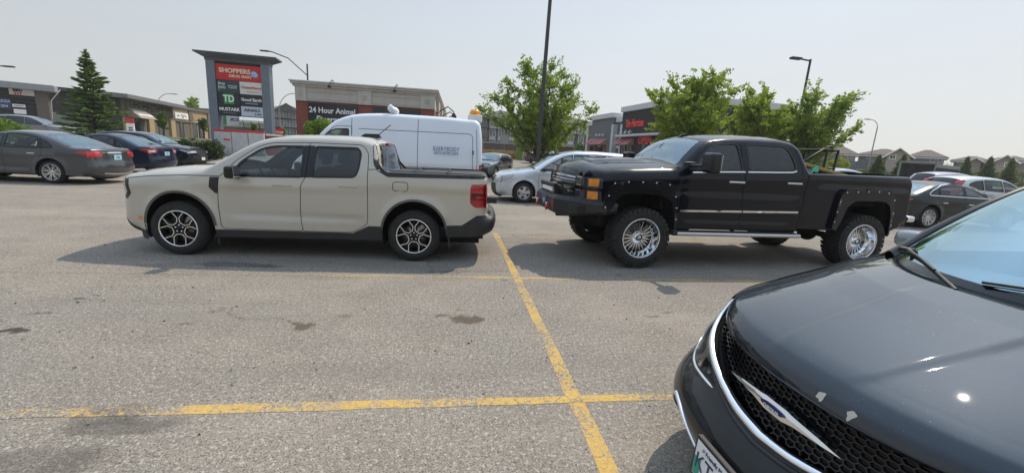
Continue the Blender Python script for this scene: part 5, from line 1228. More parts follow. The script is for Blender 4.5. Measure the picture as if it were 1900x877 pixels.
        P = B+Sd-Cn
        P[:, 2] += .060*np.sin(np.pi*np.clip(a, 0, 1)**.62)*(1-w_**4)
        av = np.abs(P[:, 1]); vc = .13+.11*a; fd_ = np.clip(a/.25, 0, 1)*np.clip((1.02-a)/.2, 0, 1); t = np.clip((av-vc)/.09+.5, 0, 1); P[:, 2] += (-.008*(t*t*(3-2*t))+.0035*np.exp(-((av-vc)/.022)**2))*fd_*np.clip((1-np.abs(w_))/.15, 0, 1)
        P[:, 2] -= .012*np.clip(1-a/.05, 0, 1)**2
        return P
    na, nw = 64, 141; a_, w_ = np.meshgrid(np.linspace(0, 1, na)**1.15, np.linspace(-1, 1, nw), indexing='ij'); a_, w_ = a_.ravel(), w_.ravel(); P = hoodP(a_, w_)
    I = (np.arange(na-1)[:, None]*nw+np.arange(nw-1)[None]).ravel(); mb = MB().mat(hm); mb.add(P, np.c_[I, I+nw, I+nw+1, I+1][:, ::-1], True)
    lipq = P[:nw].copy(); l2 = lipq+np.array([.004, 0, -.014]); l3 = lipq+np.array([.06, 0, -.02]); mb.add(np.vstack([lipq, l2, l3]), [(r*nw+i, r*nw+i+1, (r+1)*nw+i+1, (r+1)*nw+i) for r in (0, 1) for i in range(nw-1)], True)
    h = mb.build('hood', root)
    # fender tops: bridge between hood sides and the flanks
    # torn tape bits on the hood's edge
    tm = plain('torn_tape', (.55, .53, .46), .8, var=.2)
    for (a0, w0, s1, rot) in ((.022, -.155, .018, .4), (.018, -.285, .017, 1.1)):
        pts = [(max(a0+math.sin(t)*s1*.95*q, -.004), w0+math.cos(t)*s1*1.0*q) for t, q in zip(np.linspace(0, 2*math.pi, 15)[:-1]+rot, (1, .92, .75, .95, 1.1, .85, .70, .9, 1.05, .95, .6, .8, 1.1, .9))]
        patch('torn_tape', pts, hoodP, tm, root, .0025, .002, .01)
    # windscreen, pillars
    def WS(a, w):
        a = np.asarray(a, float); w = np.asarray(w, float); v0 = .895*w; av = np.abs(v0)
        B = np.c_[.075+.02*av+.66*av**2.1, v0, 1.122-.02*(av/.9)**3]
        v1 = .70*w; T = np.c_[1.05+.42*np.abs(w)**2.2, v1, 1.735-.085*np.abs(w)**2.2]
        P = B*(1-a)[:, None]+T*a[:, None]; P[:, 2] += .05*np.sin(np.pi*a)*(1-.3*w*w); P[:, 0] -= .03*np.sin(np.pi*a); return P
    def grid(f, n1, n2, a0=0., a1=1., w0=-1., w1=1., flip=False):
        a, w = np.meshgrid(np.linspace(a0, a1, n1), np.linspace(w0, w1, n2), indexing='ij'); P = f(a.ravel(), w.ravel())
        I = (np.arange(n1-1)[:, None]*n2+np.arange(n2-1)[None]).ravel(); F = np.c_[I, I+n2, I+n2+1, I+1]; return P, (F if flip else F[:, ::-1])
    mb = MB().mat(glass('windscreen', (.55, .68, .72), 1., rcol=(.62, .86, .97), f0=.50)); mb.add(*grid(WS, 18, 31, .0, 1, -.955, .955), True); mb.build('windshield', root)
    def WSb(a, w): P = WS(a, w); P[:, 2] += .003; P[:, 0] -= .002; return P
    mb = MB().mat(M_gloss); mb.add(*grid(WSb, 3, 31, .0, .035, -.97, .97), True); mb.add(*grid(WSb, 3, 31, .94, 1., -.97, .97), True)
    for s0 in (-1, 1): mb.add(*grid(WSb, 14, 3, .0, 1., *((-.975, -.94) if s0 < 0 else (.94, .975))), True)
    mb.build('glass_frit', root)
    mb = MB().mat(pm)
    def PIL(a, w, s):
        """pillar between the glass edge and the door line"""
        A_ = WS(a, np.full_like(a, s*.97)); x = np.interp(a, [0, .25, .5, .75, 1], [.60, .80, 1.02, 1.25, 1.44]); z = np.interp(x, C.top[:, 0], C.top[:, 1]); k_ = C.Y(x, z)
        B_ = np.c_[x, s*k_, z]; t = w[:, None]; P = A_*(1-t)+B_*t; P[:, 2] += .02*np.sin(np.pi*w); return P
    for s in (-1, 1): mb.add(*grid(lambda a, w: PIL(a, w, s), 18, 5, 0, 1, 0, 1, s < 0), True)
    mb.build('windshield_pillar', root)
    def RF(a, w):
        x0 = 1.05+.42*np.abs(w)**2.2; A_ = np.c_[x0, .70*w, 1.735-.085*np.abs(w)**2.2]; xe = np.full_like(a, 2.0); ye = float(C.Y(np.array([2.0]), np.array([1.72]))[0])
        i = C._rng('over'); sp = np.interp(2.0, C.top[i, 0], C.ts[i]); B_ = C.wrap(np.full_like(a, sp), w)
        return A_*(1-a)[:, None]+B_*a[:, None]+np.c_[0*a, 0*a, .012*np.sin(np.pi*a)]
    mb = MB().mat(pm); mb.add(*grid(RF, 10, 21), True); mb.build('roof_front', root)
    # cowl + wipers
    mb = MB().mat(M_black); P = hoodP(np.ones(nw), np.linspace(-1, 1, nw)); Q = WS(np.full(nw, .02), np.linspace(-1, 1, nw)); P2 = P+np.array([.0, 0, -.03])
    mb.add(np.vstack([P+np.array([0, 0, -.004]), P2, Q+np.array([0, 0, -.03])]), [(r*nw+i, r*nw+i+1, (r+1)*nw+i+1, (r+1)*nw+i) for r in (0, 1) for i in range(nw-1)], True); mb.build('cowl', root)
    for (w0, w1, a0, a1, arm, ji) in ((.955, .36, .030, .02, .16, 4), (.12, -.62, .030, .03, -.80, 6)):
        mb = MB().mat(M_black); ws = np.linspace(w0, w1, 12); aa = np.linspace(a0, a1, 12)+.035*np.sin(np.linspace(0, math.pi, 12)); L = WS(aa, ws)
        mb.tube([tuple(p+np.array([-.008, 0, .018])) for p in L], .0065, 6); mb.tube([tuple(p+np.array([-.004, 0, .006])) for p in L], .004, 4)
        c = L[ji]+np.array([-.012, 0, .026]); mb.cbox(c[0]-.02, c[1]-.035, c[2]-.010, c[0]+.015, c[1]+.035, c[2]+.010, .006)
        e = hoodP(np.array([.985]), np.array([arm]))[0]; mb.tube([tuple(c), tuple((c+e)/2+np.array([0, 0, .015])), tuple(e+np.array([.02, 0, .0]))], [.011, .008, .009], 6)
        mb.build('wiper', root)
    mb = MB().mat(plain('dash_light', (.25, .27, .27), .7)); mb.cbox(.35, -.80, .92, .95, .80, 1.085, .05); mb.cbox(.6, -.75, .95, 1.0, .1, 1.13, .06); mb.build('dashboard', root)
    mb = MB().mat(M_under); mb.box(.3, -.86, .34, 3.9, .86, .60); mb.box(-.7, -.7, .2, 3.9, .7, .34); mb.box(-.55, -.62, .34, .3, .62, .78); mb.box(3.2, -.8, .34, 4.0, .8, .62); mb.build('underbody', root)
    seats(root, [(1.75, 0), (2.6, 0)], .78, .62)
    # emblem
    W0 = [(-.27, .694), (-.18, .706), (-.095, .712), (-.072, .714), (-.05, .717), (.05, .717), (.072, .714), (.095, .712), (.18, .706), (.27, .694), (.17, .688), (.10, .682), (.075, .677), (.045, .670), (-.045, .670), (-.075, .677), (-.10, .682), (-.17, .688)]
    W0 = [(a*1.0, (b-.694)*1.0+.690) for a, b in W0]
    def ridge(U, V): return .020-.010*np.abs(V-.690)/.03-.006*np.abs(U)/.27
    em = patch('emblem', W0, lambda v, z: NX(v, z), M_chrome, root, ridge, .03, .012, True)
    blue = [(.058*math.cos(t), .690+.0115*math.sin(t)) for t in np.linspace(0, 2*math.pi, 25)[:-1]]
    patch('emblem_badge', blue, NX, plain('badge_blue', (.01, .015, .09), .15), root, .024, .008, .02, True)
    p = NX(np.array([0.]), np.array([.690]))[0]
    text(root, 'CHRYSLER', .016, (p[0]-.0262, 0, .690), (R_(90), 0, R_(-90)), M_wht, extrude=.0006, sx=1.05)
    mb = MB().mat(M_gloss); mb.lathe([(0, -.02), (.012, -.018), (.014, 0)], 14, Matrix.Translation((p[0]+.01, -.0, .648)) @ Matrix.Rotation(R_(-90), 4, 'Z')); mb.build('front_camera', root)
    # plate
    mb = MB().mat(M_black); mb.cbox(-.02, -.165, -.088, .006, .165, .088, .006); mb.build('plate_frame', root, (-1.005, 0, .385), (0, R_(4), 0))
    pl = plate(root, -1.022, 0, .385, True, '', R_(4))
    text(pl, 'KT', .095, (-.0052, .142, -.008), (R_(90), 0, R_(-90)), plain('plate_ink', (.02, .03, .10), .4), align='LEFT', extrude=.0012, sx=.95)
    text(pl, 'Friendly Manitoba', .024, (-.0052, .0, .052), (R_(90), 0, R_(-90)), MATS['plate_ink'], extrude=.001)
    mb = MB().mat(plain('plate_green', (.01, .30, .22), .4)); mb.box(-.0056, .105, -.07, -.0045, .148, .005); mb.build('plate_print', pl)
    for y in (-.10, .10):
        mb = MB().mat(M_disc); mb.lathe([(.007, -.002), (.005, -.006), (0, -.006)], 8, Matrix.Translation((-.004, y, .055)) @ Matrix.Rotation(R_(-90), 4, 'Z')); mb.build('plate_screw', pl)
    for x in (0, wb): wheel_well(root, x, .38, A+.005, 1.0)
    t, r = make_wheel(.36, .235, .235, 'multi', n=10); put_wheels(root, (0., wb), .985, .36, (t, r))
    mirror(root, .93, .94, 1.165, plain('mirror_cap', (.30, .33, .36), .12, .4), .14, .20, .12)
    for x, z in ((1.5, .95), (2.0, .96)): handle(root, x, .985, z, M_chrome, .2)
def smooth_line(L, n=6):
    out = []
    for i in range(len(L)-1):
        p0 = np.array(L[max(i-1, 0)]); p1 = np.array(L[i]); p2 = np.array(L[i+1]); p3 = np.array(L[min(i+2, len(L)-1)])
        for k in range(n):
            t = k/n; out.append(tuple(.5*((2*p1)+(-p0+p2)*t+(2*p0-5*p1+4*p2-p3)*t*t+(-p0+3*p1-3*p2+p3)*t**3)))
    return out+[tuple(L[-1])]
def strip3(mb, mat, line, fn, width, height, ends=.15):
    """a rounded moulding following a line on a surface"""
    L = np.array(line, float); n = len(L); t = np.gradient(L, axis=0); t /= np.linalg.norm(t, axis=1, keepdims=True)+1e-9; q = np.c_[-t[:, 1], t[:, 0]]
    s = np.linspace(0, 1, n); wd = width*np.clip(np.minimum(s, 1-s)/.06, ends, 1)
    rows = []
    for a, h in ((-.5, -.3), (-.48, .35), (-.3, .85), (0, 1.), (.3, .85), (.48, .35), (.5, -.3)):
        U = L+q*(wd*a)[:, None]; P = fn(U[:, 0], U[:, 1]); rows.append(P+np.array([-1, 0, .15])*height*h)
    m = len(rows); mb.mat(mat)
    V = np.vstack(rows); F = [(r*n+i, r*n+i+1, (r+1)*n+i+1, (r+1)*n+i) for r in range(m-1) for i in range(n-1)]
    mb.add(V, F, True)
def hexnet(mb, mat, v0, v1, z0, z1, hx, hz, poly, fn, r):
    """honeycomb of thin bars; hx, hz half cell sizes"""
    segs = []; seen = set(); zi = 0; dz = hz*1.5; z = z0
    corners = [(math.cos(R_(60*k+0)), math.sin(R_(60*k+0))) for k in range(6)]
    dx = hx*1.5; i = 0; x = v0
    while x < v1:
        z = z0+(hz*.866 if i % 2 else 0)
        while z < z1:
            P = [(x+hx*c, z+hz*s) for c, s in corners]
            for k in range(6):
                a, b = P[k], P[(k+1) % 6]; key = tuple(sorted([(round(a[0], 4), round(a[1], 4)), (round(b[0], 4), round(b[1], 4))]))
                if key not in seen: seen.add(key); segs.append((a, b))
            z += hz*1.732
        x += dx; i += 1
    M = np.array([((a[0]+b[0])/2, (a[1]+b[1])/2) for a, b in segs]); ok = inpoly(M, poly)
    A = np.array([s[0] for s in segs])[ok]; B = np.array([s[1] for s in segs])[ok]; t = B-A; t /= np.linalg.norm(t, axis=1, keepdims=True); q = np.c_[-t[:, 1], t[:, 0]]*r
    P0 = fn(*(A-q).T); P1 = fn(*(A+q).T); P2 = fn(*(B+q).T); P3 = fn(*(B-q).T); n = len(A); d = np.array([.012, 0, 0])
    V = np.stack([P0, P1, P2, P3, P0+d, P1+d, P2+d, P3+d], 1).reshape(-1, 3); k = np.arange(n)*8; mb.mat(mat)
    F = []
    for c in ((0, 1, 2, 3), (0, 3, 7, 4), (1, 5, 6, 2)): F += [tuple(x) for x in (k[:, None]+np.array(c)).tolist()]
    mb.add(V, F, False)
fore_car()
# ---------------------------------------------------------------- plants
def leaf_mat(name, a, b, tr=.55):
    k = NT(name); n = k.noise(1.1, 4, .6); n2 = k.noise(9, 2); c = k.mix(n2, k.mix(n, a, b), tuple((x+y)/2*1.25 for x, y in zip(a, b)))
    k.set(Base_Color=c, Roughness=.6); k.b.inputs['Specular IOR Level'].default_value = .3
    t = k.node('ShaderNodeBsdfTranslucent'); k.L(k.mix(.5, c, (.28, .40, .05)), t.inputs[0]); s = k.node('ShaderNodeMixShader'); s.inputs[0].default_value = tr
    k.L(k.b.outputs[0], s.inputs[1]); k.L(t.outputs[0], s.inputs[2]); k.L(s.outputs[0], k.out.inputs['Surface']); return k.m
L_elm = leaf_mat('leaf_elm', (.12, .185, .022), (.27, .36, .05)); L_elm2 = leaf_mat('leaf_elm_yellow', (.16, .225, .02), (.32, .39, .05))
L_spr = leaf_mat('spruce_needles', (.040, .078, .026), (.115, .170, .050), .35); L_dark = leaf_mat('leaf_dark', (.018, .034, .012), (.035, .062, .018), .25)
L_round = leaf_mat('leaf_round', (.06, .115, .018), (.10, .17, .025)); L_gold = leaf_mat('leaf_gold', (.13, .15, .02), (.22, .21, .03))
bark = plain('bark', (.075, .06, .045), .9, var=.35, scale=8, bump=.5, bscale=40)
def leaves(P, size, rng, mat, parent, name='crown', asp=1.7, up=0., dirs=None):
    P = np.asarray(P); n = len(P); d = rng.normal(size=(n, 3)) if dirs is None else dirs+rng.normal(size=(n, 3))*.35
    d[:, 2] += up; d /= np.linalg.norm(d, axis=1, keepdims=True); e = np.cross(d, rng.normal(size=(n, 3))); e /= np.linalg.norm(e, axis=1, keepdims=True)
    s = (size*rng.uniform(.6, 1.35, n))[:, None]; a = d*s*.5*asp; b = e*s*.5
    V = np.stack([P-a, P+b*.9, P+a, P-b*.9], 1).reshape(-1, 3)
    me = bpy.data.meshes.new(name); me.vertices.add(4*n); me.vertices.foreach_set('co', V.ravel()); me.loops.add(4*n); me.loops.foreach_set('vertex_index', np.arange(4*n))
    me.polygons.add(n); me.polygons.foreach_set('loop_start', np.arange(n)*4); me.update(calc_edges=True); me.materials.append(mat)
    return link(name, me, parent)
def limb(mb, p, d, L, r0, r1, rng, n=6, bend=.12, lift=0.):
    pts = [Vector(p)]; d = Vector(d).normalized()
    for i in range(n):
        d = (d+Vector(rng.normal(size=3))*bend+Vector((0, 0, lift))).normalized(); pts.append(pts[-1]+d*(L/n))
    mb.tube(pts, [r0+(r1-r0)*i/n for i in range(n+1)], 6, False); return pts
def elm(name, label, loc, H, SX, SY, seed, mat=None, wind=(0, 0), nl=9, dens=1., base=.9, leafs=.11, group=None, cat='tree', gap=.25, trunks=1, low=.28):
    """vase-shaped deciduous tree; SX, SY crown half widths"""
    rng = np.random.default_rng(seed); root = thing(name, label, cat, loc, 0, group); mb = MB().mat(bark); P = []; D = []
    tr = limb(mb, (0, 0, -.1), (0, 0, 1), base+.1, .06+H*.012, .05+H*.009, rng, 3, .02); top = tr[-1]
    for k in range(nl):
        a = 2*math.pi*(k+rng.uniform(0, .6))/nl; q = rng.uniform(.25, 1.) if k else .05
        tgt = Vector((math.cos(a)*SX*q+wind[0]*q, math.sin(a)*SY*q+wind[1]*q, H*(rng.uniform(.80, 1.0)-(.38 if q > .6 else .12)*q*rng.uniform(.6, 1.2)))); L = (tgt-top).length
        dr = (tgt-top).normalized(); st = (dr+Vector((0, 0, .5))).normalized(); n = 9; pts = [top.copy()]
        for i in range(1, n+1):
            t = i/n; w_ = Vector(rng.normal(size=3))*.05*L*.3; pts.append(top.lerp(tgt, t)+Vector((0, 0, 1))*math.sin(math.pi*t)*L*.06+w_)
        mb.tube(pts, [(.035+H*.004)*(1-t)+.010 for t in np.linspace(0, 1, n+1)], 6, False)
        for i in range(2, n+1):
            for _ in range(4 if i < n else 6):
                p = pts[i]; dd = Vector(rng.normal(size=3)); dd.z = dd.z*.6+.35; dd = (dd.normalized()+dr*.7+Vector((wind[0], wind[1], 0))*.25).normalized(); l = rng.uniform(.5, 1.25)*H*.15*(1.25-.5*i/n)
                if p.z+dd.z*l < H*low: continue
                tw = limb(mb, p, dd, l, .014, .005, rng, 4, .16)
                for j, t in enumerate(tw[1:]):
                    if rng.random() < gap*.5: continue
                    m = int(rng.integers(7, 15)*dens); c = np.array(t)+rng.normal(size=(m, 3))*np.array([.12, .12, .09])*H*.13*.75
                    P.append(c); D.append(np.repeat([np.array(dd)], m, 0))
    mb.build('trunk', root); P = np.vstack(P); D = np.vstack(D); leaves(P, leafs, rng, mat or L_elm, root, dirs=D*.6); return root
def spruce(name, label, loc, H, Rb, seed, dens=1., group=None, sparse=.0, needle=.16, cat='spruce tree'):
    rng = np.random.default_rng(seed); root = thing(name, label, cat, loc, 0, group); mb = MB().mat(bark); mb.tube([(0, 0, -.1), (0, 0, H*.5), (0, 0, H)], [.03+H*.018, .02+H*.008, .006], 7, False)
    P = []; D = []; z = H*.04; k = 0
    while z < H*.985:
        t = z/H; rr = Rb*((1-t)**1.05)*rng.uniform(.85, 1.12)+.05; nb = max(4, int(10*(1-t)+5)); off = rng.uniform(0, 6)
        for b in range(nb):
            a = off+2*math.pi*b/nb+rng.uniform(-.2, .2); r = rr*rng.uniform(.5, 1.3); n = 5; dr = np.array([math.cos(a), math.sin(a), 0]); pts = []
            up = .15+.5*t
            for i in range(n+1): q = i/n; pts.append(np.array([0, 0, z])+dr*r*q+np.array([0, 0, 1])*r*(up*q*q*.7-.22*q*(1-t)))
            mb.tube([tuple(p) for p in pts], [.012+.008*(1-t)*(1-i/n) for i in range(n+1)], 4, False)
            m = int(r*55*dens)+5; q = rng.uniform(.12, 1, m)**.8; base = np.array([np.interp(q, np.linspace(0, 1, n+1), [p[j] for p in pts]) for j in range(3)]).T
            sd = np.cross(dr, [0, 0, 1]); s = rng.uniform(-1, 1, m)*(1-q*.75)*.30*r**.7; base = base+sd*s[:, None]+dr*np.abs(s)[:, None]*.6+rng.normal(size=(m, 3))*.02+np.array([0, 0, -1])*(rng.random(m)*.05)[:, None]
            P.append(base); D.append(dr*1.0+sd*np.sign(s)[:, None]*.5+np.array([0, 0, .1]))
        z += (.20+.10*(1-t))*(H/6)**.5*(1+sparse)*.8; k += 1
    for _ in range(12): P.append(np.array([[0, 0, H-.02*_]])); D.append(np.array([[0, 0, 1.]]))
    mb.build('trunk', root); P = np.vstack(P); D = np.vstack(D); leaves(P, needle, rng, L_spr, root, dirs=D, asp=2.4); return root
def bush(name, label, loc, sx, sy, h, seed, mat, n=2500, leafs=.08, cat='shrub', group=None, ragged=.12):
    rng = np.random.default_rng(seed); root = thing(name, label, cat, loc, 0, group); u = rng.normal(size=(n, 3)); u /= np.linalg.norm(u, axis=1, keepdims=True)
    lob = 1+ragged*np.sin(u[:, 0]*5+seed)*np.cos(u[:, 1]*4+seed*2)+ragged*np.sin(u[:, 2]*7+u[:, 0]*6); r = (rng.uniform(.55, 1.06, n)**.6*lob)[:, None]
    P = u*r*np.array([sx, sy, h/2])+np.array([0, 0, h/2]); P = P[P[:, 2] > -.02]; leaves(P, leafs, rng, mat, root, 'foliage', dirs=u[:len(P)]*.3)
    mb = MB().mat(bark)
    for _ in range(6): a = rng.uniform(0, 6.3); limb(mb, (0, 0, -.05), (math.cos(a)*.4*sx, math.sin(a)*.4*sy, h*.6), h*.8, .02, .006, rng, 4, .1)
    mb.build('stem', root); return root
def gp(px, py, Y, dz=0.):
    p = at(px, py, Y); return (p.x, p.y, Tz(p.x, p.y)+dz)
# big spruce left of the sign
p = gp(172, 200, 30); top = at(172, 95, 30).z
spruce('spruce_tree', 'tall dark spruce left of the red and black plaza sign', p, top-p[2], 1.85, 6, .62, needle=.13, sparse=.25)
# centre tree by the lamp post
p = gp(1003, 280, 27.2); elm('elm_tree', 'wide vase shaped green tree right beside the tall lamp post', (p[0], p[1], p[2]+.1), 7.0, 3.7, 2.4, 11, nl=20, dens=.85, leafs=.10, low=.14, wind=(-.35, 0))
p = gp(1278, 280, 22.5); elm('elm_tree', 'green tree with a pointed top in front of the red lettered coffee shop', (p[0], p[1], p[2]+.1), 6.45, 2.6, 2.0, 24, L_elm2, nl=20, dens=1.0, leafs=.095, low=.18)
p = gp(1400, 280, 23.0); elm('elm_tree', 'dense round topped green tree between two others above the black pickup cab', (p[0], p[1], p[2]+.1), 5.9, 2.15, 1.8, 37, L_elm2, nl=18, dens=1.05, leafs=.095, low=.18)
p = gp(1487, 280, 22.2); elm('elm_tree', 'wind swept tree leaning to the right behind the black pickup bed', (p[0], p[1], p[2]+.1), 6.0, 2.6, 1.9, 51, L_elm, wind=(1.6, 0), nl=20, dens=.75, leafs=.09, gap=.40, low=.18)
p = gp(597, 255, 24.); bush('round_shrub', 'round bright green shrub in front of the brick emergency clinic', p, 1.05, 1.0, 2.75, 3, L_round, 6500, .085, 'shrub')
p = gp(5, 250, 20); bush('shrub', 'bright green shrub at the left picture edge behind the grey sedan', (p[0]-.5, p[1], .3), 1.3, 1., 1.6, 9, L_round, 2600, .1)
for i, px in enumerate((322, 338, 354, 370, 386, 399)):
    p = gp(px, 280, 25.2); bush('hedge_shrub', ['dark low hedge shrub, first from the left beside the dark blue suv', 'dark low hedge shrub, second from the left behind the dark blue suv', 'dark low hedge shrub, third from the left in the hedge', 'dark low hedge shrub, fourth from the left in the hedge', 'dark low hedge shrub, second nearest the grey mailboxes', 'dark low hedge shrub touching the grey mailboxes'][i], p, .42, .4, .98+.06*(i % 3), 60+i, L_dark, 1500, .06, 'shrub', 'hedge beside the mailboxes')
for i, (px, py, Y, h, m) in enumerate(((303, 238, 47, 2.3, L_round), (378, 242, 50, 2.0, L_round), (469, 225, 40, 1.9, L_round), (448, 232, 44, .9, L_round), (357, 200, 75, 6.2, L_elm), (524, 250, 44, 1.6, L_elm2))):
    p = gp(px, py, Y); elm('young_tree', ['thin young tree before the brown wall, left one', 'thin young tree before the tan shop wall, right one', 'small tree seen under the plaza sign above the mailboxes', 'tiny green bush tree under the left half of the plaza sign', 'thin tree top showing over the tan shop roof', 'small yellow green tree between plaza sign and brick clinic'][i], p, h, h*.22, h*.22, 80+i, m, nl=5, dens=.9, base=h*.35, leafs=.13, low=.3)
p = at(1076, 262, 52); bush('column_shrub', 'tall bright green shrub against the grey coffee shop side wall', (p.x, p.y, .9), .55, .5, 2.6, 5, L_round, 1500, .1)
p = at(1553, 300, 34); bush('round_shrub', 'golden green round shrub seen under the tubular rack', (p.x, p.y, .9), 1.15, 1., 1.75, 7, L_gold, 2600, .1)
for i, (px, ty, Y) in enumerate(((1633, 287, 42), (1679, 287, 43), (1797, 291, 46), (1840, 291, 46), (1880, 293, 46))):
    p = at(px, ty, Y); g = Tz(p.x, p.y); spruce('small_spruce', ['small spruce left of the black enclosure', 'small spruce rising behind the left end of the black enclosure', 'small spruce right of the black enclosure', 'second small spruce from the right edge, before the far house', 'small spruce nearest the right picture edge'][i], (p.x, p.y, g), p.z-g, 1.05+.1*(i % 2), 90+i, .6, 'young spruces along the far fence', needle=.15)
for i, (px, Y, w_, h) in enumerate(((1822, 50, 1.6, 1.7), (1860, 50, 1.8, 1.9), (1900, 48, 2., 1.9), (1600, 46, .8, 1.2), (1560, 55, 1., 1.4), (1683, 60, 1.5, 2.6), (1758, 70, 2.4, 3.2))):
    p = at(px, 300, Y); bush('shrub', ['dark shrub between the two spruces right of the enclosure', 'broad dark shrub behind the right hand spruces', 'dark shrub at the right picture edge under the houses', 'low brown shrub by the iron fence', 'low shrub against the blue grey wall', 'pale green shrub behind the black enclosure', 'pale green tree crown beyond the enclosure between the houses'][i], (p.x, p.y, Tz(p.x, p.y)), w_, w_*.8, h, 120+i, [L_dark, L_dark, L_dark, L_gold, L_dark, L_gold, L_elm][i], 1300, .14)
# ---------------------------------------------------------------- buildings, signs, lamps, fences
class Face:
    """a wall plane between two plan points; local u along it, z up, out towards the viewer"""
    def __init__(s, a, b):
        s.a = Vector((a[0], a[1], 0)); s.b = Vector((b[0], b[1], 0)); s.L = (s.b-s.a).length; s.t = (s.b-s.a).normalized(); s.n = Vector((s.t.y, -s.t.x, 0))
        s.M = Matrix((( s.t.x, -s.n.x, 0, s.a.x), (s.t.y, -s.n.y, 0, s.a.y), (0, 0, 1, 0), (0, 0, 0, 1)))
    def u(s, px, py):
        """distance along the wall where the sight line through a picture point meets it, and the height there"""
        d = CF + CR*((px-950)/CAM_F) - CU*((py-438.5)/CAM_F); o = Vector((0, 0, CAM_H)); n = s.n
        t = ((s.a-o).dot(n)-0)/d.dot(n) if abs(d.dot(n)) > 1e-9 else 0
        t = ((Vector((s.a.x, s.a.y, 0))-Vector((0, 0, 0))).x*n.x+(s.a.y)*n.y)/(d.x*n.x+d.y*n.y); p = o+d*t
        return (p-s.a).dot(s.t), p.z
    def box(s, mb, u0, u1, z0, z1, o0, o1, b=0.):
        """o: distance out of the wall (positive towards the viewer)"""
        (mb.cbox if b else mb.box)(u0, -o1, z0, u1, -o0, z1, *((b,) if b else ()), M=s.M)
    def part(s, name, mat, root, u0, u1, z0, z1, o0, o1, b=0.):
        mb = MB().mat(mat); s.box(mb, u0, u1, z0, z1, o0, o1, b); return mb.build(name, root)
def root_at(name, label, cat, p=(0, 0, 0), group=None):
    """empty at p, but parts are built in world coordinates"""
    return thing(name, label, cat, (0, 0, 0), 0, group)
def clad(name, col, pitch=.4, depth=.3, axis=0, var=.12, rough=.8):
    k = NT(name); v = k.co('Generated') if 0 else k.co('Object'); w_ = k.node('ShaderNodeTexWave'); w_.wave_profile = 'SAW'; w_.bands_direction = 'XYZ'[axis]
    w_.inputs['Scale'].default_value = .5/pitch*.628/2*2; k.L(v, w_.inputs['Vector']); n = k.noise(1.5, 4)
    c = k.mix(n, tuple(x*(1-var) for x in col), tuple(x*(1+var) for x in col)); g = k.ramp(w_.outputs['Fac'], [(0., .55), (.08, 1.), (.95, 1.), (1., .7)])
    k.set(Base_Color=k.mix(1., c, g, 'MULTIPLY'), Roughness=rough); k.bump(w_.outputs['Fac'], depth, .02); return k.m
def brickmat(name, col, mortar=(.25, .22, .2), scale=6.):
    k = NT(name); b = k.node('ShaderNodeTexBrick'); b.inputs['Scale'].default_value = scale; b.inputs['Color1'].default_value = col+(1,); b.inputs['Color2'].default_value = tuple(c*.7 for c in col)+(1,); b.inputs['Mortar'].default_value = mortar+(1,)
    b.inputs['Mortar Size'].default_value = .012; mp = k.node('ShaderNodeMapping'); mp.inputs['Rotation'].default_value = (R_(90), 0, 0); k.L(k.co(), mp.inputs[0]); k.L(mp.outputs[0], b.inputs['Vector'])
    k.set(Base_Color=k.mix(k.noise(2, 4), b.outputs['Color'], tuple(c*.85 for c in col)), Roughness=.9); return k.m
glz = plain('window_glass', (.035, .045, .05), .06, var=.4, scale=.8); glz2 = plain('window_glass_pale', (.16, .20, .23), .08, var=.5, scale=.9)
taupe = clad('siding_taupe', (.16, .135, .11), .40); taupe2 = plain('taupe_flat', (.15, .125, .10), .85, bump=.2); tan_st = plain('stucco_tan', (.42, .32, .19), .9, bump=.2)
grey_st = plain('stucco_grey', (.30, .30, .29), .9, bump=.15); metal_g = plain('fascia_grey', (.20, .20, .20), .5, .3); post_g = plain('sign_post_grey', (.15, .18, .215), .45, .1)
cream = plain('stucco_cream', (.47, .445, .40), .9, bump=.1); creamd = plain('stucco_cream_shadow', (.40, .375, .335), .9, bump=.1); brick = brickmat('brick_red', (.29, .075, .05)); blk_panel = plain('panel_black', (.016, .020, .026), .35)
def window(F, root, u0, u1, z0, z1, out=0., frame=None, g=None, mull=0, fr=.06):
    fm = frame or M_white
    mb = MB().mat(fm); F.box(mb, u0-fr, u1+fr, z1, z1+fr, out, out+.05); F.box(mb, u0-fr, u1+fr, z0-fr, z0, out, out+.07); F.box(mb, u0-fr, u0, z0, z1, out, out+.05); F.box(mb, u1, u1+fr, z0, z1, out, out+.05)
    for i in range(mull): uu = u0+(u1-u0)*(i+1)/(mull+1); F.box(mb, uu-.025, uu+.025, z0, z1, out, out+.04)
    o = mb.build('window', root); mb = MB().mat(g or glz); F.box(mb, u0, u1, z0, z1, out-.05, out+.015); mb.build('pane', o); return o
def wtext(F, root, s, u, z, size, mat, out, name='lettering', bold=0., sx=1., ext=.01, sp=1.):
    M = F.M @ Matrix.Translation((u, -out, z)) @ Matrix.Rotation(R_(90), 4, 'X'); o = text(root, s, size, None, None, mat, name, ext, 'CENTER', sx, bold, sp)
    if root is None: o.matrix_world = M
    else: o.matrix_local = (root.matrix_world.inverted() if root.type == 'EMPTY' and root.location.length else Matrix.Identity(4)) @ M
    return o
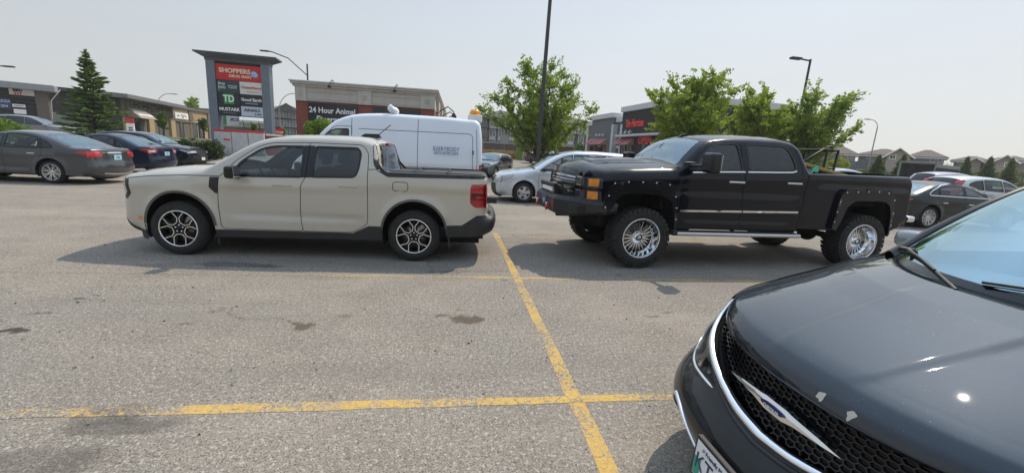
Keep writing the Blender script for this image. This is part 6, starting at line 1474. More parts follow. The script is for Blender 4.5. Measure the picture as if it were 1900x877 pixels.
# --- 1 plaza pylon sign
def pylon():
    r = root_at('pylon_sign', 'tall grey plaza sign with red and black tenant panels behind the mailboxes', 'sign')
    Y = 28.5; a = at(383, 200, Y); b = at(507, 200, Y+.35); F = Face((a.x, a.y), (b.x, b.y)); L = F.L; zb = Tz(a.x, a.y)
    z = lambda py, px=440: F.u(px, py)[1]
    u0, u1 = F.u(389, 130)[0], F.u(497, 130)[0]; ztop = F.u(388, 116)[1]
    zt = [F.u(391, y)[1] for y in (117, 147, 171, 193, 212)]
    for uu, w_ in ((u0-.12, .46), (u1-.34, .46)):
        F.part('post', post_g, r, uu, uu+w_, zb, ztop+.15, -.45, .22, .01)
    zr = ztop
    mb = MB().mat(plain('sign_cap_grey', (.085, .095, .105), .5, .2)); ov = .72     # flared cap
    P = []
    for (du, dz, do) in ((.05, .10, .30), (.05, .24, .32), (.46, .45, .55), (.52, .47, .58), (.52, .56, .58)):
        P += [(u0-.1-du, -(.22+do-.3), zr+dz), (u1+.1+du, -(.22+do-.3), zr+dz), (u1+.1+du, .45+do-.3, zr+dz), (u0-.1-du, .45+do-.3, zr+dz)]
    P = [F.M @ Vector(p) for p in P]; mb.add(P, [(4*i+j, 4*i+(j+1) % 4, 4*i+4+(j+1) % 4, 4*i+4+j) for i in range(4) for j in range(4)]+[(16, 17, 18, 19), (3, 2, 1, 0)]); mb.build('cap', r)
    c0, c1 = u0+.34, u1-.34; mid = (c0+c1)/2; F.part('sign_core', M_black, r, c0-.02, c1+.02, zt[4]-.02, zr+.12, -.3, .10)
    teal = plain('panel_teal', (.02, .055, .065), .4); redm = plain('panel_red', (.55, .018, .018), .4, var=.05); lite = plain('panel_light', (.66, .66, .64), .4, var=.04); lblue = plain('panel_pale_blue', (.50, .58, .66), .4, var=.04); grn = plain('logo_green', (.015, .30, .04), .4)
    def pan(ua, ub, i0, i1, m): return F.part('sign_panel', m, r, ua+.015, ub-.015, zt[i1]+.015, zt[i0]-.015, .10, .14)
    H = zt[0]-zt[1]; p = pan(c0, c1, 0, 1, redm); W = c1-c0
    wtext(F, p, 'SHOPPERS', c0+W*.42, zt[0]-H*.40, H*.38, plain('letter_cream', (.75, .66, .48), .5), .145, bold=.012, sx=1.05); wtext(F, p, 'DRUG MART', c0+W*.54, zt[0]-H*.72, H*.235, MATS['letter_cream'], .145, bold=.006)
    mb = MB().mat(plain('logo_blue', (.25, .48, .80), .4)); c = F.M @ Vector((c0+W*.85, -.145, zt[0]-H*.52)); mb.lathe([(0, -.012), (H*.24, -.012), (H*.24, 0)], 20, Matrix.Translation(c) @ F.M.to_3x3().to_4x4() @ Matrix.Rotation(R_(35), 4, 'Y') @ Matrix.Scale(.75, 4, (0, 0, 1))); mb.mat(M_wht); mb.lathe([(H*.11, -.016), (H*.13, -.016)], 16, Matrix.Translation(c) @ F.M.to_3x3().to_4x4()); mb.build('logo', p)
    p = pan(c0, mid, 1, 2, teal); H = zt[1]-zt[2]; w_ = (c1-c0)/2
    wtext(F, p, 'deep\nroots', c0+w_*.24, zt[1]-H*.42, H*.30, M_wht, .145, sx=.8); wtext(F, p, 'MASSAGE\nTHERAPY', c0+w_*.70, zt[1]-H*.5, H*.15, M_wht, .145, sx=.9, sp=1.15)
    mb = MB().mat(M_wht); F.box(mb, c0+w_*.10, c0+w_*.11, zt[1]-H*.85, zt[1]-H*.12, .14, .146); F.box(mb, c0+w_*.05, c0+w_*.40, zt[1]-H*.47, zt[1]-H*.455, .14, .146); mb.build('logo', p)
    p = pan(mid, c1, 1, 2, lite); wtext(F, p, 'Orangetheory', mid+w_*.52, zt[1]-H*.45, H*.31, plain('letter_orange', (.62, .06, .015), .5), .145, bold=.004, sx=.84); wtext(F, p, 'F I T N E S S', mid+w_*.55, zt[1]-H*.80, H*.15, plain('letter_grey', (.25, .2, .18), .5), .145)
    p = pan(c0, mid, 2, 3, blk_panel); H = zt[2]-zt[3]
    g = F.part('logo', grn, p, c0+w_*.28, c0+w_*.72, zt[3]+.06, zt[2]-.03, .14, .147); wtext(F, g, 'TD', c0+w_*.50, (zt[2]+zt[3])/2+.01, H*.80, M_wht, .150, bold=.012, sx=.8)
    p = pan(mid, c1, 2, 3, blk_panel); wtext(F, p, 'Good Earth', mid+w_*.5, zt[2]-H*.45, H*.36, M_wht, .145, bold=.006, sx=.95); wtext(F, p, 'COFFEEHOUSE', mid+w_*.5, zt[2]-H*.76, H*.13, M_wht, .145, sp=1.2)
    p = pan(c0, mid, 3, 4, blk_panel); H = zt[3]-zt[4]; wtext(F, p, 'MUSTARK', c0+w_*.5, zt[3]-H*.42, H*.44, M_wht, .145, sx=.93, bold=.006); F.part('print', plain('print_grey', (.3, .3, .3), .5), p, c0+w_*.22, c0+w_*.78, zt[3]-H*.78, zt[3]-H*.74, .14, .144)
    p = pan(mid, c1, 3, 4, lblue); wtext(F, p, 'AiNAILS', mid+w_*.5, zt[3]-H*.38, H*.42, M_blk, .145, sx=.98, bold=.004); wtext(F, p, '& SPA', mid+w_*.76, zt[3]-H*.76, H*.25, M_blk, .145, bold=.003)
    F.part('plinth', brick, r, u0-.3, u1+.35, zb-.1, zb+.55, -.55, .35, .02); F.part('plinth_cap', cream, r, u0-.36, u1+.41, zb+.55, zb+.63, -.6, .42, .015)
pylon()
# brick wall piece right of the sign, stop-red marker
def lowwall():
    r = root_at('brick_wall', 'low red brick wall with pale cap between plaza sign and tan pickup roof', 'wall'); a = at(495, 270, 27.2); b = at(523, 270, 28.2); F = Face((a.x, a.y), (b.x, b.y)); zt = F.u(500, 249)[1]
    F.part('wall', brick, r, 0, F.L, Tz(a.x, a.y)-.1, zt-.10, -.4, 0); F.part('coping', cream, r, -.05, F.L+.05, zt-.10, zt, -.45, .05, .01)
    p = at(518, 246, 33); g = Tz(p.x, p.y); r = thing('stop_sign', 'small red stop sign beyond the low brick wall', 'sign', (p.x, p.y, g)); mb = MB().mat(metal_g); mb.tube([(0, 0, 0), (0, 0, p.z-g)], .03, 6); mb.build('pole', r)
    mb = MB().mat(M_redp); mb.prism([(.36*math.cos(R_(22.5+45*k)), .36*math.sin(R_(22.5+45*k))+p.z-g) for k in range(8)], -.06, -.04); o = mb.build('sign_plate', r); text(o, 'STOP', .26, (0, -.065, p.z-g), (R_(90), 0, 0), M_wht, extrude=.003, bold=.006)
lowwall()
# --- community mailboxes
def mailboxes():
    gm = plain('mailbox_grey', (.50, .505, .505), .5, .0); rd = plain('mailbox_red', (.55, .03, .03), .5); base = conc
    xs_ = ((398, 429), (430, 460), (461, 490)); Y0 = 25.9
    for i, (a_, b_) in enumerate(xs_):
        a = at(a_, 262, Y0+i*.25); b = at(b_, 262, Y0+(i+1)*.25-.03); F = Face((a.x, a.y), (b.x, b.y)); p = (a.x+b.x)/2, (a.y+b.y)/2; zt = F.u(a_, 240+i*1.5)[1]; zb = F.u(a_, 284+i)[1]; g = Tz(*p)+.13
        r = root_at('mailbox_cabinet', ['grey community mailbox with red band, leftmost, nearest the hedge', 'grey community mailbox with red top, middle of the three', 'grey community mailbox with red top, rightmost, by the brick wall'][i], 'mailbox', group='community mailboxes')
        F.part('cabinet', gm, r, 0, F.L, zb, zt, -.45, 0, .01); F.part('red_band', rd, r, -.01, F.L+.01, zt-.10, zt+.02, -.46, .012, .01)
        n = 8; H = zt-.14-zb-.12; w2 = F.L/2
        for c in range(2):
            for k in range(n):
                z0 = zb+.20+(H-.1)*k/n; F.part('mailbox_door', gm, r, c*w2+.05, (c+1)*w2-.05, z0+.012, z0+(H-.1)/n-.012, 0, .012); 
            F.part('mail_slot', M_black, r, c*w2+.16, (c+1)*w2-.16, zb+.10, zb+.13, 0, .015)
        if i == 0: F.part('red_label', rd, r, w2+.04, F.L-.06, zb+H*.70, zb+H*.80, .012, .02)
        for u in (.2, F.L-.35): F.part('leg', gm, r, u, u+.15, g+.12, zb, -.35, -.1)
        F.part('base_slab', base, r, -.1, F.L+.05, g-.1, g+.13, -.6, .2, .01)
    a = at(491, 262, 26.7); b = at(505, 262, 27.2)
mailboxes()
# --- left: fried chicken board, brown strip, tan shops, grey block
def left_buildings():
    # KFC tenant board
    r = root_at('tenant_board', 'dark tenant board with KFC sign and sloped metal cap at the left edge', 'sign'); Y = 41.; a = at(-40, 180, Y-.6); b = at(75, 180, Y+1.2); F = Face((a.x, a.y), (b.x, b.y)); g = Tz(a.x, a.y); zc = F.u(5, 163)[1]
    ub = F.u(68, 200)[0]; F.part('board', plain('board_brown', (.035, .033, .032), .7), r, 0, ub, g+.9, zc, -.7, -.05)
    F.part('post', taupe2, r, ub, ub+.75, g, zc+.1, -.6, .1, .02); F.part('cap', plain('cap_grey', (.30, .31, .32), .5, .2), r, -.5, ub+1.3, zc, zc+.52, -1.1, .75, .04)
    mb = MB().mat(cream); mb.tube([F.M @ Vector(p) for p in ((ub+1.5, .5, zc+.3), (ub+.9, .1, zc-.7), (ub+.8, .1, zc-2.2))], .05, 5); mb.build('bracket', r)
    u0, u1 = F.u(17, 172)[0], F.u(66, 176)[0]; z0, z1 = F.u(40, 177)[1], F.u(40, 164)[1]
    p = F.part('sign_panel', plain('panel_cream', (.62, .62, .58), .5), r, u0, u1, z0, z1, -.05, .05); wtext(F, p, 'KFC', u0+(u1-u0)*.33, z0+(z1-z0)*.68, (z1-z0)*.48, M_blk, .06, bold=.03)
    for k in range(3): F.part('red_stripe', M_redp, p, u0+(u1-u0)*(.2+.1*k), u0+(u1-u0)*(.26+.1*k), z0+.02, z0+(z1-z0)*.42, .05, .06)
    for (pa, pb, ya, yb, m, tx, tm) in ((20, 67, 178.5, 184, M_gloss, '', cream), (20, 66, 187, 191, M_gloss, '', cream), (-6, 20, 185, 204, plain('panel_navy', (.04, .07, .16), .5), '', cream), (22, 46, 194, 199.5, M_wht, 'Cabinets', M_blk), (23, 46, 203, 211.5, M_wht, '', M_blk), (48, 67, 194, 201, M_gloss, '', cream)):
        ua, ub2 = F.u(pa, 190)[0], F.u(pb, 190)[0]; za, zb = F.u(40, yb+.0)[1], F.u(40, ya+.0)[1]; p = F.part('sign_panel', m, r, ua, ub2, za, zb, -.05, .03)
        if tx: wtext(F, p, tx, (ua+ub2)/2, (za+zb)/2, (zb-za)*.6, tm, .04)
        elif m is MATS['panel_navy']: wtext(F, p, 'PIZZA', (ua+ub2)/2, za+(zb-za)*.72, (zb-za)*.32, M_wht, .04); wtext(F, p, '204', (ua+ub2)/2, za+(zb-za)*.26, (zb-za)*.32, M_wht, .04)
    # brown strip building: flank and its roof edge coloured darker for shade, then street front
    r = root_at('strip_building', 'dark brown ribbed strip mall building with grey roof edge behind the spruce', 'building')
    c = at(225, 200, 50.); d = at(319, 200, 61.); e = at(60, 200, 46.5); F = Face((c.x, c.y), (d.x, d.y)); G = Face((e.x, e.y), (c.x, c.y)); g = 1.0
    zt = F.u(226, 183)[1]; zg = G.u(100, 172)[1]; back = F.M @ Vector((F.L, 14, 0))
    mb = MB().mat(taupe); F.box(mb, 0, F.L, g, zt, -14, 0); mb.build('wall', r); mb = MB().mat(plain('siding_shaded', (.062, .054, .047), .85, bump=.3, bscale=3)); G.box(mb, 0, G.L-.05, g, zg+.2, -13, -.02); mb.build('side_wall', r)
    F.part('roof_edge', metal_g, r, -1.2, F.L+1.3, zt, zt+.42, -14.5, 1.2, .03); G.part('roof_edge', plain('roof_edge_shaded', (.075, .075, .08), .6), r, 0, G.L, zg+.2, zg+.55, -13.5, .5, .03)
    for px in (100, 118): pass
    wv = G.u(92, 208)[1]; G.part('loading_wall', grey_st, r, G.u(80, 210)[0], G.u(160, 215)[0], g, wv, 0, 1.2)
    n = int(F.L/.8)
    for i in range(n+1): F.part('batten', taupe2, r, i*F.L/n-.03, i*F.L/n+.03, g+2.9, zt-.02, 0, .05)
    zl = g+2.9; F.part('ledge', taupe2, r, 0, F.L, zl-.1, zl+.06, 0, .12)
    for pa, pb in ((228, 236), (273, 283), (314, 322)): F.part('pier', tan_st, r, F.u(pa, 230)[0], min(F.u(pb, 230)[0], F.L+.2), g, F.u(pa, 219)[1], 0, .22, .02)
    ua, ub = F.u(236, 205)[0], F.u(268, 205)[0]; za, zb = F.u(240, 200)[1]-.0, F.u(250, 219)[1]
    mb = MB().mat(plain('awning_mauve', (.33, .27, .24), .8)); P = [F.M @ Vector(p) for p in ((ua, 0, za), (ub, 0, za), (ub, -1.2, zb), (ua, -1.2, zb), (ub, 0, zb), (ua, 0, zb))]; mb.add(P, [(3, 2, 1, 0), (0, 5, 3), (1, 2, 4), (2, 3, 5, 4)]); aw = mb.build('awning', r)
    rr = random.Random(2); mb = MB().mat(M_wht); slope = math.atan2(za-zb, 1.2)
    for i in range(2):
        t_ = .30+.36*i; x = ua+.35
        while x < ub-.5: w_ = rr.uniform(.12, .3); mb.box(x-ua, -.17, 0, x-ua+w_, .17, .012, F.M @ Matrix.Translation((ua, -1.2*t_-.02, za+(zb-za)*t_+.02)) @ Matrix.Rotation(slope, 4, 'X')); x += w_+.1
    tag(mb.build('print', aw), kind='stuff')
    for pa, pb in ((248, 259), (295, 304)):
        ua, ub = F.u(pa, 240)[0], F.u(pb, 240)[0]; window(F, r, ua, ub, g+.1, g+2.2, 0, M_black, glz)
    F.part('wall_panel', taupe2, r, F.u(284, 210)[0], F.u(309, 210)[0], zl+.5, zt-.9, 0, .06)
    for px in (246, 264, 290, 306): mb = MB().mat(M_black); u = F.u(px, 200)[0]; mb.tube([F.M @ Vector((u, -.05, zt-.5)), F.M @ Vector((u, -.5, zt-.4)), F.M @ Vector((u, -.6, zt-.7))], .06, 5); mb.build('wall_lamp', r)
    # price board red/white
    p = at(243, 238, 40); q = at(243, 229, 40); gz = Tz(p.x, p.y); r = thing('menu_sign', 'small white notice board with red head before the brown building', 'sign', (p.x, p.y, gz))
    mb = MB().mat(M_wht); mb.cbox(-.28, -.04, q.z-gz-.85, .28, .04, q.z-gz, .01); o = mb.build('board', r); mb = MB().mat(M_redp); mb.cbox(-.36, -.05, q.z-gz, .26, .05, q.z-gz+.42, .01); mb.build('head', r); mb = MB().mat(M_blk); mb.box(-.14, -.046, q.z-gz-.42, .14, -.041, q.z-gz-.32); mb.box(-.16, -.046, q.z-gz-.60, .16, -.041, q.z-gz-.50); mb.build('print', o)
    mb = MB().mat(metal_g); mb.box(-.04, -.02, 0, .04, .02, q.z-gz-.8); mb.build('post', r)
    # tan and brown shops
    r = root_at('shop_building', 'tan and brown shops with a cartoon coloured sign between strip mall and plaza sign', 'building'); a = at(318, 220, 63); b = at(386, 220, 72); F = Face((a.x, a.y), (b.x, b.y)); g = 1.2; zt = F.u(320, 200)[1]
    F.part('wall', tan_st, r, 0, F.L, g, zt, -12, 0); zl = F.u(320, 224)[1]; us = F.u(353, 220)[0]
    F.part('lower_wall', taupe2, r, .0, us, g, zl, 0, .08); F.part('parapet', taupe2, r, -.1, F.L+.1, zt, zt+.25, -12.1, .25, .02); F.part('ledge', taupe2, r, -.05, F.L, zl-.05, zl+.12, 0, .2); F.part('end_pier', taupe2, r, F.L-.3, F.L+.1, g, zt, 0, .15); F.part('middle_pier', taupe2, r, us-.4, us+.4, g, zt, 0, .12)
    u0, u1 = F.u(323, 210)[0], F.u(347, 210)[0]; p = F.part('sign_panel', M_wht, r, u0, u1, zl+.35, zt-.55, 0, .12)
    for k, (cc, dx, dz, sz_) in enumerate((((.10, .35, .30), .22, .5, .30), ((.05, .05, .25), .48, .62, .22), ((.05, .05, .25), .66, .62, .22), ((.6, .10, .25), .56, .30, .28), ((.15, .25, .5), .80, .5, .22))):
        w_, h_ = (u1-u0), (zt-zl-.9); F.part('print', plain('print_%d' % k, cc, .5), p, u0+w_*(dx-sz_/2*.5), u0+w_*(dx+sz_/2*.5), zl+.35+h_*(dz-sz_*.5), zl+.35+h_*(dz+sz_*.5), .12, .13)
    F.part('wall_panel', plain('stucco_tan_dark', (.36, .265, .15), .9), r, F.u(357, 210)[0], F.u(378, 210)[0], zl+.4, zt-.6, 0, .05)
    for pa, pb in ((333, 339), (357, 364), (369, 375)): window(F, r, F.u(pa, 240)[0], F.u(pb, 240)[0], g+.05, g+2.3, .09, M_black, glz)
    for px, w_, h_ in ((328, 1.6, .6), (337, 2.0, .4), (372, 3., .3)): F.part('roof_unit', grey_st, r, F.u(px, 200)[0], F.u(px, 200)[0]+w_, zt+.2, zt+.25+h_, -4, -2.4, .03)
    r = root_at('grey_building', 'plain grey flat building just left of the plaza sign post', 'building'); a = at(386, 220, 73); b = at(408, 220, 76); F = Face((a.x, a.y), (b.x, b.y)); zt = F.u(386, 204)[1]
    F.part('wall', grey_st, r, .12, F.L, 1.2, zt, -10, 0); F.part('coping', metal_g, r, .1, F.L+.1, zt, zt+.2, -10.1, .15); F.part('base_wall', taupe2, r, .13, F.L, 1.2, F.u(386, 243)[1], 0, .1)
    # white stores seen under the sign
    r = root_at('white_store', 'white shop fronts with small green and purple signs seen beneath the plaza sign', 'building'); a = at(398, 230, 58); b = at(503, 230, 60); F = Face((a.x, a.y), (b.x, b.y)); wm = plain('store_white', (.62, .62, .60), .7)
    zt = F.u(420, 205)[1]+.9; zl = F.u(450, 236)[1]; F.part('wall', wm, r, 0, F.L, zl, zt, -8, 0); F.part('base_wall', taupe2, r, 0, F.L, 1.2, zl, -8, .1)
    for pa, pb, t_, m_ in ((409, 420, '', plain('sign_green', (.02, .22, .08), .5)), (430, 444, 'MOXI', plain('sign_purple', (.12, .03, .35), .5)), (489, 497, '', MATS['sign_green'])):
        ua, ub = F.u(pa, 222)[0], F.u(pb, 222)[0]; z = F.u(pa, 222)[1]; p = F.part('sign_panel', m_ if t_ != 'MOXI' else wm, r, ua, ub, z-.6, z+.7, 0, .1); t_ and wtext(F, p, t_, (ua+ub)/2, z, .55, M_wht if t_ != 'MOXI' else MATS['sign_purple'], .11, bold=.02, sx=.75)
    za, zb = F.u(450, 214)[1], F.u(450, 223)[1]; ua, ub = F.u(445, 218)[0], F.L
    mb = MB().mat(wm); P = [F.M @ Vector(p) for p in ((ua, 0, za+.3), (ub, 0, za+.3), (ub, -.8, zb), (ua, -.8, zb), (ua, -.8, zb-.3), (ub, -.8, zb-.3))]; mb.add(P, [(3, 2, 1, 0), (2, 3, 4, 5)]); mb.build('canopy', r)
    for k in range(4): mb = MB().mat(M_black); u = ua+(ub-ua)*(k+.5)/4; mb.tube([F.M @ Vector((u, 0, zb-1.)), F.M @ Vector((u, -1.5, zb-.1))], .05, 4); mb.build('brace', r)
left_buildings()
# --- brick clinic
def clinic():
    r = root_at('clinic_building', 'brick and cream clinic building with 24 Hour Animal Emergency sign behind the white van', 'building'); a = at(549, 200, 34.); b = at(806, 200, 33.9); F = Face((a.x, a.y), (b.x, b.y)); g = .4; L = F.L
    z1 = F.u(549, 160)[1]; zb = F.u(549, 186)[1]; G = Face((b.x, b.y), ((F.M @ Vector((L+7.5, 22, 0))).x, (F.M @ Vector((L+7.5, 22, 0))).y))
    G = Face((b.x, b.y), tuple(at(834, 200, 62.))[:2])
    mb = MB().mat(brick); F.box(mb, 0, L, g, zb, -20, 0); mb.build('wall', r); F.part('upper_wall', cream, r, 0, L, zb, z1, -20, .06)
    F.part('cornice', cream, r, -.12, L+.15, z1, z1+.16, -20.1, .22, .03); F.part('cornice', cream, r, -.22, L+.25, z1+.16, z1+.32, -20.2, .34, .03); F.part('coping', plain('coping_white', (.62, .62, .6), .6), r, -.3, L+.32, z1+.32, z1+.42, -20.3, .42, .02)
    mb = MB().mat(cream); G.box(mb, .0, G.L, zb, z1-.6, -.3, .0); mb.build('side_parapet', r); mb = MB().mat(brick); G.box(mb, .0, G.L, g, zb, -.3, -.02); mb.build('side_wall', r)
    for k in range(6): G.part('side_pier', cream, r, G.L*(k+.5)/6, G.L*(k+.5)/6+1.6, zb, z1-.15, 0, .2, .02)
    for pa, pb in ((553, 567), (667, 688), (783, 805)):
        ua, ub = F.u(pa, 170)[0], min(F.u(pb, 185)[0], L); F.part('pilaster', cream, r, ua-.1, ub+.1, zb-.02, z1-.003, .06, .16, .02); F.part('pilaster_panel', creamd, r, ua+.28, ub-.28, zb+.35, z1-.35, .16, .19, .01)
    for pa, pb in ((571, 665), (689, 782)):
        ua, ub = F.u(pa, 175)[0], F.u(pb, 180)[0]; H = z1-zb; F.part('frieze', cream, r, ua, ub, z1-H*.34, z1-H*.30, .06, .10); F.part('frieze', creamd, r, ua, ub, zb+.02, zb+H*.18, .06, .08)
    u0, u1 = F.u(573, 200)[0], F.u(664, 200)[0]; zt = zb-.12; p = F.part('sign_panel', blk_panel, r, u0, u1, zt-1.75, zt, 0, .12)
    w_ = u1-u0; wtext(F, p, '24 Hour Animal', (u0+u1)/2-.05, zt-.50, .56, M_wht, .13, bold=.010, sx=.90); wtext(F, p, 'Emergency', (u0+u1)/2+.05, zt-1.12, .56, M_wht, .13, bold=.012)
    u0, u1 = F.u(692, 200)[0], F.u(780, 205)[0]; p = F.part('sign_panel', blk_panel, r, u0, u1, zt-1.6, zt, 0, .12); F.part('panel_joint', plain('joint_grey', (.12, .13, .14), .5), r, (u0+u1)/2-.8, (u0+u1)/2-.77, zt-1.5, zt-.02, .12, .125)
    for px, py in ((620, 160), (738, 168)):
        u, z = F.u(px, py); mb = MB().mat(M_black); mb.tube([F.M @ Vector(q) for q in ((u, -.1, z+.3), (u, -.5, z+.35), (u-.1, -.75, z+.05))], .035, 6); mb.lathe([(.03, .0), (.16, -.22), (.0, -.2)], 10, F.M @ Matrix.Translation((u-.12, -.78, z)), axis='z'); mb.cbox(u+.25, -.3, z, u+.5, -.05, z+.22, .03, F.M); mb.build('sign_lamp', r)
    for k in range(5):
        u = G.L*(k+.6)/6; mb = MB().mat(M_black); z = z1-1.0; mb.tube([G.M @ Vector(q) for q in ((u, 0, z), (u, -.9, z+.55), (u, -1.4, z+.15))], .05, 5); mb.lathe([(.05, 0), (.26, -.35), (0, -.3)], 8, G.M @ Matrix.Translation((u, -1.4, z+.1)), axis='z'); mb.build('wall_lamp', r)
clinic()
# --- apartments
def apartments():
    wallb = plain('apt_brown', (.115, .09, .07), .9, bump=.2); wallw = plain('apt_white', (.55, .55, .54), .85); wallg = plain('apt_grey', (.13, .125, .125), .9); roofm = plain('shingle_grey', (.10, .095, .09), .95, var=.25, scale=3)
    def hiproof(F, r, u0, u1, z, d0, d1, h, ov=.9):
        mb = MB().mat(roofm); P = [(u0-ov, -d0-ov, z), (u1+ov, -d0-ov, z), (u1+ov, d1+ov, z), (u0-ov, d1+ov, z)]; m = min((u1-u0)/2, (d1+d0)/2)
        P += [(u0+m, (d1-d0)/2, z+h), (u1-m, (d1-d0)/2, z+h)]; P += [(x, y, z-.25) for x, y, z in P[:4]]
        mb.add([F.M @ Vector(p) for p in P], [(0, 1, 5, 4), (1, 2, 5), (2, 3, 4, 5), (3, 0, 4), (9, 8, 7, 6), (0, 6, 7, 1), (1, 7, 8, 2), (2, 8, 9, 3), (3, 9, 6, 0)]); return mb.build('roof', r)
    r = root_at('apartment_block', 'four storey brown and white apartment block behind the lamp post tree', 'building'); a = at(889, 250, 84); b = at(1103, 260, 86); F = Face((a.x, a.y), (b.x, b.y)); g = .6; z1 = F.u(905, 218)[1]; L = F.L; st = (z1-g)/4
    F.part('wall', wallb, r, 0, L, g, z1, -14, 0); hiproof(F, r, 0, L*.44, z1, .6, 14, 2.2); hiproof(F, r, L*.60, L, z1, .6, 14, 2.2); F.part('flat_roof', roofm, r, L*.42, L*.62, z1, z1+.6, -13, .3)
    bays = ((889, 903, 0), (907, 921, 1), (922, 938, 1), (940, 955, 1), (960, 985, 0), (1012, 1030, 0), (1052, 1068, 1), (1070, 1088, 1), (1089, 1101, 1))
    for pa, pb, wh in bays:
        ua, ub = F.u(pa, 240)[0], F.u(pb, 240)[0]; ua = max(ua, .1); ub = min(ub, L-.1)
        if wh: F.part('bay_top', wallw, r, ua, ub, z1-st*1.05, z1-.1, 0, .5); F.part('bay_band', wallg, r, ua, ub, z1-st*1.12, z1-st*1.05, 0, .6)
        F.part('bay_recess', wallg, r, (ua+ub)/2-.85, (ua+ub)/2+.85, g+.2, z1-st*1.15, 0, .12)
        for k in range(4):
            zc = g+st*k+st*.45; window(F, r, (ua+ub)/2-.55, (ua+ub)/2+.55, zc-.55, zc+.75, .5 if wh and k == 3 else .12, M_white, glz2, 1)
            if not wh or k < 3: F.part('spandrel', wallw if wh else wallg, r, (ua+ub)/2-.6, (ua+ub)/2+.6, zc-1.15, zc-.65, .12, .16)
    for k in range(1, 4): F.part('balcony', wallg, r, .2, F.u(903, 240)[0], g+st*k-.1, g+st*k+.9, .3, 1.5)
    r = root_at('apartment_block', 'grey apartment block seen between the plaza sign and the brick clinic', 'building'); a = at(504, 230, 95); b = at(562, 230, 97); F = Face((a.x, a.y), (b.x, b.y)); g = .8; z1 = F.u(520, 204)[1]; L = F.L; st = (z1-g)/4
    F.part('wall', plain('apt_taupe', (.17, .15, .135), .9), r, 0, L, g, z1, -14, 0); hiproof(F, r, 0, L, z1, .4, 14, 1.8, .6)
    mb = MB().mat(roofm); mb.prism([(0, 0), (2.6, 1.7), (5.2, 0)], 0, .3, 'y', F.M @ Matrix.Translation((0.2, -1.3, z1-.3))); mb.build('gable', r)
    for pa in (511, 521, 532, 543): 
        u = F.u(pa, 230)[0]; F.part('bay_recess', wallg, r, u-.9, u+.9, g+.3, z1-.3, 0, .15)
        for k in range(4): zc = g+st*k+st*.5; window(F, r, u-.6, u+.6, zc-.6, zc+.7, .15, M_white, glz2, 1); F.part('balcony', wallb, r, u-1.1, u+1.1, g+st*k, g+st*k+.15, .15, 1.0)
apartments()
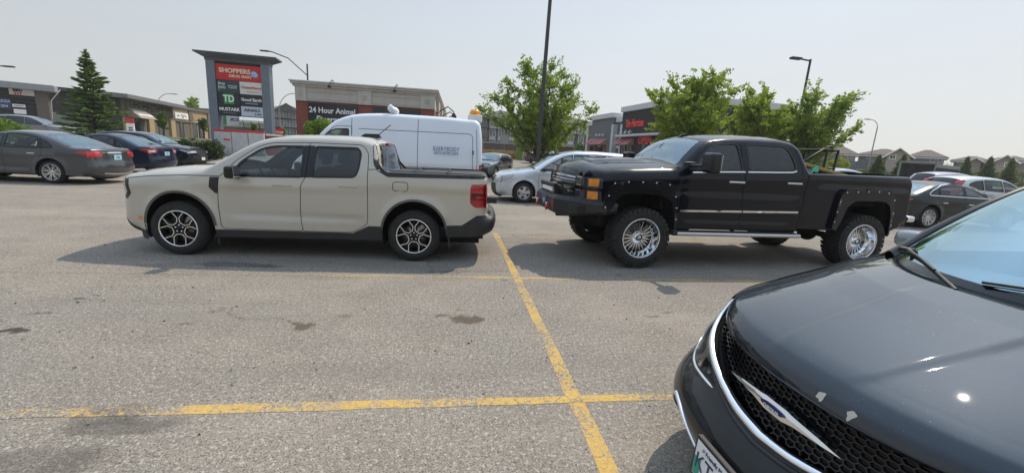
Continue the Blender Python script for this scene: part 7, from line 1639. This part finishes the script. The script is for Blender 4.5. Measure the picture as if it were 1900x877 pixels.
# --- coffee shop
def coffee():
    sid = clad('siding_slate', (.135, .15, .17), .20, .35, 2); r = root_at('coffee_shop', 'slate grey and dark brick coffee shop with red script sign and striped awnings', 'building')
    a = at(1089, 270, 55); b = at(1160, 270, 45.5); c = at(1290, 270, 33.5); F = Face((a.x, a.y), (c.x, c.y)); g = .3; wt = plain('trim_white', (.55, .57, .58), .6); awn = plain('awning_red', (.33, .07, .065), .8); dk = brickmat('brick_dark', (.035, .03, .032), (.06, .055, .055), 5)
    u = lambda p: F.u(p, 250)[0]; z = lambda px, py: F.u(px, py)[1]
    blocks = ((1089, 1104, z(1095, 234), sid, 0.), (1104, 1143, z(1125, 222), sid, .5), (1143, 1163, z(1150, 227), sid, 0.), (1163, 1290, z(1180, 208), dk, .7))
    for pa, pb, zt, m, o in blocks:
        F.part('wall', m, r, u(pa)+.01, u(pb)-.01, g, zt, -9, o); F.part('parapet', wt, r, u(pa)-.1 if o else u(pa)+.12, u(pb)+(.1 if o else -.12), zt, zt+.55, -9.1, o+.25, .04)
    for pa, pb, o in ((1089, 1091, 0), (1142, 1144, .5), (1162, 1163.5, .7)): F.part('corner_trim', wt, r, u(pa)-.05, u(pb)+.12, g, z(pa, 232), 0, o+.06)
    for pa, pb, zt_, zb_, o in ((1103.5, 1113, (1108, 258), (1106, 268), .5), (1114, 1133, (1120, 258), (1120, 269), .5), (1160.5, 1173.5, (1166, 257), (1164, 269), .7), (1175, 1189, (1180, 257), (1178, 270), .7)):
        ua, ub = u(pa)+.08, u(pb); za, zb = z(*zt_), z(*zb_); n = 5
        for k in range(n):
            q0, q1 = ua+(ub-ua)*k/n, ua+(ub-ua)*(k+1)/n; mb = MB().mat(awn if k % 2 else plain('awning_pink', (.48, .22, .21), .8)); mb.add([F.M @ Vector(p) for p in ((q0, -o, za), (q1, -o, za), (q1, -o-.9, zb), (q0, -o-.9, zb), (q1, -o, zb), (q0, -o, zb))], [(3, 2, 1, 0), (0, 5, 3), (1, 2, 4), (3, 5, 4, 2)]); mb.build('awning_stripe', r)
    for pa, pb, o in ((1106, 1112, .5), (1117, 1128, .5), (1166, 1174, .7), (1177, 1186, .7), (1205, 1225, .7)):
        ua, ub = u(pa), u(pb); window(F, r, ua, ub, g+.7, z(1120, 269)+.1, o, M_black, glz, 2)
    for pa, pb in ((1103.5, 1106), (1112.5, 1116), (1129, 1134)): F.part('brick_pier', brick, r, u(pa)+.05, u(pb), g, z(1120, 271), .5, .65, .02)
    F.part('door', M_gloss, r, u(1149), u(1156), g, z(1150, 275), 0, .06); F.part('door_frame', wt, r, u(1147.5), u(1157), z(1150, 275), z(1150, 271), 0, .15)
    F.part('canopy', wt, r, u(1161.5)+.15, u(1290), z(1180, 255), z(1180, 251), .7, 1.4, .03)
    zc = z(1180, 231); wtext(F, r, 'Tim Hortons', u(1184)+.4, zc, 1.05, plain('sign_red', (.75, .03, .03), .4), .75, bold=.03, sx=.62, ext=.06)
    wtext(F, r, 'OPEN', u(1210), z(1210, 262), .9, MATS['sign_red'], .75, bold=.04, ext=.03)
    for px, py, o in ((1118, 252, .5), (1124, 252, .5), (1130, 252, .5), (1168, 249, .7), (1176, 247, .7), (1184, 247, .7)):
        q = F.M @ Vector((u(px), -o, z(px, py))); mb = MB().mat(M_white); bm = bmesh.new(); bmesh.ops.create_icosphere(bm, subdivisions=1, radius=.13); mb.bm(bm, Matrix.Translation(q+F.n*.35), True); mb.tube([tuple(q), tuple(q+F.n*.35+Vector((0, 0, .25))), tuple(q+F.n*.35)], .03, 5); mb.build('wall_lamp', r)
coffee()
# --- houses
def house(label, name, px0, px1, Y, pe, pr, roofc, wallc, gable, wins, seed=0):
    """px0..px1 walls, pe eave pixel row, pr ridge pixel row; gable: (px0, px1, pr) front gable"""
    r = root_at('house', label, 'house', group='houses beyond the far wall'); Y = Y+22; fl = lambda p_: (lambda d: Vector((0, 0, CAM_H))+d*(Y/math.hypot(d.x, d.y)))(CF+CR*((p_-950)/CAM_F)-CU*((pe-438.5)/CAM_F)); a = fl(px0); b = fl(px1); F = Face((a.x, a.y), (b.x, b.y)); L = F.L; ze = a.z; zr = F.u((px0+px1)/2, pr)[1]; g = 1.0; DP = 9.
    wm = plain('house_wall_%s' % seed, wallc, .85, var=.05); rm = plain('house_roof_%s' % seed, roofc, .95, var=.2, scale=2); F.part('wall', wm, r, 0, L, g, ze, -DP, 0)
    ov = .5; m = min(DP/2, L/2-.4); mb = MB().mat(rm); P = [(-ov, -ov, ze), (L+ov, -ov, ze), (L+ov, DP+ov, ze), (-ov, DP+ov, ze), (m, DP/2, zr), (L-m, DP/2, zr)]; P += [(x, y, q-.22) for x, y, q in P[:4]]
    mb.add([F.M @ Vector(p) for p in P], [(0, 1, 5, 4), (1, 2, 5), (2, 3, 4, 5), (3, 0, 4), (0, 6, 7, 1), (1, 7, 8, 2), (3, 9, 6, 0), (9, 8, 7, 6)]); mb.build('roof', r)
    if gable:
        ua, ub = F.u(gable[0], pe)[0], F.u(gable[1], pe)[0]; zg = F.u((gable[0]+gable[1])/2, gable[2])[1]; mu = (ua+ub)/2
        F.part('gable_wall', wm, r, ua, ub, g, ze-.02, 0, 2.); mb = MB().mat(wm); mb.prism([(ua, ze-.02), (mu, zg-.15), (ub, ze-.02)], -2., 3., 'y', F.M); mb.build('gable', r)
        mb = MB().mat(rm)
        for s in (-1, 1):
            e = mu+s*((ub-ua)/2+.5); ez = ze-.02-(zg-ze)*.5/((ub-ua)/2); mb.add([F.M @ Vector(p) for p in ((e, -2.5, ez), (mu, -2.5, zg), (mu, 5, zg), (e, 5, ez), (e, -2.5, ez-.2), (mu, -2.5, zg-.2))], [(0, 1, 2, 3) if s < 0 else (3, 2, 1, 0), (0, 4, 5, 1)])
        mb.build('gable_roof', r); mb = MB().mat(M_white)
        for s in (-1, 1): e = mu+s*((ub-ua)/2+.5); ez = ze-.02-(zg-ze)*.5/((ub-ua)/2); mb.tube([F.M @ Vector((e, -2.52, ez-.08)), F.M @ Vector((mu, -2.52, zg-.08))], .10, 4)
        mb.build('barge_board', r)
    F.part('gutter', M_white, r, -ov, L+ov, ze-.30, ze-.14, .45, .66)
    for pa, pb, ya, yb in wins:
        ua, ub = F.u(pa, ya)[0], F.u(pb, ya)[0]; zb, zt = F.u(pa, yb)[1], F.u(pa, ya)[1]; o = 2. if gable and ua > F.u(gable[0], pe)[0] and ub < F.u(gable[1], pe)[0] else 0.
        window(F, r, ua, ub, zb, zt, o, M_white, glz, 1, .12)
rc = (.115, .095, .085); wc = (.36, .33, .31)
house('house with dark hip roof just right of the wind swept tree', 'h', 1524, 1589, 70, 284, 268, rc, wc, None, ((1557, 1561, 287, 291), (1575, 1581, 286, 292)), 1)
house('grey house with a white edged front gable right of the curved lamp post', 'h', 1594, 1687, 72, 286, 274, rc, wc, (1646, 1690, 275), ((1652, 1661, 289, 295), (1610, 1614, 289, 293)), 2)
house('house with a broad low hip roof behind the black enclosure', 'h', 1686, 1754, 80, 290, 276, rc, (.38, .35, .34), None, ((1728, 1734, 294, 299), (1742, 1748, 295, 300)), 3)
house('low house with small windows between the spruces, second from the right edge', 'h', 1771, 1838, 82, 297, 288, (.125, .10, .095), (.34, .32, .31), (1800, 1822, 293), ((1779, 1785, 299, 303),), 4)
house('gabled grey house at the right picture edge behind the spruces', 'h', 1838, 1915, 78, 297, 287, (.125, .10, .095), (.34, .32, .32), (1850, 1886, 288), ((1866, 1870, 303, 309),), 5)
# --- far wall, iron fence, enclosure, wooden fence
def fences():
    r = root_at('boundary_wall', 'long blue grey panel wall below the row of houses', 'wall'); a = at(1500, 300, 62); b = at(1960, 310, 60); F = Face((a.x, a.y), (b.x, b.y)); zt = F.u(1600, 300)[1]; bw = plain('wall_bluegrey', (.105, .125, .15), .8, var=.1); n = 26
    for i in range(n): F.part('wall_panel', bw, r, F.L*i/n+.06, F.L*(i+1)/n-.06, .8, zt-.05, -.1, 0)
    for i in range(n+1): F.part('post', plain('wall_post', (.13, .15, .175), .8), r, F.L*i/n-.12, F.L*i/n+.12, .8, zt+.05, -.15, .06)
    F.part('coping', MATS['wall_post'], r, 0, F.L, zt-.04, zt+.03, -.14, .05)
    r = root_at('iron_fence', 'low dark iron picket fence over dry grass between rack and enclosure', 'fence'); a = at(1590, 318, 44); b = at(1680, 322, 44); F = Face((a.x, a.y), (b.x, b.y)); zt = F.u(1620, 317)[1]
    for i in range(36): F.part('picket', M_black, r, F.L*i/35-.025, F.L*i/35+.025, Tz(a.x, a.y), zt, -.03, .02)
    for z in (zt-.12, Tz(a.x, a.y)+.25): F.part('rail', M_black, r, 0, F.L, z, z+.06, -.045, -.03)
    r = root_at('waste_enclosure', 'black screened enclosure with grey top rail right of the black pickup', 'enclosure'); a = at(1666, 325, 33); b = at(1732, 325, 32); c = at(1777, 325, 36); F = Face((a.x, a.y), (b.x, b.y)); G = Face((b.x, b.y), (c.x, c.y)); zt = F.u(1700, 303)[1]; rail = plain('rail_greygreen', (.17, .19, .19), .6); scr = plain('screen_black', (.010, .010, .012), .9, var=.3)
    g = Tz(a.x, a.y); F.part('screen', scr, r, 0, F.L-.06, g, zt-.02, -.05, 0); F.part('top_rail', rail, r, -.05, F.L, zt, zt+.14, -.10, .05, .02); G.part('screen', scr, r, .06, G.L, g, zt-.30, -.05, 0); G.part('top_rail', rail, r, 0, G.L+.05, zt-.28, zt+.02, -.10, .05, .02)
    for FF, uu in ((F, 0), (F, F.L-.03), (G, G.L)): FF.part('post', rail, r, uu-.05, uu+.05, g, zt+.05, -.08, .07)
    for k in range(1, 4): F.part('brace_rail', scr, r, F.L*k/4-.04, F.L*k/4+.04, g, zt-.03, .001, .04)
    # wooden fence and dull brick service building
    r = root_at('wooden_fence', 'tall brown board fence behind the lamp post tree', 'fence'); a = at(958, 280, 58); b = at(1036, 285, 60); F = Face((a.x, a.y), (b.x, b.y)); zt = F.u(990, 266)[1]; n = 48; rr = random.Random(4); wd = [plain('fence_wood_%d' % i, c, .9, var=.2, scale=4) for i, c in enumerate(((.105, .065, .04), (.14, .09, .055), (.075, .05, .035)))]
    for i in range(n): F.part('board', wd[rr.randrange(3)], r, F.L*i/n+.01, F.L*(i+1)/n-.01, .5, zt+rr.uniform(-.04, .04), -.04, .0+rr.uniform(0, .02))
    r = root_at('service_building', 'low dark brick service building with pale coping by the parked cars', 'building'); a = at(1009, 280, 62); b = at(1063, 285, 62); F = Face((a.x, a.y), (b.x, b.y)); zt = F.u(1030, 271)[1]; F.part('wall', brickmat('brick_brown', (.10, .05, .04)), r, 0, F.L, .6, zt, -4, 0); F.part('coping', grey_st, r, -.1, F.L+.1, zt, zt+.25, -4.1, .15, .02)
    r = root_at('service_building', 'low brown wall left of the wooden fence below the apartments', 'wall'); a = at(898, 270, 66); b = at(962, 275, 66); F = Face((a.x, a.y), (b.x, b.y)); zt = F.u(930, 267)[1]; F.part('wall', MATS.get('apt_brown'), r, 0, F.L, .7, zt, -1, 0); F.part('coping', grey_st, r, -.1, F.L+.1, zt, zt+.2, -1.1, .1)
    r = root_at('dry_grass_bank', 'strip of tall dry yellow grass below the brown wall', 'grass'); a = at(925, 284, 60)
    rng = np.random.default_rng(3); n = 6000; a = at(922, 288, 59); b = at(957, 289, 59); bpy.data.objects.remove(r)
    X = rng.uniform(a.x-2, b.x, n); Yy = rng.uniform(57.5, 60, n); P = np.c_[X, Yy, T(X, Yy)+rng.uniform(0, .9, n)]; o = leaves(P, .16, rng, plain('straw', (.42, .30, .12), .95, var=.2), None, 'dry_grass', 4., dirs=np.tile([[0, 0, 1.]], (n, 1))); tag(o, 'strip of tall dry yellow grass below the brown wall', 'grass', kind='stuff')
    p = at(967, 290, 55); g = Tz(p.x, p.y); zt = at(967, 270, 55).z; r = thing('waste_bin', 'lime green waste bin with dark lid by the wooden fence', 'bin', (p.x, p.y, g)); h = zt-g; mb = MB().mat(plain('bin_green', (.12, .20, .03), .5)); mb.cbox(-1.3/2, -.5, 0, .65, .5, h-.25, .04); mb.build('body', r); mb = MB().mat(M_black); mb.cbox(-.7, -.55, h-.25, .7, .55, h, .04); mb.build('lid', r)
fences()
# --- lamp posts, street signs
def lamps():
    def lamp(label, px, pyt, pyb, Y, kind, arm=None, r0=.09, mat=None, name='street_lamp', baseh=0.):
        t = at(px, pyt, Y); b = at(px+(0), pyb, Y); x, y = b.x, b.y; g = Tz(x, y); h = t.z-g; m = mat or plain('lamp_metal', (.05, .05, .055), .5, .4); lean = ((t.x-b.x)/(t.z-b.z))*0
        r = thing(name, label, 'lamp post', (x, y, g)); mb = MB().mat(m)
        if kind == 'curve':
            aw, ah = arm; mb.tube([(0, 0, 0), (0, 0, h-ah)]+[(aw*(1-math.cos(a)), 0, h-ah+ah*math.sin(a)) for a in np.linspace(.2, math.pi/2, 9)]+[(aw*1.15, 0, h)], [r0]+[r0*.75]*1+[r0*.5]*10, 8); mb.build('pole', r)
            mb = MB().mat(plain('lamp_head_grey', (.30, .31, .32), .5)); s = math.copysign(1, aw); x0, x1 = sorted((aw*1.15, aw*1.15+s*.8)); mb.cbox(x0, -.12, h-.08, x1, .12, h+.06, .03); mb.build('lamp_head', r)
        elif kind == 'arm':
            aw, ad = arm; mb.tube([(0, 0, 0), (0, 0, h)], [r0, r0*.7], 8); mb.tube([(0, 0, h-ad*.55), (aw*.5, 0, h-.1+ad*.25), (aw*.9, 0, h+ad*.42), (aw, 0, h+ad*.45)], r0*.5, 6); mb.build('pole', r)
            mb = MB().mat(m); s = math.copysign(1, aw); x0, x1 = sorted((aw, aw+s*.75)); mb.cbox(x0, -.14, h+ad*.45-.07, x1, .14, h+ad*.45+.05, .03); mb.build('lamp_head', r)
        elif kind == 'flat':
            mb.tube([(0, 0, 0), (0, 0, h)], [r0, r0*.8], 8); mb.tube([(0, 0, h-.1), (arm[0], 0, h-.05)], r0*.6, 6); mb.build('pole', r); mb = MB().mat(m); s = math.copysign(1, arm[0]); x0, x1 = sorted((arm[0], arm[0]+s*.7)); mb.cbox(x0, -.16, h-.12, x1, .16, h+.02, .03); mb.build('lamp_head', r)
        else:
            mb.tube([(0, 0, 0), (0, 0, .9)], .30, 12) if baseh else None
            mb.tube([(0, 0, 0), (.0, 0, h)], [r0, r0*.7], 10); mb.build('pole', r)
            mb = MB().mat(m); mb.cbox(-.9, -.2, h-.1, .9, .2, h+.05, .03); mb.build('lamp_head', r)
            mb = MB().mat(conc); mb.lathe([(0, .75), (.3, .75), (.32, .70), (.32, -.1)], 14, axis='z'); mb.build('concrete_base', r)
        return r
    r = lamp('very tall dark lamp post rising past the top of the picture', 998, -60, 275, 24.0, 'tall', r0=.135, baseh=1, name='lamp_post'); r.rotation_euler = (0, R_(.9), 0)
    lamp('dark lamp post with slanted arm above the brick clinic', 571, 119, 150, 44, 'arm', (-3.3, 1.9), .10)
    lamp('grey curved lamp post between the plaza sign and clinic', 520, 172, 240, 70, 'curve', (2.2, 2.6), .10, plain('lamp_grey', (.22, .225, .23), .5, .4))
    lamp('short curved lamp post above the brown strip building roof', 298, 173, 240, 78, 'curve', (1.9, 1.8), .09, MATS['lamp_grey'])
    r = lamp('dark lamp post with flat head above the wind swept tree', 1471, 107, 270, 26, 'flat', (-.7, 0), .085); r.rotation_euler = (0, R_(1.2), 0)
    r = lamp('thin grey curved lamp post standing before the gabled houses', 1613, 222, 300, 55, 'curve', (-1.3, 1.1), .09, MATS['lamp_grey']); r.rotation_euler = (0, R_(1.0), 0)
    p = at(-14, 124, 40); lamp('lamp post whose head just enters at the left picture edge', -22, 126, 250, 42, 'arm', (2.0, .5), .09)
    for px, py, pb, Y, lab, rad, m in ((936, 259, 300, 50, 'round grey backed traffic sign by the dry grass', .36, M_white),):
        p = at(px, py, Y); g = Tz(p.x, p.y); r = thing('traffic_sign', lab, 'sign', (p.x, p.y, g)); h = p.z-g; mb = MB().mat(metal_g); mb.tube([(0, 0, 0), (0, 0, h+.3)], .04, 6); mb.build('pole', r); mb = MB().mat(grey_st); mb.prism([(rad*1.6*math.cos(R_(22.5+45*k)), h+rad*1.6*math.sin(R_(22.5+45*k))) for k in range(8)], -.07, -.05); mb.build('sign_plate', r)
lamps()
# --- vehicles further off
def far_cars():
    def put(kind, lab, px, py, Y, head, col, sx=1., sz=1., **k):
        p = at(px, py, Y); return std_car(kind, lab, k.pop('cat', 'car'), (p.x, p.y, Tz(p.x, p.y)), head, col, sx, sz, 1., 'multi', 8, **k)
    put('suv', 'grey suv driving away on the road at the far left, brake light lit', 122, 250, 33.5, math.pi+.28, (.20, .205, .21), 1.0, 1.0, metal=.5, cat='suv')
    put('suv', 'pale grey hatchback facing the viewer between white van and silver minivan', 897, 300, 27.5, R_(62), (.14, .17, .18), .9, .93, metal=.5)
    put('suv', 'black suv with red tail light just behind the pale grey hatchback', 892, 290, 34, R_(200), (.012, .013, .015), 1., 1.0, cat='suv')
    put('sedan', 'dark car parked by the brown fence left of the white one', 1032, 300, 46, R_(200), (.03, .035, .04), 1., 1.)
    put('suv', 'pale suv parked by the brown fence beside the dark car', 1018, 300, 50, R_(95), (.30, .32, .34), 1., 1., cat='suv')
    put('sedan', 'white car parked by the coffee shop side wall', 1088, 300, 42, R_(190), (.55, .57, .58), 1., 1.02)
    put('sedan', 'red car roof beyond the silver minivan near the coffee shop', 1160, 305, 36, R_(185), (.20, .02, .02), 1., .95)
    std_car('suv', 'pale blue car whose roof shows above the black pickup bed', 'car', (19.4, 17.6, 0), math.pi, (.50, .56, .62), 1.0, 1.03, 1., 'multi', 8)
    std_car('suv', 'dark suv with pale roof behind the white suv on the right', 'suv', (31.5, 21.9, 0), math.pi, (.45, .46, .50), 1.1, 1.12, 1., 'multi', 8)
    std_car('sedan', 'dark car roof beyond the white suv at the right edge', 'car', (24.5, 11.8, 0), math.pi, (.02, .012, .012), 1., .97, 1., 'multi', 8)
far_cars()
# --- dried leaves and grit scattered over the asphalt near the camera
def debris():
    rng = np.random.default_rng(8); n = 260; X = rng.uniform(-5, 3, n); Yy = rng.uniform(1.0, 7, n); P = np.c_[X, Yy, np.full(n, .006)]
    o = leaves(P, .018, rng, plain('grit', (.16, .13, .10), .9, var=.6, scale=30), None, 'grit', 1.2, dirs=np.c_[rng.normal(size=(n, 2)), np.zeros(n)]); tag(o, 'small pebbles and bits scattered over the asphalt', 'grit', kind='stuff')
debris()

# ---------------------------------------------------------------- pieces that came out of one loop become objects of their own
def split_pieces(names):
    for o in [o for o in bpy.data.objects if o.type == 'MESH' and o.name.split('.')[0] in names]:
        me = o.data; n = len(me.vertices); par = np.arange(n)
        def find(i):
            while par[i] != i: par[i] = par[par[i]]; i = par[i]
            return i
        for p in me.polygons:
            v = p.vertices; a = find(v[0])
            for q in v[1:]: par[find(q)] = a
        lab = np.array([find(i) for i in range(n)]); co = np.empty(n*3); me.vertices.foreach_get('co', co); co = co.reshape(-1, 3); ids = list(np.unique(lab))
        if len(ids) < 2: continue
        bb = {i: (co[lab == i].min(0)-.006, co[lab == i].max(0)+.006) for i in ids}; grp = {i: i for i in ids}
        def fg(i):
            while grp[i] != i: i = grp[i]
            return i
        for a in range(len(ids)):
            for b in range(a+1, len(ids)):
                A, B = bb[ids[a]], bb[ids[b]]
                if (A[0] <= B[1]).all() and (B[0] <= A[1]).all(): grp[fg(ids[b])] = fg(ids[a])
        G = {}
        for i in ids: G.setdefault(fg(i), set()).add(i)
        if len(G) < 2 or len(G) > 60: continue
        smooth = {}
        for gi, (k, S) in enumerate(G.items()):
            use = np.isin(lab, list(S)); mp = -np.ones(n, int); mp[use] = np.arange(use.sum())
            fs = [p for p in me.polygons if use[p.vertices[0]]]; m2 = bpy.data.meshes.new(o.name.split('.')[0])
            m2.from_pydata([tuple(c) for c in co[use]], [], [[int(mp[v]) for v in p.vertices] for p in fs])
            for m in me.materials: m2.materials.append(m)
            for p2, p in zip(m2.polygons, fs): p2.material_index = p.material_index; p2.use_smooth = p.use_smooth
            m2.update()
            if gi == 0: first = m2
            else:
                c = o.copy(); c.data = m2; COL.objects.link(c)
        o.data = first
split_pieces({'panel_gap', 'belt_moulding', 'wheel_liner', 'arch_lip', 'window_trim', 'mud_flap', 'cover_ribs', 'red_slash', 'seats', 'bumper_recess', 'bumper_hoop', 'glass_frit', 'windshield_pillar', 'cross_bar', 'cab_gap', 'kerb'})

# ---------------------------------------------------------------- smoke haze in the air
def haze():
    m = bpy.data.materials.new('haze'); m.use_nodes = True; nt = m.node_tree; nt.nodes.remove(nt.nodes['Principled BSDF']); v = nt.nodes.new('ShaderNodeVolumePrincipled')
    v.inputs['Color'].default_value = (.9, .92, .95, 1); v.inputs['Density'].default_value = .0006; v.inputs['Anisotropy'].default_value = .3; nt.links.new(v.outputs[0], nt.nodes['Material Output'].inputs['Volume'])
    mb = MB().mat(m); mb.box(-220, -60, -1.2, 260, 200, 32); tag(mb.build('haze'), kind='stuff')
haze()
